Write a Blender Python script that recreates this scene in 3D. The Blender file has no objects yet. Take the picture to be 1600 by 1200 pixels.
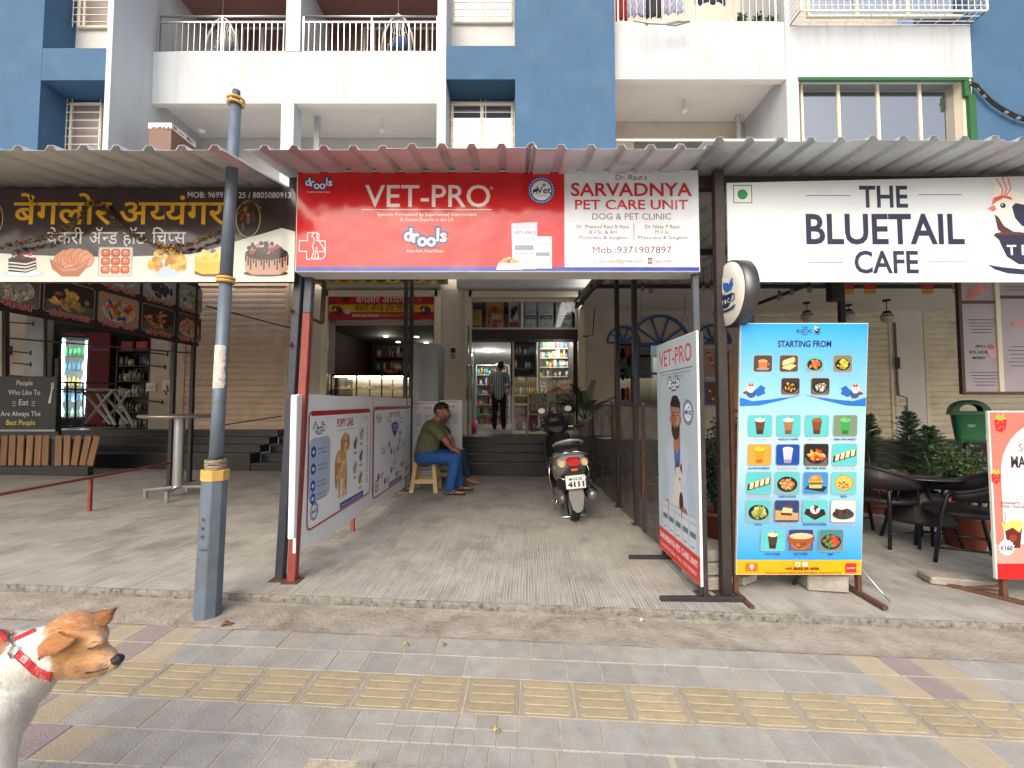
import bpy, bmesh, math, random
from mathutils import Vector, Matrix, noise
R = math.radians
random.seed(7)
SC = bpy.context.scene
COL = SC.collection

# ------------------------------------------------------------------ camera, sky, sun, exposure
F, CH, PITCH = 670.0, 1.37, math.atan(30/670.0)
cam = bpy.data.cameras.new('camera'); cam_o = bpy.data.objects.new('camera', cam); COL.objects.link(cam_o)
cam.sensor_width = 36; cam.lens = 36*F/1600; cam.clip_start = .05; cam.clip_end = 600
cam_o.location = (0, 0, CH); cam_o.rotation_euler = (R(90)+PITCH, 0, 0)
SC.camera = cam_o
SUN_EL, SUN_AZ = R(40), R(196)          # azimuth measured clockwise from +Y; the sun stands behind the camera, a little left
W = bpy.data.worlds.new('World'); SC.world = W; W.use_nodes = True
wn = W.node_tree; sky = wn.nodes.new('ShaderNodeTexSky'); sky.sky_type = 'NISHITA'; sky.sun_disc = False
sky.sun_elevation = SUN_EL; sky.sun_rotation = SUN_AZ; sky.dust_density = 6.0; sky.air_density = 1.25; sky.ozone_density = 1.0
bg = wn.nodes['Background']; bg.inputs[1].default_value = .15
wn.links.new(sky.outputs[0], bg.inputs[0])
sl = bpy.data.lights.new('sun', 'SUN'); sl.energy = 1.1; sl.angle = R(75); sl.color = (1, .985, .97)
so = bpy.data.objects.new('sun', sl); COL.objects.link(so)
sd = Vector((math.sin(SUN_AZ)*math.cos(SUN_EL), math.cos(SUN_AZ)*math.cos(SUN_EL), math.sin(SUN_EL)))
so.rotation_euler = sd.to_track_quat('Z', 'Y').to_euler(); so.location = (0, -10, 20)
SC.view_settings.view_transform = 'Standard'; SC.view_settings.look = 'None'; SC.view_settings.gamma = 1
SC.view_settings.use_curve_mapping = False
SC.view_settings.exposure = 0.64
SC.render.engine = 'CYCLES'
SC.cycles.max_bounces = 10; SC.cycles.diffuse_bounces = 5; SC.cycles.transparent_max_bounces = 12
SC.cycles.sample_clamp_indirect = 4

# ------------------------------------------------------------------ helpers
def at(u, v, Y):
    "world point on the ray of photograph pixel (u, v) at depth Y"
    d = Vector(((u-800)/F, math.cos(PITCH)-math.sin(PITCH)*(600-v)/F, math.sin(PITCH)+math.cos(PITCH)*(600-v)/F))
    t = Y/d.y
    return Vector((d.x*t, Y, CH+d.z*t))
def X(u, Y): return at(u, 600, Y).x
def Z(v, Y): return at(800, v, Y).z
def gz(x): return -.02*x            # pavement
def sz(x): return .06-.02*x         # forecourt slab
def C(r, g, b):
    return tuple(((c/255/12.92) if c/255 <= .04045 else ((c/255+.055)/1.055)**2.4) for c in (r, g, b))
def link(o, parent=None):
    COL.objects.link(o)
    if parent: o.parent = parent
    return o
def tag(o, label=None, cat=None, group=None, kind=None):
    if label: o['label'] = label
    if cat: o['category'] = cat
    if group: o['group'] = group
    if kind: o['kind'] = kind
    return o
def empty(name, loc, label=None, cat=None, group=None, kind=None, rz=0):
    o = bpy.data.objects.new(name, None); o.location = loc; o.rotation_euler = (0, 0, rz); o.empty_display_size = .1
    link(o); return tag(o, label, cat, group, kind)
def copy_tree(o, parent=None):
    c = o.copy(); COL.objects.link(c)
    if parent: c.parent = parent
    for ch in list(o.children): copy_tree(ch, c)
    return c

MATS = {}
def mat(name, col, rough=.7, metal=0, var=.12, scale=6, bump=.1, bscale=40, dirt=None, dirtamt=.3, dscale=2.5, spec=.5,
        streak=False, rnd=0, coat=0, emit=None, alpha=1):
    "procedural material: base colour with two noises, optional dirt patches, fine bump; world-space so that nothing repeats"
    if name in MATS: return MATS[name]
    m = bpy.data.materials.new(name); m.use_nodes = True; nt = m.node_tree; N = nt.nodes; L = nt.links
    b = N['Principled BSDF']; b.inputs['Roughness'].default_value = rough; b.inputs['Metallic'].default_value = metal
    b.inputs['Specular IOR Level'].default_value = spec
    if coat: b.inputs['Coat Weight'].default_value = coat; b.inputs['Coat Roughness'].default_value = .08
    g = N.new('ShaderNodeNewGeometry')
    mp = N.new('ShaderNodeMapping'); L.new(g.outputs['Position'], mp.inputs[0])
    if streak: mp.inputs['Scale'].default_value = (1, 1, .12)
    n1 = N.new('ShaderNodeTexNoise'); n1.inputs['Scale'].default_value = scale; n1.inputs['Detail'].default_value = 6; n1.inputs['Roughness'].default_value = .65
    L.new(mp.outputs[0], n1.inputs[0])
    mr = N.new('ShaderNodeMapRange'); mr.inputs[1].default_value = .3; mr.inputs[2].default_value = .7
    mr.inputs[3].default_value = 1-var; mr.inputs[4].default_value = 1+var; L.new(n1.outputs[0], mr.inputs[0])
    out = mr.outputs[0]
    if rnd:
        oi = N.new('ShaderNodeObjectInfo'); m2 = N.new('ShaderNodeMapRange'); m2.inputs[3].default_value = 1-rnd; m2.inputs[4].default_value = 1+rnd
        L.new(oi.outputs['Random'], m2.inputs[0]); mm = N.new('ShaderNodeMath'); mm.operation = 'MULTIPLY'
        L.new(out, mm.inputs[0]); L.new(m2.outputs[0], mm.inputs[1]); out = mm.outputs[0]
    sc = N.new('ShaderNodeVectorMath'); sc.operation = 'SCALE'; sc.inputs[0].default_value = col[:3]; L.new(out, sc.inputs['Scale'])
    cout = sc.outputs[0]
    if dirt:
        n2 = N.new('ShaderNodeTexNoise'); n2.inputs['Scale'].default_value = dscale; n2.inputs['Detail'].default_value = 8; n2.inputs['Roughness'].default_value = .7
        L.new(mp.outputs[0], n2.inputs[0])
        m3 = N.new('ShaderNodeMapRange'); m3.inputs[1].default_value = .5; m3.inputs[2].default_value = .72; m3.inputs[4].default_value = dirtamt; L.new(n2.outputs[0], m3.inputs[0])
        mx = N.new('ShaderNodeMix'); mx.data_type = 'RGBA'; L.new(m3.outputs[0], mx.inputs[0]); L.new(cout, mx.inputs[6]); mx.inputs[7].default_value = (*dirt, 1)
        cout = mx.outputs[2]
    L.new(cout, b.inputs['Base Color'])
    if bump:
        n3 = N.new('ShaderNodeTexNoise'); n3.inputs['Scale'].default_value = bscale; n3.inputs['Detail'].default_value = 5; L.new(g.outputs['Position'], n3.inputs[0])
        bp = N.new('ShaderNodeBump'); bp.inputs['Strength'].default_value = bump; bp.inputs['Distance'].default_value = .01
        L.new(n3.outputs[0], bp.inputs['Height']); L.new(bp.outputs[0], b.inputs['Normal'])
    if emit: b.inputs['Emission Color'].default_value = (*col[:3], 1); b.inputs['Emission Strength'].default_value = emit
    if alpha < 1: b.inputs['Alpha'].default_value = alpha
    MATS[name] = m; return m
def vmat(name, rough=.4, bump=.0, spec=.5, emit=0, streak=0):
    "material that prints the mesh's own colour attribute (flat print on vinyl)"
    if name in MATS: return MATS[name]
    m = bpy.data.materials.new(name); m.use_nodes = True; nt = m.node_tree; N = nt.nodes; L = nt.links; b = N['Principled BSDF']
    a = N.new('ShaderNodeAttribute'); a.attribute_name = 'print'
    g = N.new('ShaderNodeNewGeometry')
    n1 = N.new('ShaderNodeTexNoise'); n1.inputs['Scale'].default_value = 2.2; n1.inputs['Detail'].default_value = 7; L.new(g.outputs['Position'], n1.inputs[0])
    mr = N.new('ShaderNodeMapRange'); mr.inputs[1].default_value = .3; mr.inputs[2].default_value = .7; mr.inputs[3].default_value = .9; mr.inputs[4].default_value = 1.04; L.new(n1.outputs[0], mr.inputs[0])
    sc = N.new('ShaderNodeVectorMath'); sc.operation = 'SCALE'; L.new(a.outputs['Color'], sc.inputs[0]); L.new(mr.outputs[0], sc.inputs['Scale'])
    L.new(sc.outputs[0], b.inputs['Base Color']); b.inputs['Roughness'].default_value = rough; b.inputs['Specular IOR Level'].default_value = spec
    if emit: L.new(a.outputs['Color'], b.inputs['Emission Color']); b.inputs['Emission Strength'].default_value = emit
    if bump:
        n3 = N.new('ShaderNodeTexNoise'); n3.inputs['Scale'].default_value = 2.6; n3.inputs['Detail'].default_value = 2; L.new(g.outputs['Position'], n3.inputs[0])
        bp = N.new('ShaderNodeBump'); bp.inputs['Strength'].default_value = bump; bp.inputs['Distance'].default_value = .05
        L.new(n3.outputs[0], bp.inputs['Height']); L.new(bp.outputs[0], b.inputs['Normal'])
    MATS[name] = m; return m
def glass(name, tint=(.8, .85, .85), transp=.85, rough=.03):
    "thin pane: mostly see-through, with real reflection"
    if name in MATS: return MATS[name]
    m = bpy.data.materials.new(name); m.use_nodes = True; nt = m.node_tree; N = nt.nodes; L = nt.links; N.clear()
    o = N.new('ShaderNodeOutputMaterial'); t = N.new('ShaderNodeBsdfTransparent'); t.inputs[0].default_value = (*tint, 1)
    g = N.new('ShaderNodeBsdfGlossy'); g.inputs['Roughness'].default_value = rough; g.inputs['Color'].default_value = (.9, .95, 1, 1)
    fr = N.new('ShaderNodeFresnel'); fr.inputs[0].default_value = 1.5
    mr = N.new('ShaderNodeMapRange'); mr.inputs[3].default_value = 1-transp; mr.inputs[4].default_value = 1; L.new(fr.outputs[0], mr.inputs[0])
    mx = N.new('ShaderNodeMixShader'); L.new(mr.outputs[0], mx.inputs[0]); L.new(t.outputs[0], mx.inputs[1]); L.new(g.outputs[0], mx.inputs[2]); L.new(mx.outputs[0], o.inputs[0])
    MATS[name] = m; return m

class MB:
    "mesh builder: everything added becomes ONE mesh object"
    def __init__(s): s.v = []; s.f = []; s.m = []; s.c = []; s.mats = []; s.sm = []
    def mi(s, m):
        if m not in s.mats: s.mats.append(m)
        return s.mats.index(m)
    def add(s, vs, fs, m=None, col=None, smooth=False):
        k = len(s.v); s.v += [tuple(v) for v in vs]; i = s.mi(m) if m else 0
        for f in fs: s.f.append([k+j for j in f]); s.m.append(i); s.c.append(col); s.sm.append(smooth)
        return s
    def box(s, x0, x1, y0, y1, z0, z1, m=None, M=None, col=None):
        if x0 > x1: x0, x1 = x1, x0
        if y0 > y1: y0, y1 = y1, y0
        if z0 > z1: z0, z1 = z1, z0
        vs = [Vector(p) for p in ((x0,y0,z0),(x1,y0,z0),(x1,y1,z0),(x0,y1,z0),(x0,y0,z1),(x1,y0,z1),(x1,y1,z1),(x0,y1,z1))]
        if M: vs = [M @ v for v in vs]
        return s.add(vs, [(3,2,1,0),(4,5,6,7),(0,1,5,4),(1,2,6,5),(2,3,7,6),(3,0,4,7)], m, col)
    def bar(s, p0, p1, w, d, m=None, up=None, col=None):
        "rectangular bar from p0 to p1"
        p0, p1 = Vector(p0), Vector(p1); a = (p1-p0).normalized(); up = Vector(up) if up else (Vector((0,0,1)) if abs(a.z) < .9 else Vector((0,1,0)))
        x = a.cross(up).normalized(); y = x.cross(a).normalized()
        vs = [p+x*sx*w/2+y*sy*d/2 for p in (p0, p1) for sx, sy in ((-1,-1),(1,-1),(1,1),(-1,1))]
        return s.add(vs, [(0,1,2,3),(7,6,5,4),(0,4,5,1),(1,5,6,2),(2,6,7,3),(3,7,4,0)], m, col)
    def tube(s, pts, r, n=8, m=None, col=None, cap=True, closed=False, smooth=True):
        pts = [Vector(p) for p in pts]; rs = r if isinstance(r, (list, tuple)) else [r]*len(pts); vs = []; prev = None
        for i, p in enumerate(pts):
            a = (pts[(i+1) % len(pts)] if (i < len(pts)-1 or closed) else p) - (pts[i-1] if (i > 0 or closed) else p)
            a = a.normalized() if a.length > 1e-9 else Vector((0,0,1))
            if prev is None: x = a.orthogonal().normalized()
            else:
                x = prev-a*prev.dot(a); x = x.normalized() if x.length > 1e-6 else a.orthogonal().normalized()
            prev = x; y = a.cross(x)
            for k in range(n):
                t = 2*math.pi*(k+.5)/n; vs.append(p+(x*math.cos(t)+y*math.sin(t))*rs[i])
        fs = []; L = len(pts)
        for i in range(L-(0 if closed else 1)):
            j = (i+1) % L
            for k in range(n): fs.append((i*n+k, i*n+(k+1) % n, j*n+(k+1) % n, j*n+k))
        s.add(vs, fs, m, col, smooth)
        if cap and not closed: 
            k = len(s.v)-len(vs)
            for f in (list(range(n))[::-1], [(L-1)*n+q for q in range(n)]): s.f.append([k+j for j in f]); s.m.append(s.mi(m) if m else 0); s.c.append(col); s.sm.append(False)
        return s
    def lathe(s, prof, c=(0,0,0), n=20, m=None, col=None, M=None, smooth=True, sx=1, sy=1):
        vs = []; c = Vector(c)
        for r, z in prof:
            for k in range(n):
                t = 2*math.pi*k/n; p = Vector((r*math.cos(t)*sx, r*math.sin(t)*sy, z)); vs.append((M @ p if M else p)+c)
        fs = [(i*n+k, i*n+(k+1) % n, (i+1)*n+(k+1) % n, (i+1)*n+k) for i in range(len(prof)-1) for k in range(n)]
        return s.add(vs, fs, m, col, smooth)
    def prism(s, poly, fn, d, m=None, col=None):
        "poly 2D points, fn(x, y, t) -> 3D; thickness from t=0 to t=d"
        n = len(poly); vs = [fn(x, y, 0) for x, y in poly]+[fn(x, y, d) for x, y in poly]
        fs = [list(range(n)), list(range(2*n-1, n-1, -1))]+[(i, i+n, (i+1) % n+n, (i+1) % n) for i in range(n)]
        return s.add(vs, fs, m, col)
    def ell(s, c, r, m=None, col=None, n=12, k=8, M=None, jit=0, rnd=None):
        c = Vector(c); r = (r, r, r) if isinstance(r, (int, float)) else r; vs = []
        for i in range(k+1):
            a = math.pi*i/k
            for j in range(n):
                b = 2*math.pi*j/n; q = 1+(rnd or random).uniform(-jit, jit) if jit else 1
                p = Vector((r[0]*math.sin(a)*math.cos(b)*q, r[1]*math.sin(a)*math.sin(b)*q, r[2]*math.cos(a)*q)); vs.append((M @ p if M else p)+c)
        fs = [(i*n+j, (i+1)*n+j, (i+1)*n+(j+1) % n, i*n+(j+1) % n) for i in range(k) for j in range(n)]
        return s.add(vs, fs, m, col, True)
    def build(s, name, m=None, parent=None, loc=None, bevel=0, label=None, cat=None, group=None, kind=None):
        me = bpy.data.meshes.new(name); me.from_pydata(s.v, [], s.f)
        if m: me.materials.append(m)
        else:
            for q in s.mats: me.materials.append(q)
            if len(s.mats) > 1: me.polygons.foreach_set('material_index', s.m)
        me.polygons.foreach_set('use_smooth', s.sm)
        if any(c is not None for c in s.c):
            a = me.color_attributes.new('print', 'FLOAT_COLOR', 'CORNER'); buf = []
            for f, c in zip(s.f, s.c):
                c = c or (.5, .5, .5)
                if isinstance(c[0], (tuple, list)):
                    for q in c: buf += [*q[:3], 1]
                else: buf += [*c[:3], 1]*len(f)
            a.data.foreach_set('color', buf)
        me.update()
        o = bpy.data.objects.new(name, me)
        if loc is not None: o.location = loc
        if bevel:
            b = o.modifiers.new('bevel', 'BEVEL'); b.width = bevel; b.segments = 1; b.limit_method = 'ANGLE'; b.angle_limit = R(40)
        link(o, parent); return tag(o, label, cat, group, kind)

# ------------------------------------------------------------------ flat print (sign faces): text and shapes in thin layers
GLY = {}
def _txt(s, bold):
    k = (s, bold)
    if k in GLY: return GLY[k]
    c = bpy.data.curves.new('t', 'FONT'); c.body = s; c.resolution_u = 3; c.offset = bold*.6
    o = bpy.data.objects.new('t', c); me = bpy.data.meshes.new_from_object(o)
    vs = [(v.co.x, v.co.y) for v in me.vertices]; fs = [tuple(p.vertices) for p in me.polygons]
    bpy.data.meshes.remove(me); bpy.data.objects.remove(o); bpy.data.curves.remove(c)
    GLY[k] = (vs, fs); return GLY[k]
def _clip(vs, fs, xm):
    bm = bmesh.new(); B = [bm.verts.new((x, y, 0)) for x, y in vs]
    for f in fs:
        try: bm.faces.new([B[i] for i in f])
        except ValueError: pass
    bmesh.ops.bisect_plane(bm, geom=bm.verts[:]+bm.edges[:]+bm.faces[:], plane_co=(xm, 0, 0), plane_no=(1, 0, 0), clear_outer=True)
    bm.verts.index_update(); r = ([(v.co.x, v.co.y) for v in bm.verts], [tuple(v.index for v in f.verts) for f in bm.faces]); bm.free(); return r
def glyphs(s, bold=0):
    "text outline; a character followed by ~ loses its right stem (half consonant)"
    if '~' not in s: return _txt(s, bold)
    V, Fc, x = [], [], 0; run = ''; i = 0
    def put(g):
        nonlocal x
        vs, fs = g
        if not vs: return
        k = len(V); x0 = min(p[0] for p in vs); V.extend((p[0]-x0+x, p[1]) for p in vs); Fc.extend(tuple(j+k for j in f) for f in fs)
        x += max(p[0] for p in vs)-x0-.004
    while i < len(s):
        if i+1 < len(s) and s[i+1] == '~':
            if run: put(_txt(run, bold)); run = ''
            g = _txt(s[i], bold); xm = max(p[0] for p in g[0]); put(_clip(*g, xm-.185-bold)); i += 2
        elif s[i] == ' ':
            if run: put(_txt(run, bold)); run = ''
            x += .26; i += 1
        else: run += s[i]; i += 1
    if run: put(_txt(run, bold))
    return V, Fc
class Print:
    "o: 3D origin, ex/ey: 3D vectors of one drawing unit to the right and up; layers rise towards the viewer along n"
    def __init__(s, o, ex, ey, step=6e-6):
        s.o, s.ex, s.ey = Vector(o), Vector(ex), Vector(ey); s.n = s.ex.cross(s.ey).normalized(); s.k = 0; s.step = step; s.mb = MB()
    def P(s, x, y, k=None): return s.o+s.ex*x+s.ey*y+s.n*(s.step*(s.k if k is None else k)+.0004)
    def poly(s, pts, col):
        s.k += 1; a = sum(pts[i][0]*pts[(i+1) % len(pts)][1]-pts[(i+1) % len(pts)][0]*pts[i][1] for i in range(len(pts)))
        if a < 0: pts = list(pts)[::-1]
        s.mb.add([s.P(x, y) for x, y in pts], [tuple(range(len(pts)))], None, col); return s
    def rect(s, x, y, w, h, col, col2=None):
        if col2 is None: return s.poly([(x,y),(x+w,y),(x+w,y+h),(x,y+h)], col)
        s.k += 1; s.mb.add([s.P(*p) for p in ((x,y),(x+w,y),(x+w,y+h),(x,y+h))], [(0,1,2,3)], None, (col, col, col2, col2)); return s
    def rrect(s, x, y, w, h, r, col):
        pts = []
        for cx, cy, a0 in ((x+w-r,y+r,-90),(x+w-r,y+h-r,0),(x+r,y+h-r,90),(x+r,y+r,180)):
            for i in range(5): a = R(a0+22.5*i); pts.append((cx+r*math.cos(a), cy+r*math.sin(a)))
        return s.poly(pts, col)
    def frame(s, x, y, w, h, r, t, col, inner): s.rrect(x, y, w, h, r, col); return s.rrect(x+t, y+t, w-2*t, h-2*t, max(r-t, .1), inner)
    def ell(s, x, y, rx, ry, col, rot=0, n=20, a0=0, a1=360):
        pts = []; m = n if a1-a0 >= 360 else n+1
        for i in range(m):
            a = R(a0+(a1-a0)*i/n); px, py = rx*math.cos(a), ry*math.sin(a); pts.append((x+px*math.cos(rot)-py*math.sin(rot), y+px*math.sin(rot)+py*math.cos(rot)))
        return s.poly(pts, col)
    def line(s, pts, w, col, closed=False):
        s.k += 1; n = len(pts)
        for i in range(n if closed else n-1):
            (x0, y0), (x1, y1) = pts[i], pts[(i+1) % n]; L = math.hypot(x1-x0, y1-y0) or 1; dx, dy = (x1-x0)/L, (y1-y0)/L
            nx, ny = -dy*w/2, dx*w/2; e = w*.3; x0 -= dx*e; y0 -= dy*e; x1 += dx*e; y1 += dy*e; s.k += .2
            s.mb.add([s.P(x0-nx,y0-ny), s.P(x1-nx,y1-ny), s.P(x1+nx,y1+ny), s.P(x0+nx,y0+ny)], [(0,1,2,3)], None, col)
        return s
    def text(s, t, x, y, h, col, w=None, al='C', bold=0, sx=1, rot=0, outline=None, ow=.05, grad=None):
        "h = cap height in drawing units, y = baseline, w = fitted width"
        if outline: s.text(t, x, y, h, outline, w=w*(1+.0) if w else None, al=al, bold=bold+ow, sx=sx, rot=rot)
        vs, fs = glyphs(t, bold)
        if not vs: return s
        s.k += 1; b0 = _txt(t, 0)[0] if '~' not in t else vs
        x0 = min(p[0] for p in b0); x1 = max(p[0] for p in b0); k = h/.69; kx = k*sx if w is None else w/max(x1-x0, 1e-6)
        off = {'C': -(x0+x1)/2, 'L': -x0, 'R': -x1}[al]; ca, sa = math.cos(rot), math.sin(rot); P = []
        for px, py in vs:
            a, b = (px+off)*kx, py*k; P.append(s.P(x+a*ca-b*sa, y+a*sa+b*ca))
        s.mb.add(P, fs, None, col); return s
    def build(s, name, parent, m=None): return s.mb.build(name, m or vmat('print_vinyl', .35, .0), parent)
def front(u, v, Y, k=1.0):
    "drawing frame for a board that faces the street: 1 unit = 1 photograph pixel at depth Y"
    q = Y/F*k; return Print(at(u, v, Y), (q, 0, 0), (0, 0, q))
def food(p, x, y, w, h, bgc, items, n=9, seed=0, plate=None, r=1.2, fr=.34):
    "a small printed dish: background, plate and overlapping bits"
    rn = random.Random(seed); p.rrect(x-w/2, y-h/2, w, h, r, bgc)
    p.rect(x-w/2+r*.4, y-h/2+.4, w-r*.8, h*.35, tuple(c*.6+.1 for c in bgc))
    if plate: p.ell(x, y-h*.06, w*.42, h*.36, plate); p.ell(x, y-h*.05, w*.37, h*.30, tuple(c*.7 for c in plate))
    n = int(n*2.2)
    for i in range(n):
        a = rn.uniform(0, 6.28); q = rn.uniform(0, 1)**.55*fr; c = items[i % len(items)]; j = rn.uniform(.45, 1.25); ex, ey = x+q*w*math.cos(a)*.95, y-h*.03+q*h*math.sin(a)*.8; rx, ry, ro = w*rn.uniform(.04, .13), h*rn.uniform(.03, .08), rn.uniform(0, 3)
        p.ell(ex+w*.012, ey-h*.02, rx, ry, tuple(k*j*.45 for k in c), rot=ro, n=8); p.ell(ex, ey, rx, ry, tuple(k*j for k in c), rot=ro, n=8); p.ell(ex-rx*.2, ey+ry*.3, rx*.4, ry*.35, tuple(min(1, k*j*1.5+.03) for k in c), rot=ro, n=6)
    return p
WHT, BLK = C(235,235,232), C(20,18,18)
# ------------------------------------------------------------------ ground, pavement, forecourt
T = .04
def pv(a, y):
    x = a+T*(y-2.85); return Vector((x, y-T*a, gz(x)))
M_PAVE = mat('grey_paver', C(149,148,144), .85, var=.16, scale=9, bump=.35, bscale=120, dirt=C(158,149,136), dirtamt=.85, dscale=3.4, rnd=.1)
M_PAVEB = mat('beige_paver', C(165,153,132), .85, var=.08, scale=9, bump=.35, bscale=120, dirt=C(150,145,138), dirtamt=.5, dscale=4, rnd=.05)
M_PAVEP = mat('mauve_paver', C(142,130,129), .85, var=.08, scale=9, bump=.35, bscale=120, dirt=C(165,155,145), dirtamt=.5, dscale=4, rnd=.05)
M_YEL = mat('tactile_base', C(150,142,126), .85, var=.12, scale=14, bump=.35, bscale=120, dirt=C(160,152,138), dirtamt=.5, dscale=5, rnd=.06)
M_YBAR = mat('tactile_bar', C(160,146,116), .8, var=.14, scale=18, bump=.3, bscale=120, dirt=C(172,158,128), dirtamt=.75, dscale=6, rnd=.1)
M_CEM = mat('cement', C(147,141,132), .9, var=.24, scale=6, bump=.8, bscale=45, dirt=C(104,90,76), dirtamt=.85, dscale=3.1)
M_JOINT = mat('sandy_joint', C(172,161,144), .95, var=.2, scale=20, bump=.5, bscale=90)
M_KERB = mat('kerb_face', C(126,123,116), .95, var=.35, scale=16, bump=.9, bscale=70, dirt=C(30,29,28), dirtamt=.95, dscale=30)
def groove_mat():
    m = mat('grooved_concrete', C(172,169,163), .85, var=.14, scale=3, bump=0, dirt=C(116,108,97), dirtamt=.7, dscale=1.7)
    nt = m.node_tree; N = nt.nodes; L = nt.links; b = N['Principled BSDF']; g = N.new('ShaderNodeNewGeometry')
    rt = N.new('ShaderNodeVectorRotate'); rt.rotation_type = 'Z_AXIS'; rt.inputs['Angle'].default_value = T; L.new(g.outputs['Position'], rt.inputs['Vector'])
    nz = N.new('ShaderNodeTexNoise'); nz.inputs['Scale'].default_value = 2; nz.inputs['Detail'].default_value = 4; L.new(g.outputs['Position'], nz.inputs[0])
    sx = N.new('ShaderNodeSeparateXYZ'); L.new(rt.outputs[0], sx.inputs[0])
    ma = N.new('ShaderNodeMath'); ma.operation = 'MULTIPLY_ADD'; L.new(nz.outputs[0], ma.inputs[0]); ma.inputs[1].default_value = .02; L.new(sx.outputs[0], ma.inputs[2])
    mu = N.new('ShaderNodeMath'); mu.operation = 'MULTIPLY'; L.new(ma.outputs[0], mu.inputs[0]); mu.inputs[1].default_value = 2*math.pi/.021
    si0 = N.new('ShaderNodeMath'); si0.operation = 'SINE'; L.new(mu.outputs[0], si0.inputs[0])
    mp2 = N.new('ShaderNodeMapping'); mp2.inputs['Scale'].default_value = (85, 2.2, 1); L.new(rt.outputs[0], mp2.inputs[0])
    ns = N.new('ShaderNodeTexNoise'); ns.inputs['Scale'].default_value = 1; ns.inputs['Detail'].default_value = 3; L.new(mp2.outputs[0], ns.inputs[0])
    nm = N.new('ShaderNodeMapRange'); nm.inputs[1].default_value = .3; nm.inputs[2].default_value = .7; nm.inputs[3].default_value = -.8; nm.inputs[4].default_value = .8; L.new(ns.outputs[0], nm.inputs[0])
    si = N.new('ShaderNodeMath'); si.operation = 'MULTIPLY_ADD'; L.new(si0.outputs[0], si.inputs[0]); si.inputs[1].default_value = .7; L.new(nm.outputs[0], si.inputs[2])
    # wear: noise decides where the grooves survive
    n2 = N.new('ShaderNodeTexNoise'); n2.inputs['Scale'].default_value = 5; n2.inputs['Detail'].default_value = 6; L.new(g.outputs['Position'], n2.inputs[0])
    wr = N.new('ShaderNodeMapRange'); wr.inputs[1].default_value = .3; wr.inputs[2].default_value = .6; wr.inputs[3].default_value = .25; L.new(n2.outputs[0], wr.inputs[0])
    h = N.new('ShaderNodeMath'); h.operation = 'MULTIPLY'; L.new(si.outputs[0], h.inputs[0]); L.new(wr.outputs[0], h.inputs[1])
    bp = N.new('ShaderNodeBump'); bp.inputs['Strength'].default_value = .8; bp.inputs['Distance'].default_value = .006; L.new(h.outputs[0], bp.inputs['Height']); L.new(bp.outputs[0], b.inputs['Normal'])
    old = b.inputs['Base Color'].links[0].from_socket
    mr = N.new('ShaderNodeMapRange'); mr.inputs[1].default_value = -1; mr.inputs[2].default_value = 1; mr.inputs[3].default_value = .74; mr.inputs[4].default_value = 1.1; L.new(h.outputs[0], mr.inputs[0])
    sc = N.new('ShaderNodeVectorMath'); sc.operation = 'SCALE'; L.new(old, sc.inputs[0]); L.new(mr.outputs[0], sc.inputs['Scale']); L.new(sc.outputs[0], b.inputs['Base Color'])
    return m
M_SLAB = groove_mat()

# the big ground sheet (the road side behind the camera too)
mb = MB(); mb.add([(-150,-150,2.9), (150,-150,-3.1), (150,150,-3.1), (-150,150,2.9)], [(0,1,2,3)])
mb.build('ground', mat('road_ground', C(135,130,124), .95, var=.15, scale=1.5, bump=.4, dirt=C(110,104,96)), loc=(0,0,-.06), kind='structure')

# pavement bed and every paver
bed = MB(); q = [pv(-5, .4), pv(5, .4), pv(5, 2.56), pv(-5, 2.56)]; bed.add([p-Vector((0,0,.0028)) for p in q], [(0,1,2,3)])
PAVE = bed.build('pavement', M_JOINT, kind='structure')
def paver_mesh(name, w, d, m, bars=False, seed=0):
    rn = random.Random(seed); bm = bmesh.new(); bmesh.ops.create_cube(bm, size=1)
    for v in bm.verts: v.co = Vector((v.co.x*w+rn.uniform(-.0012,.0012), v.co.y*d+rn.uniform(-.0012,.0012), v.co.z*.04-.02))
    es = [e for e in bm.edges if all(v.co.z > -.001 for v in e.verts)]+[e for e in bm.edges if abs(e.verts[0].co.z-e.verts[1].co.z) > .01]
    bmesh.ops.bevel(bm, geom=es, offset=.0025, segments=1, affect='EDGES')
    if bars:
        for k in range(4):
            yc = (k-1.5)*d*.235; ring = []
            for i in range(14):
                a = 2*math.pi*i/14; cx = w*.35 if math.cos(a) > 0 else -w*.35; ring.append((cx+d*.07*math.cos(a)*1.3, yc+d*.094*math.sin(a)))
            lo = [bm.verts.new((x, y, -.001)) for x, y in ring]; hi = [bm.verts.new((x*.985, yc+(y-yc)*.86, .0032)) for x, y in ring]
            f = bm.faces.new(hi); f.material_index = 1
            for i in range(14): f = bm.faces.new((lo[i], lo[(i+1) % 14], hi[(i+1) % 14], hi[i])); f.material_index = 0
    me = bpy.data.meshes.new(name); bm.to_mesh(me); bm.free(); me.materials.append(m)
    if bars: me.materials.append(M_YBAR)
    return me
pm = {k: [paver_mesh('paver', w, d, m, b, s) for s in range(3)] for k, (w, d, m, b) in {
    'g': (.169,.169,M_PAVE,0), 'b': (.169,.169,M_PAVEB,0), 'p': (.169,.169,M_PAVEP,0), 'y': (.248,.246,M_YEL,1), 's': (.083,.083,M_PAVE,0), 's2': (.083,.098,M_PAVE,0)}.items()}
rn = random.Random(3)
def put_paver(k, a, y, nm='paver'):
    o = bpy.data.objects.new(nm, rn.choice(pm[k])); o.location = pv(a, y)+Vector((0,0,rn.uniform(-.0015,.0015)))
    o.rotation_euler = (rn.uniform(-.006,.006), .02+rn.uniform(-.006,.006), -math.atan(T)+rn.uniform(-.008,.008)); link(o, PAVE)
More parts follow.
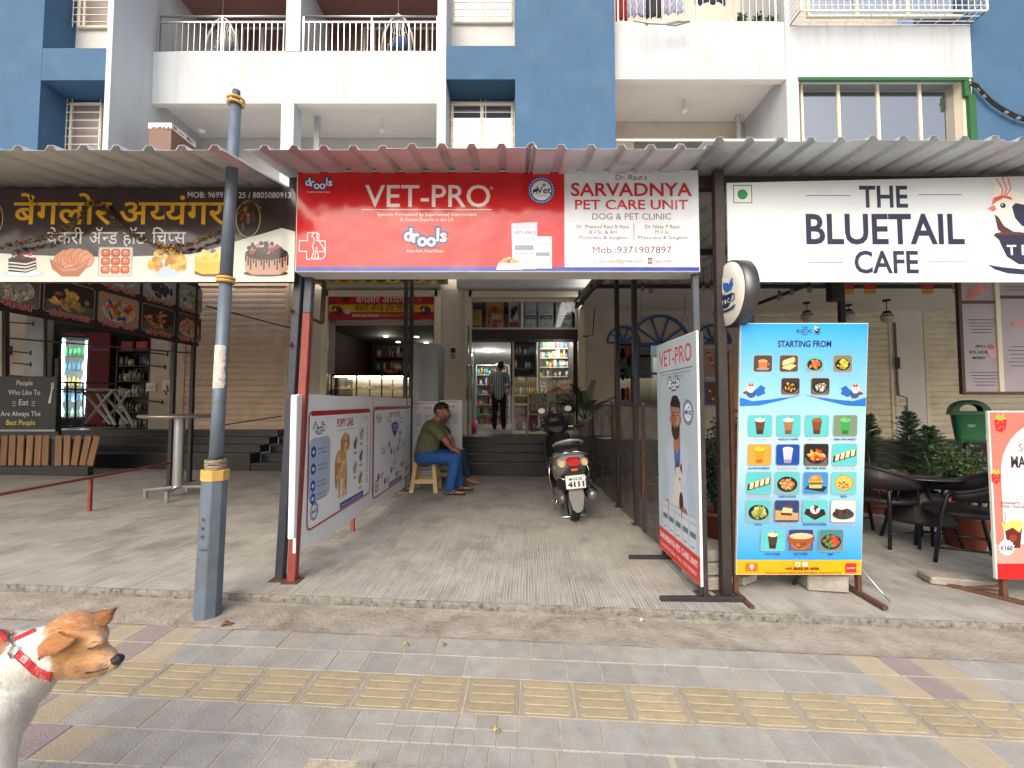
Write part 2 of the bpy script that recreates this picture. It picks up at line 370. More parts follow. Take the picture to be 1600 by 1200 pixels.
def stripe(a, cols):
    for c, (a0, a1) in cols:
        if a0 <= a < a1: return c
    return 'g'
G = .1745
for r, y in enumerate((2.456, 2.2815)):
    n = 19
    for i in range(-n, n+1):
        a = i*G+.03+(0 if r == 0 else .012); c = 'g'
        k = i
        if k in (-13, -11): c = 'b'
        if k == -12: c = 'p'
        if k in (11, 13): c = 'b'
        if k == 12: c = 'p'
        put_paver(c, a, y)
for i in range(-12, 14): put_paver('y', i*.2535-.06, 2.071, 'tactile_paver')
for r, y in enumerate((1.8575, 1.683, 1.5085, 1.334)):
    n = 15-r
    for i in range(-n, n+1):
        a = i*G+(-.02, .06, -.03, .02)[r]
        if r == 0 and -.52 < a < .04: continue
        if r == 1 and -.72 < a < .62: continue
        if r >= 2 and -.56 < a < .52: continue
        k = i+(0,0,0,0)[r]; c = 'g'
        if r < 2:
            if k == -11: c = 'b'
            if k == -12: c = 'p'
            if k == -13: c = 'b'
            if k == -10 and r == 1: c = 'b'
            if k == -11 and r == 1: c = 'p'
            if k in (11, 13): c = 'b'
        put_paver(c, a, y)
for i in range(7):
    for y in (1.902, 1.8145): put_paver('s', -.50+i*.0872, y)
for i in range(16): put_paver('s2', -.70+i*.0872, 1.719)
# concrete drain cover with its frame
dc = empty('drain_cover', pv(-.05, 1.4), 'square concrete drain cover set in the pavement with worn dark paint marks', 'drain cover')
def prel(a, y, z=0): return pv(a, y)+Vector((0,0,z))-dc.location
mb = MB()
for a0, a1, y0, y1 in ((-.54,-.47,1.15,1.665), (.40,.47,1.15,1.665), (-.47,.40,1.60,1.665)):
    vs = [prel(a0,y0), prel(a1,y0), prel(a1,y1), prel(a0,y1)]; lo = [v-Vector((0,0,.05)) for v in vs]; up = [v+Vector((0,0,.006)) for v in vs]
    mb.add(lo+up, [(4,5,6,7),(0,1,5,4),(1,2,6,5),(2,3,7,6),(3,0,4,7)])
mb.build('cover_frame', M_CEM, dc, bevel=.004)
mb = MB(); vs = [prel(-.465,1.12), prel(.395,1.12), prel(.395,1.595), prel(-.465,1.595)]
mb.add([v-Vector((0,0,.04)) for v in vs]+vs, [(4,5,6,7),(0,1,5,4),(1,2,6,5),(2,3,7,6),(3,0,4,7)])
mb.build('cover_slab', mat('cover_concrete', C(168,166,160), .9, var=.15, scale=12, bump=.5, bscale=70, dirt=C(60,66,74), dirtamt=.8, dscale=9), dc, bevel=.004)
mb = MB()
for a in (-.30, -.02, .26):
    for rr in (0,):
        pts = [prel(a+.10*sx, 1.45+.10*sy, .001) for sx, sy in ((-1,-1),(-.8,-1.15),(.8,-1.15),(1,-1),(1,1),(.8,1.15),(-.8,1.15),(-1,1))]
        mb.tube(pts, .006, 5, closed=True)
mb.build('raised_ring', M_CEM, dc)

# cement strip between the pavers and the kerb, rough and sloping
mb = MB(); na, ny = 260, 14; vs = []
for j in range(ny+1):
    for i in range(na+1):
        a = -5.2+10.4*i/na; y = 2.534+(2.90-2.534)*j/ny; p = pv(a, y)
        e = .5+.5*noise.noise(Vector((a*3, y*3, 1))); edge = .008*noise.noise(Vector((a*7, 0, 5))) if j == 0 else 0
        vs.append(p+Vector((0, edge, .003+.008*noise.noise(Vector((a*2.2, y*6, 0)))*(0 if j == 0 else 1)+.004*noise.noise(Vector((a*11, y*14, 3)))+.012*j/ny)))
mb.add(vs, [(j*(na+1)+i, j*(na+1)+i+1, (j+1)*(na+1)+i+1, (j+1)*(na+1)+i) for j in range(ny) for i in range(na)], smooth=True)
mb.build('cement_strip', M_CEM, kind='structure')

# forecourt slab: grooved top, crumbling front edge
STEP_Y = 7.77
mb = MB(); y_f = lambda a: 2.85
mb.add([Vector((-15, 2.87+T*15, sz(-15))), Vector((14, 2.87-T*14, sz(14))), Vector((14, 9.4, sz(14))), Vector((-15, 9.4, sz(-15)))], [(0,1,2,3)], M_SLAB)
n = 620; prof = [(.016, 0), (.004, -.001), (0, -.006), (-.001, -.022), (.0, -.038), (.003, -.075)]; vs = []
for i in range(n+1):
    a = -6.2+12.4*i/n
    for j, (dy, dz) in enumerate(prof):
        w = 0 if j == 0 else 1; nx = noise.noise(Vector((a*9, j*.7, 0)))*.004*w+noise.noise(Vector((a*31, j*1.3, 7)))*.003*w
        x = a; y = 2.85-T*a+dy+nx; vs.append(Vector((x, y, sz(x)+dz+(noise.noise(Vector((a*17, j, 3)))*.004 if 0 < j < 4 else 0)+(.0015 if j == 0 else 0))))
k = len(prof); mb.add(vs, [(i*k+j, i*k+j+1, (i+1)*k+j+1, (i+1)*k+j) for i in range(n) for j in range(k-1)], M_KERB, smooth=True)
mb.build('forecourt_slab', kind='structure')

# black granite steps up to the shop floors
M_GRAN = mat('black_granite', C(44,44,47), .35, var=.2, scale=60, bump=.05, dirt=C(78,74,70), dirtamt=.35, dscale=2)
M_TREAD = mat('granite_tread', C(62,60,60), .4, var=.15, scale=50, bump=.05, dirt=C(95,88,80), dirtamt=.5, dscale=2)
def steps(x0, x1, ztop, nst=4, y0=STEP_Y, td=.30, yend=9.02):
    zb = sz((x0+x1)/2)-.12; h = (ztop-sz(x0))/nst; root = empty('steps', ((x0+x1)/2, y0, 0), kind='structure')
    for i in range(nst):
        z1 = ztop-(nst-1-i)*h; mb = MB(); ya = y0+i*td; yb = yend if i == nst-1 else y0+(i+1)*td+.02
        mb.box(x0, x1, ya+.012, yb, (zb if i == 0 else z1-h-.02), z1-.028, M_GRAN); mb.box(x0-.001, x1+.001, ya-.012, yb, z1-.028, z1, M_TREAD)
        o = mb.build('step', parent=root, bevel=.003); o.location = (-(x0+x1)/2, -y0, 0)
    return root
FL_L, FL_M, FL_R = .83, .70, .62
steps(-14, -4.72, FL_L); steps(-4.70, 1.62, FL_M); steps(1.64, 13.5, FL_R, 3, y0=8.07)
# ------------------------------------------------------------------ the apartment building
M_WHT = mat('white_plaster', C(185,191,197), .85, var=.06, scale=2, bump=.3, bscale=26, dirt=C(158,157,153), dirtamt=.55, dscale=2.9, streak=True)
M_WHTC = mat('white_soffit', C(220,218,214), .85, var=.04, scale=2, bump=.1)
M_BLUE = mat('blue_plaster', C(58,94,128), .8, var=.09, scale=1.6, bump=.35, bscale=22, dirt=C(76,108,136), dirtamt=.45, dscale=1.4)
M_CREAM = mat('cream_plaster', C(205,192,178), .85, var=.06, scale=2, bump=.2, dirt=C(150,138,124), dirtamt=.45, dscale=1.5)
M_GREYW = mat('grey_plaster', C(196,196,196), .85, var=.05, scale=2, bump=.2)
M_MAROON = mat('maroon_ceiling', C(132,92,86), .8, var=.08, scale=2, bump=.1)
M_ALU = mat('cream_window_frame', C(222,212,190), .45, var=.04, scale=8, bump=0)
M_GRILL = mat('white_grill', C(215,213,208), .45, var=.08, scale=20, bump=0)
M_STEEL = mat('stainless_steel', C(190,192,196), .28, metal=.9, var=.08, scale=12, bump=0)
M_TINT = glass('tinted_glass', (.10,.12,.16), .35, .02)
M_MIRR = mat('reflective_glass', C(172,172,172), .04, metal=.9, var=.02, scale=1, bump=.03, bscale=1.2)
M_CLEAR = glass('clear_glass', (.93,.95,.95), .995, .02)
M_DARK = mat('dark_interior', C(46,42,40), .9, var=.2, scale=2, bump=0)
M_BLK = mat('black_painted_steel', C(38,38,42), .5, var=.2, scale=18, bump=.1, dirt=C(90,70,55), dirtamt=.35, dscale=9)
M_SHUT_B = mat('beige_shutter', C(212,188,166), .55, var=.08, scale=5, bump=.05, dirt=C(120,98,80), dirtamt=.4, dscale=2, rnd=.05)
M_SHUT_C = mat('cream_shutter', C(224,214,192), .55, var=.07, scale=5, bump=.05, dirt=C(160,146,122), dirtamt=.5, dscale=2, rnd=.05)

BLD = empty('apartment_building', (0, 8.7, 0), 'apartment block with blue and white plaster, balconies and a row of shops below', 'building')
OFF = Vector((0, 8.7, 0))
def fin(mb, name, m=None, parent=None, bevel=0, **k):
    o = mb.build(name, m, parent or BLD, bevel=bevel, **k)
    if (parent or BLD) is BLD: o.location = -OFF
    return o
def wbox(name, u0, u1, v0, v1, Y0, Y1, m, parent=None, bevel=0, **k):
    "box whose front face covers photo span u0..u1, v0..v1 at depth Y0"
    mb = MB(); mb.box(X(u0,Y0), X(u1,Y0), Y0, Y1, Z(v1,Y0), Z(v0,Y0)); return fin(mb, name, m, parent, bevel, **k)
FB = 8.7; WP = 9.35; PL = 9.7; PR = 8.93; TOP = -330
def xbox(name, x0, x1, Y0, Y1, z0, z1, m, parent=None, bevel=0, **k):
    mb = MB(); mb.box(x0, x1, Y0, Y1, z0, z1); return fin(mb, name, m, parent, bevel, **k)
def XU(u, Y): return at(u, 120, Y).x
xL, x0, x1, x2, x3, x4, x5, x6 = XU(-80,FB), XU(64,FB), XU(165,FB), XU(683,FB), XU(697,FB), XU(805,FB), XU(961,FB), XU(1520,PR)
zT = 13.0; zB = 4.62; zs0, zs1 = Z(75,FB), Z(125,FB)
# blue masses
xbox('blue_wall', xL-3, x0, FB, 10.2, zB, zT, M_BLUE)
xbox('blue_spandrel', x0+.002, x1, FB+.003, 10.2, zs1, zs0, M_BLUE)
xbox('window_recess_wall', x0+.002, x1-.002, WP, 10.2, zs0+.002, zT, M_GREYW)
xbox('window_recess_wall', x0+.002, x1-.002, WP, 10.2, zB, zs1-.002, M_BLUE)
xbox('blue_spandrel', x3+.002, x4, FB+.003, 10.2, zs1+.02, zs0+.05, M_BLUE)
xbox('window_recess_wall', x3+.004, x4-.002, WP, 10.2, zs0+.054, zT, M_GREYW)
xbox('window_recess_wall', x3+.004, x4-.002, WP, 10.2, zB, zs1+.018, M_WHTC)
xbox('blue_wall', x4, x5, FB, 11.4, zB, zT, M_BLUE)
xbox('blue_wall', x6, x6+5, PR-.006, 10.2, zB, zT, M_BLUE)
xbox('recess_soffit', x3+.004, x4-.002, FB+.02, WP-.002, zs1+.012, zs1+.018, mat('deep_blue_soffit', C(38,72,98), .8, var=.06, scale=3, bump=.1))  # soffit sheet in a darker blue than the walls
# white fins and side walls
xbox('white_fin', x1+.002, x1+.12, FB-.01, 11.4, zB, zT, M_WHT)
xbox('white_fin', x2, x3, FB-.01, 11.4, zB, zT, M_WHT)
xbox('white_fin', XU(1228,PR), XU(1247,PR), PR-.012, 10.6, zB, zT, M_WHT)
# left balconies: parapet, pillars, soffits, back walls
zp0, zp1 = Z(160,PL), Z(81,PL)
xbox('balcony_parapet', x1+.122, x2-.002, PL, PL+.16, zp0, zp1, M_WHT)
xbox('balcony_slab', x1+.122, x2-.002, PL+.162, 11.3, zp0+.16, zp0+.32, M_WHTC)
xbox('edge_beam', x1+.122, x2-.002, PL+.002, PL+.16, zp0-.02, zp0-.002, M_WHTC)
xbox('balcony_slab', x1+.122, x2-.002, PL, 11.3, zp1+2.0, zp1+2.2, M_MAROON)
for (a, b) in ((441, 461),): xbox('white_pillar', XU(a,PL), XU(b,PL), PL-.01, PL+.35, zB, zp0-.022, M_WHT)
xbox('white_pillar', XU(445,PL), XU(468,PL), PL-.01, 11.3, zp1+.002, zT, M_WHT)
xbox('balcony_back_wall', x1+.122, x2-.002, 11.32, 11.45, zB, zp0+.5, M_GREYW)
xbox('balcony_back_wall', x1+.122, XU(300,PL), 11.3, 11.32, zp0+.502, zT, M_WHTC)
xbox('balcony_back_wall', XU(300,PL)+.002, x2-.002, 11.32, 11.45, zp0+.502, zT, mat('brown_balcony_wall', C(120,95,88), .85, var=.06, scale=2, bump=.1))
for (a, b) in ((492, 508),): xbox('drain_pipe', XU(a,10.4), XU(b-8,10.4), 10.4, 10.48, zB, zp0+.14, M_WHT)
for k in range(2):
    ux = (560, 290)[k]; mb = MB(); mb.box(-.02,.02,-.02,.02,-.25,0); mb.lathe([(.001,-.25),(.07,-.27),(.09,-.32),(.05,-.36),(.001,-.37)], n=12)
    o = fin(mb, 'ceiling_lamp', M_WHTC); o.location = Vector((XU((598,318)[k],10.5), 10.5, zp0+.15))-OFF
# right balcony and panel
zq0, zq1 = Z(122,PR), Z(34,PR)
xbox('balcony_parapet', x5+.002, XU(1228,PR)-.002, PR, PR+.16, zq0, zq1, M_WHT)
xbox('balcony_slab', x5+.002, XU(1228,PR)-.002, PR+.162, 10.6, zq0+.16, zq0+.3, M_WHTC)
xbox('balcony_back_wall', x5+.002, x6, 10.62, 10.75, zB, zT, M_CREAM)
xbox('white_panel', XU(1247,PR)+.002, x6-.002, PR+.003, 10.2, zq0+.02, Z(40,PR), M_WHT)
xbox('edge_beam', x5+.002, XU(1228,PR)-.002, PR+.002, PR+.16, zq0-.02, zq0-.002, M_WHTC)
xbox('side_wall', x5+.002, x5+.03, PR+.2, 10.6, zB, zq0-.03, M_WHTC)
xbox('drain_pipe', XU(1150,10.3), XU(1155,10.3), 10.3, 10.36, zB, zq0+.14, M_WHT)
mb = MB(); mb.box(-.02,.02,-.02,.02,-.22,0); mb.lathe([(.001,-.22),(.07,-.24),(.09,-.29),(.05,-.33),(.001,-.34)], n=12)
o = fin(mb, 'ceiling_lamp', M_WHTC); o.location = Vector((XU(1068,9.8), 9.8, zq0+.15))-OFF
xbox('window_opening', XU(990,10.6), XU(1110,10.6), 10.60, 10.615, Z(250,10.6), Z(219,10.6), mat('dull_green_glass', C(110,116,108), .2, bump=0))
mb = MB(); mb.bar((XU(962,PR),PR+.05,Z(217,PR)), (XU(1228,PR),PR+.05,Z(217,PR)), .04, .04); fin(mb, 'lower_rail', M_GRILL)

def window(u0, u1, v0, v1, Y, mull=(), grill=True, m_glass=None, rail=None, nbar=9):
    "frame as part, panes and grill bars as its sub-parts"
    m_glass = m_glass or M_MIRR; xa, xb, za, zb = XU(u0,Y), XU(u1,Y), Z(v1,Y), Z(v0,Y); w = .055
    mb = MB(); mb.box(xa, xb, Y-.07, Y-.004, zb-w, zb); mb.box(xa, xb, Y-.07, Y-.004, za, za+w); mb.box(xa, xa+w, Y-.068, Y-.005, za+w, zb-w); mb.box(xb-w, xb, Y-.068, Y-.005, za+w, zb-w)
    xs = [xa+w]
    for q in mull: xm = XU(q, Y); mb.box(xm-.03, xm+.03, Y-.066, Y-.006, za+w, zb-w); xs += [xm-.03, xm+.03]
    xs.append(xb-w); fr = fin(mb, 'window', M_ALU, bevel=.004); 
    for i in range(0, len(xs), 2):
        rr = random.Random(int(u0*7+i)); mb = MB(); t = rr.uniform(-.006, .006)
        mb.box(xs[i], xs[i+1], Y-.035, Y-.028, za+w, zb-w); mb.build('pane', m_glass, fr)
    if grill:
        for i in range(nbar): z = za+(zb-za)*(i+.5)/nbar; mb = MB(); mb.bar((xa-.05, Y-.13, z), (xb+.03, Y-.13, z), .012, .012); mb.build('grill_bar', M_GRILL, fr)
        for q in [xa-.04, xb+.02]+[XU(m, Y)-.03 for m in mull]+[XU(m, Y)+.08 for m in mull]:
            mb = MB(); mb.bar((q, Y-.118, za-.03), (q, Y-.118, zb+.03), .012, .012); mb.build('grill_bar', M_GRILL, fr)
        mb = MB()
        for q in (xa-.04, xb+.02):
            for z in (za+.1, zb-.1): mb.bar((q, Y-.118, z), (q, Y, z), .012, .012)
        mb.build('grill_bracket', M_GRILL, fr)
    return fr
M_MESHG = mat('dusty_grey_glass', C(128,120,116), .25, var=.08, scale=3, bump=0)
window(121, 172, -80, 47, WP, (131,), m_glass=M_MESHG, nbar=12)
window(110, 166, 163, 262, WP, (118,), m_glass=M_MESHG, nbar=8)
window(708, 800, -90, 39, WP, (758, 772), nbar=12)
window(706, 802, 163, 262, WP, (754,), nbar=8)
# balcony doors seen through the upper railings
for a, b, c in ((377, 445, 410), (568, 600, 585), (640, 690, 668)): window(a, b, 44, 110, 11.3, (c,), grill=False, m_glass=M_TINT)
# four-pane bay window with a green turf trim
fr = window(1247, 1505, 124, 300, PR+.25, (1306, 1367, 1432), grill=False)
M_TURF = mat('green_turf', C(46,98,58), .95, var=.3, scale=60, bump=1, bscale=150)
mb = MB(); mb.box(XU(1246,PR), XU(1512,PR), PR-.03, PR+.02, Z(127,PR), Z(122,PR)); mb.box(XU(1503,PR), XU(1512,PR), PR-.052, PR+.02, Z(152,PR), Z(129,PR)); mb.box(XU(1509,PR), XU(1519,PR), PR-.05, PR+.02, Z(300,PR), Z(150,PR)); fin(mb, 'turf_trim', M_TURF)
xbox('sill_wall', XU(1247,PR)+.002, x6-.002, PR+.30, 10.2, zB, Z(300,PR), M_WHT)
xbox('window_jamb', XU(1505,PR), x6-.002, PR+.03, PR+.3, zB, zq0+.018, M_ALU)
xbox('room_behind_window', XU(1247,PR)+.01, x6-.01, 9.6, 9.62, zB, zq0, M_DARK)

def railing(xa, xb, Y, z0, z1, zm, pitch, m, mid=(), top=True):
    mb = MB()
    mb.tube([(xa, Y, z1), (xb, Y, z1)], .025, 8)
    mb.bar((xa, Y, zm), (xb, Y, zm), .03, .03); mb.bar((xa, Y, z0+.03), (xb, Y, z0+.03), .03, .025)
    for q in (xa+.02, xb-.02)+tuple(mid): mb.bar((q, Y-.001, z0), (q, Y-.001, z1), .035, .035)
    r = fin(mb, 'balcony_railing', m); n = int((xb-xa)/pitch); bm_ = MB(); bm_.bar((0,0,z0+.03), (0,0,zm), .011, .011); first = None
    for i in range(1, n):
        if first is None: first = o = bm_.build('baluster', m, r)
        else: o = first.copy(); COL.objects.link(o); o.parent = r
        o.location = (xa+(xb-xa)*i/n, Y, 0)
for a, b, c in ((239, 447, 343), (468, 683, 579)):
    railing(XU(a,PL-.06), XU(b,PL-.06), PL+.05, zp1, Z(23,PL), Z(32,PL), .135, M_STEEL, (XU(c,PL),))
railing(XU(966,PR), XU(1218,PR), PR+.05, zq1, zq1+.95, zq1+.88, .14, M_GRILL, (XU(1092,PR),))
# projecting cage grill
cg = MB(); ya, yb = 8.58, PR-.005; xa, xb = XU(1254,ya), XU(1547,ya); z0 = Z(17,ya)
for z in [z0+i*.125 for i in range(13)]: cg.bar((xa, ya, z), (xb, ya, z), .012 if z > z0 else .03, .012 if z > z0 else .03); cg.bar((xa, ya, z), (xa, yb, z), .012, .012); cg.bar((xb, ya, z), (xb, yb, z), .012, .012)
n = 30
for i in range(n+1):
    x = xa+(xb-xa)*i/n; w = .03 if i in (0, 15, n) else .011; cg.bar((x, ya-.012, z0), (x, ya-.012, z0+1.6), w, w)
    if i % 3 == 0: cg.bar((x, ya, z0), (x-.0, yb, z0), .012, .012)
for y in (ya+.12, ya+.24, yb-.02): cg.bar((xa, y, z0-.002), (xb, y, z0-.002), .012, .012)
o = fin(cg, 'window_cage', M_GRILL)
window(1262, 1516, -90, 30, PR+.2, (1340, 1420), grill=False, m_glass=M_TINT)

# ------------------------------------------------------------------ shop fronts at street level (wall plane Y = 9)
WY = 9.0; zc = 4.75
def wx(u): return X(u, WY)
def wz(v): return Z(v, WY)
xbox('shop_lintel', -14, 1.9, WY+.01, 9.5, wz(452), zc, M_CREAM)
xbox('shop_lintel', 1.902, 13.5, WY+.01, 9.5, wz(470), zc, M_CREAM)
for a, b, fl, nm in ((-240, 40, FL_L, 'shop_wall'), (236, 284, FL_L, 'shop_wall'), (450, 507, FL_M, 'shop_pillar'), (683, 731, FL_M, 'shop_pillar'), (907, 962, FL_M, 'shop_pillar'), (1396, 1443, FL_R, 'shop_pillar')):
    xbox(nm, wx(a), wx(b), WY-.04, 9.5, fl, wz(452), M_WHTC if a > 1300 else M_CREAM)
def shutter(u0, u1, v0, v1, m, pitch=.122, y=WY+.0):
    xa, xb, za, zb = wx(u0), wx(u1), wz(v1), wz(v0); mb = MB()
    for q in (xa, xb): mb.box(q-.035, q+.035, y-.05, y+.012, za, zb)
    mb.box(xa-.03, xb+.03, y-.06, y+.010, zb-.002, zb+.16); mb.box(xa+.035, xb-.035, y-.03, y+.008, za, za+.05)
    r = fin(mb, 'roller_shutter', m, bevel=.004); n = int((zb-za-.05)/pitch); p = (zb-za-.05)/n; sm = MB(); L = xb-xa-.07
    prof = [(0, 0), (-.012, .006), (-.020, p*.35), (-.020, p*.6), (-.008, p*.9), (0, p-.006)]
    sm.add([(s*L/2, y_, z_) for s in (-1, 1) for y_, z_ in prof], [(i, i+6, i+7, i+1) for i in range(5)]); sm.add([(-L/2, 0, 0), (L/2, 0, 0), (L/2, .008, p), (-L/2, .008, p)], [(0,1,2,3)])
    first = None
    for i in range(n):
        if first is None: first = o = sm.build('slat', m, r)
        else: o = first.copy(); COL.objects.link(o); o.parent = r
        o.location = ((xa+xb)/2, y, za+.05+i*p)
    return r
shutter(287, 448, 448, 671, M_SHUT_B)
shutter(1182, 1392, 484, 690, M_SHUT_C)
shutter(1446, 1640, 456, 690, M_SHUT_C)
shutter(1644, 1850, 456, 690, M_SHUT_C)
# shutter boxes over the open shops
for a, b, v0, v1 in ((505, 690, 436, 452), (715, 935, 436, 455)):
    mb = MB(); mb.box(wx(a), wx(b), WY-.28, WY, wz(v1), wz(v0)); fin(mb, 'shutter_box', M_GREYW, bevel=.01)
for a, b, v0 in ((508, 684, 455), (732, 908, 456)):
    mb = MB()
    for q in (wx(a), wx(b)): mb.box(q-.07, q+.07, WY-.10, WY-.03, FL_M, wz(v0))
    mb.box(wx(a), wx(b), WY-.10, WY-.03, wz(v0+10), wz(v0)); fin(mb, 'shutter_guide', M_ALU, bevel=.006)
# cafe wall with its doorway and windows
cz = lambda v: wz(v)
xbox('cafe_wall', wx(962)+.002, wx(1182), WY+.002, 9.4, cz(535), wz(452), M_CREAM)
xbox('cafe_wall', wx(962)+.002, wx(1182), WY+.002, 9.4, -.2, cz(634), M_CREAM)
xbox('cafe_wall', wx(1076), wx(1182), WY+.002, 9.4, cz(634)+.002, cz(535)-.002, M_CREAM)
M_BLUEF = mat('blue_frame_paint', C(62,104,158), .5, var=.08, scale=10, bump=.05)
def arch(uc, vb, r, half=1):
    c = Vector((wx(uc), WY-.03, wz(vb))); mb = MB(); pts = [c+Vector((r*math.cos(R(a)), 0, r*math.sin(R(a)))) for a in range(0, 181, 9)]
    for p, q in zip(pts, pts[1:]): mb.bar(p, q, .05, .055)
    mb.bar(pts[0], pts[-1], .05, .05)
    for a in (36, 72, 108, 144): mb.bar(c+Vector((.0, -.002, 0)), c+Vector((r*math.cos(R(a)), -.002, r*math.sin(R(a)))), .035, .035)
    fin(mb, 'arch_frame', M_BLUEF)
arch(974, 536, .34); arch(1032, 538, .60); arch(1114, 536, .37)
mb = MB()
for a, b in ((962, 992), (996, 1075)):
    for q in (a, b): mb.box(wx(q)-.03, wx(q)+.03, WY-.06, WY-.01, wz(634), wz(536))
    mb.box(wx(a), wx(b), WY-.058, WY-.012, wz(634), wz(630)); mb.box(wx(a), wx(b), WY-.058, WY-.012, wz(585), wz(582))
fin(mb, 'cafe_window_frame', M_BLUEF)
mb = MB(); mb.box(wx(962), wx(1075), WY+.06, WY+.066, wz(634), wz(536)); fin(mb, 'pane', glass('tinted_shop_glass', (.55,.6,.6), .85, .02))
# ------------------------------------------------------------------ canopy roofs, posts and beams
M_ROOF = mat('galvanised_sheet', C(206,210,214), .45, metal=.5, var=.14, scale=2.5, bump=.12, bscale=8, dirt=C(130,118,108), dirtamt=.5, dscale=3)
M_BEAM = mat('rusty_dark_beam', C(42,38,38), .6, var=.25, scale=9, bump=.25, dirt=C(96,62,42), dirtamt=.5, dscale=6)
M_POSTB = mat('blue_black_post', C(48,54,66), .45, var=.15, scale=7, bump=.15, dirt=C(88,78,70), dirtamt=.5, dscale=8)
M_POSTG = mat('grey_post', C(74,80,92), .5, var=.15, scale=7, bump=.15, dirt=C(60,52,48), dirtamt=.4, dscale=8)
M_RED = mat('red_oxide_paint', C(140,62,56), .6, var=.2, scale=10, bump=.2, dirt=C(70,44,38), dirtamt=.6, dscale=8)
M_RUST = mat('rusty_angle', C(92,62,46), .8, var=.3, scale=20, bump=.4, dirt=C(50,36,30), dirtamt=.6, dscale=12)
def roof(x0, x1, Yf, zf, slope, Yb, label, first_rib, pitch=.193):
    root = empty('canopy_roof', ((x0+x1)/2, Yf, zf), label, 'roof'); rr = random.Random(int(x0*100)); k = 0; xs = x0
    while xs < x1-.05:
        xe = min(xs+pitch*5, x1); pts = []; x = xs; ph = (xs-first_rib) % pitch
        pts = [(xs, 0)]; c = xs-ph+(pitch if ph > 0 else 0)
        c = first_rib+math.ceil((xs-first_rib)/pitch)*pitch
        while c < xe+.03:
            for dx, dz in ((-.034, 0), (-.017, .030), (.017, .030), (.034, 0)):
                if xs < c+dx <= xe+.034: pts.append((c+dx, dz))
            c += pitch
        if pts[-1][0] < xe-.001: pts.append((xe, 0))
        dz = .003*(k % 2)+rr.uniform(0, .006); dy = rr.uniform(-.015, .02); mb = MB(); n = 14; vs = []
        for j in range(n+1):
            y = Yf+dy+(Yb-Yf)*j/n; sag = rr.uniform(-.003, .003) if 0 < j < n else 0
            for px, pz in pts: vs.append((px-root.location.x, y-Yf, pz+dz+slope*(y-Yf)+sag+.006*noise.noise(Vector((px*3, y*2, 0)))))
        m = len(pts); mb.add(vs, [(j*m+i, j*m+i+1, (j+1)*m+i+1, (j+1)*m+i) for j in range(n) for i in range(m-1)])
        o = mb.build('roof_sheet', M_ROOF, root); s = o.modifiers.new('t', 'SOLIDIFY'); s.thickness = .0015
        xs += pitch*5-.03; k += 1
    def rel(mb, nm, m): o = mb.build(nm, m, root, bevel=.002); o.location = -root.location; return o
    for y in (3.17, 5.0, 6.9, 8.5):
        mb = MB(); z = zf+slope*(y-Yf)-.012; h = .10 if y < 4 else .06; mb.box(x0+.03, x1-.03, y-.03, y+.03, z-h, z-.004); rel(mb, 'beam', M_BEAM)
    for x in (x0+.06, x1-.09):
        mb = MB(); mb.bar((x, 3.21, zf+slope*(3.2-Yf)-.10), (x, 8.6, zf+slope*(8.6-Yf)-.10), .05, .06); rel(mb, 'rafter', M_BEAM)
    return root
roof(-13.6, -1.71, 2.47, 2.86, .2, 8.6, 'grey corrugated canopy roof over the bakery sign on the left', at(30,236,2.47).x)  # left end extended out of view to block sun from the left bay
roof(-1.70, 1.235, 2.63, 2.968, .2, 8.6, 'corrugated metal canopy roof with reddish underside over the red clinic sign', at(457,232,2.63).x, .188)
roof(1.24, 13.2, 2.70, 3.06, .06, 8.6, 'grey corrugated canopy roof over the white cafe banner on the right', at(1172,212,2.70).x, .197)  # right end carried on unseen so that sun stays off the shutters
mb = MB(); mb.box(1.42, 12.5, 5.6, 9.005, 3.32, 3.345); tag(mb.build('ceiling_panel', M_WHTC), 'flat white ceiling panel with hanging lamps over the cafe seating', 'ceiling')

def post(name, base, top, w, m, label, m2=None, zsplit=None, d=None):
    mb = MB(); b, t = Vector(base), Vector(top); o = empty(name, b, label, 'post'); up = (0, 1, 0); d = d or w
    if m2:
        k = (zsplit-b.z)/(t.z-b.z); c = b.lerp(t, k)
        MB().bar((0,0,0), c-b, w, d, up=up).build('post_lower', m, o, bevel=.004); MB().bar(c-b, t-b, w*.995, d*.995, up=up).build('post_upper', m2, o, bevel=.004)
    else: MB().bar((0,0,0), t-b, w, d, up=up).build('post_shaft', m, o, bevel=.004)
    mb.box(-w, w, -w, w, -.002, .008); mb.build('base_plate', M_RUST, o)
    return o
def slabp(u, v):
    "point on the forecourt slab under photo pixel"
    d = at(u, v, 1)-Vector((0,0,CH)); t = (CH-.06)/(-d.z-.02*d.x); p = Vector((0,0,CH))+d*t; p.z = sz(p.x); return p
p = slabp(438, 905); post('canopy_post', p, (X(470,p.y+.05), p.y+.05, 3.0), .058, M_POSTB, 'dark blue square post just left of the red-painted post')
p = slabp(457, 908); post('canopy_post', p, (X(486,p.y+.12), p.y+.12, 3.0), .058, M_RED, 'square post red below and grey above, holding the white poster barrier', M_POSTG, 2.05)
p = slabp(1097, 928); post('canopy_post', p, (X(1088,p.y+.1), p.y+.10, 3.02), .045, M_POSTG, 'slim grey post directly behind the tall clinic standee')
p = slabp(1134, 931); post('canopy_post', p, (X(1128,p.y), p.y, 3.06), .066, M_BEAM, 'thick rusty black post carrying the round cafe sign', d=.06)
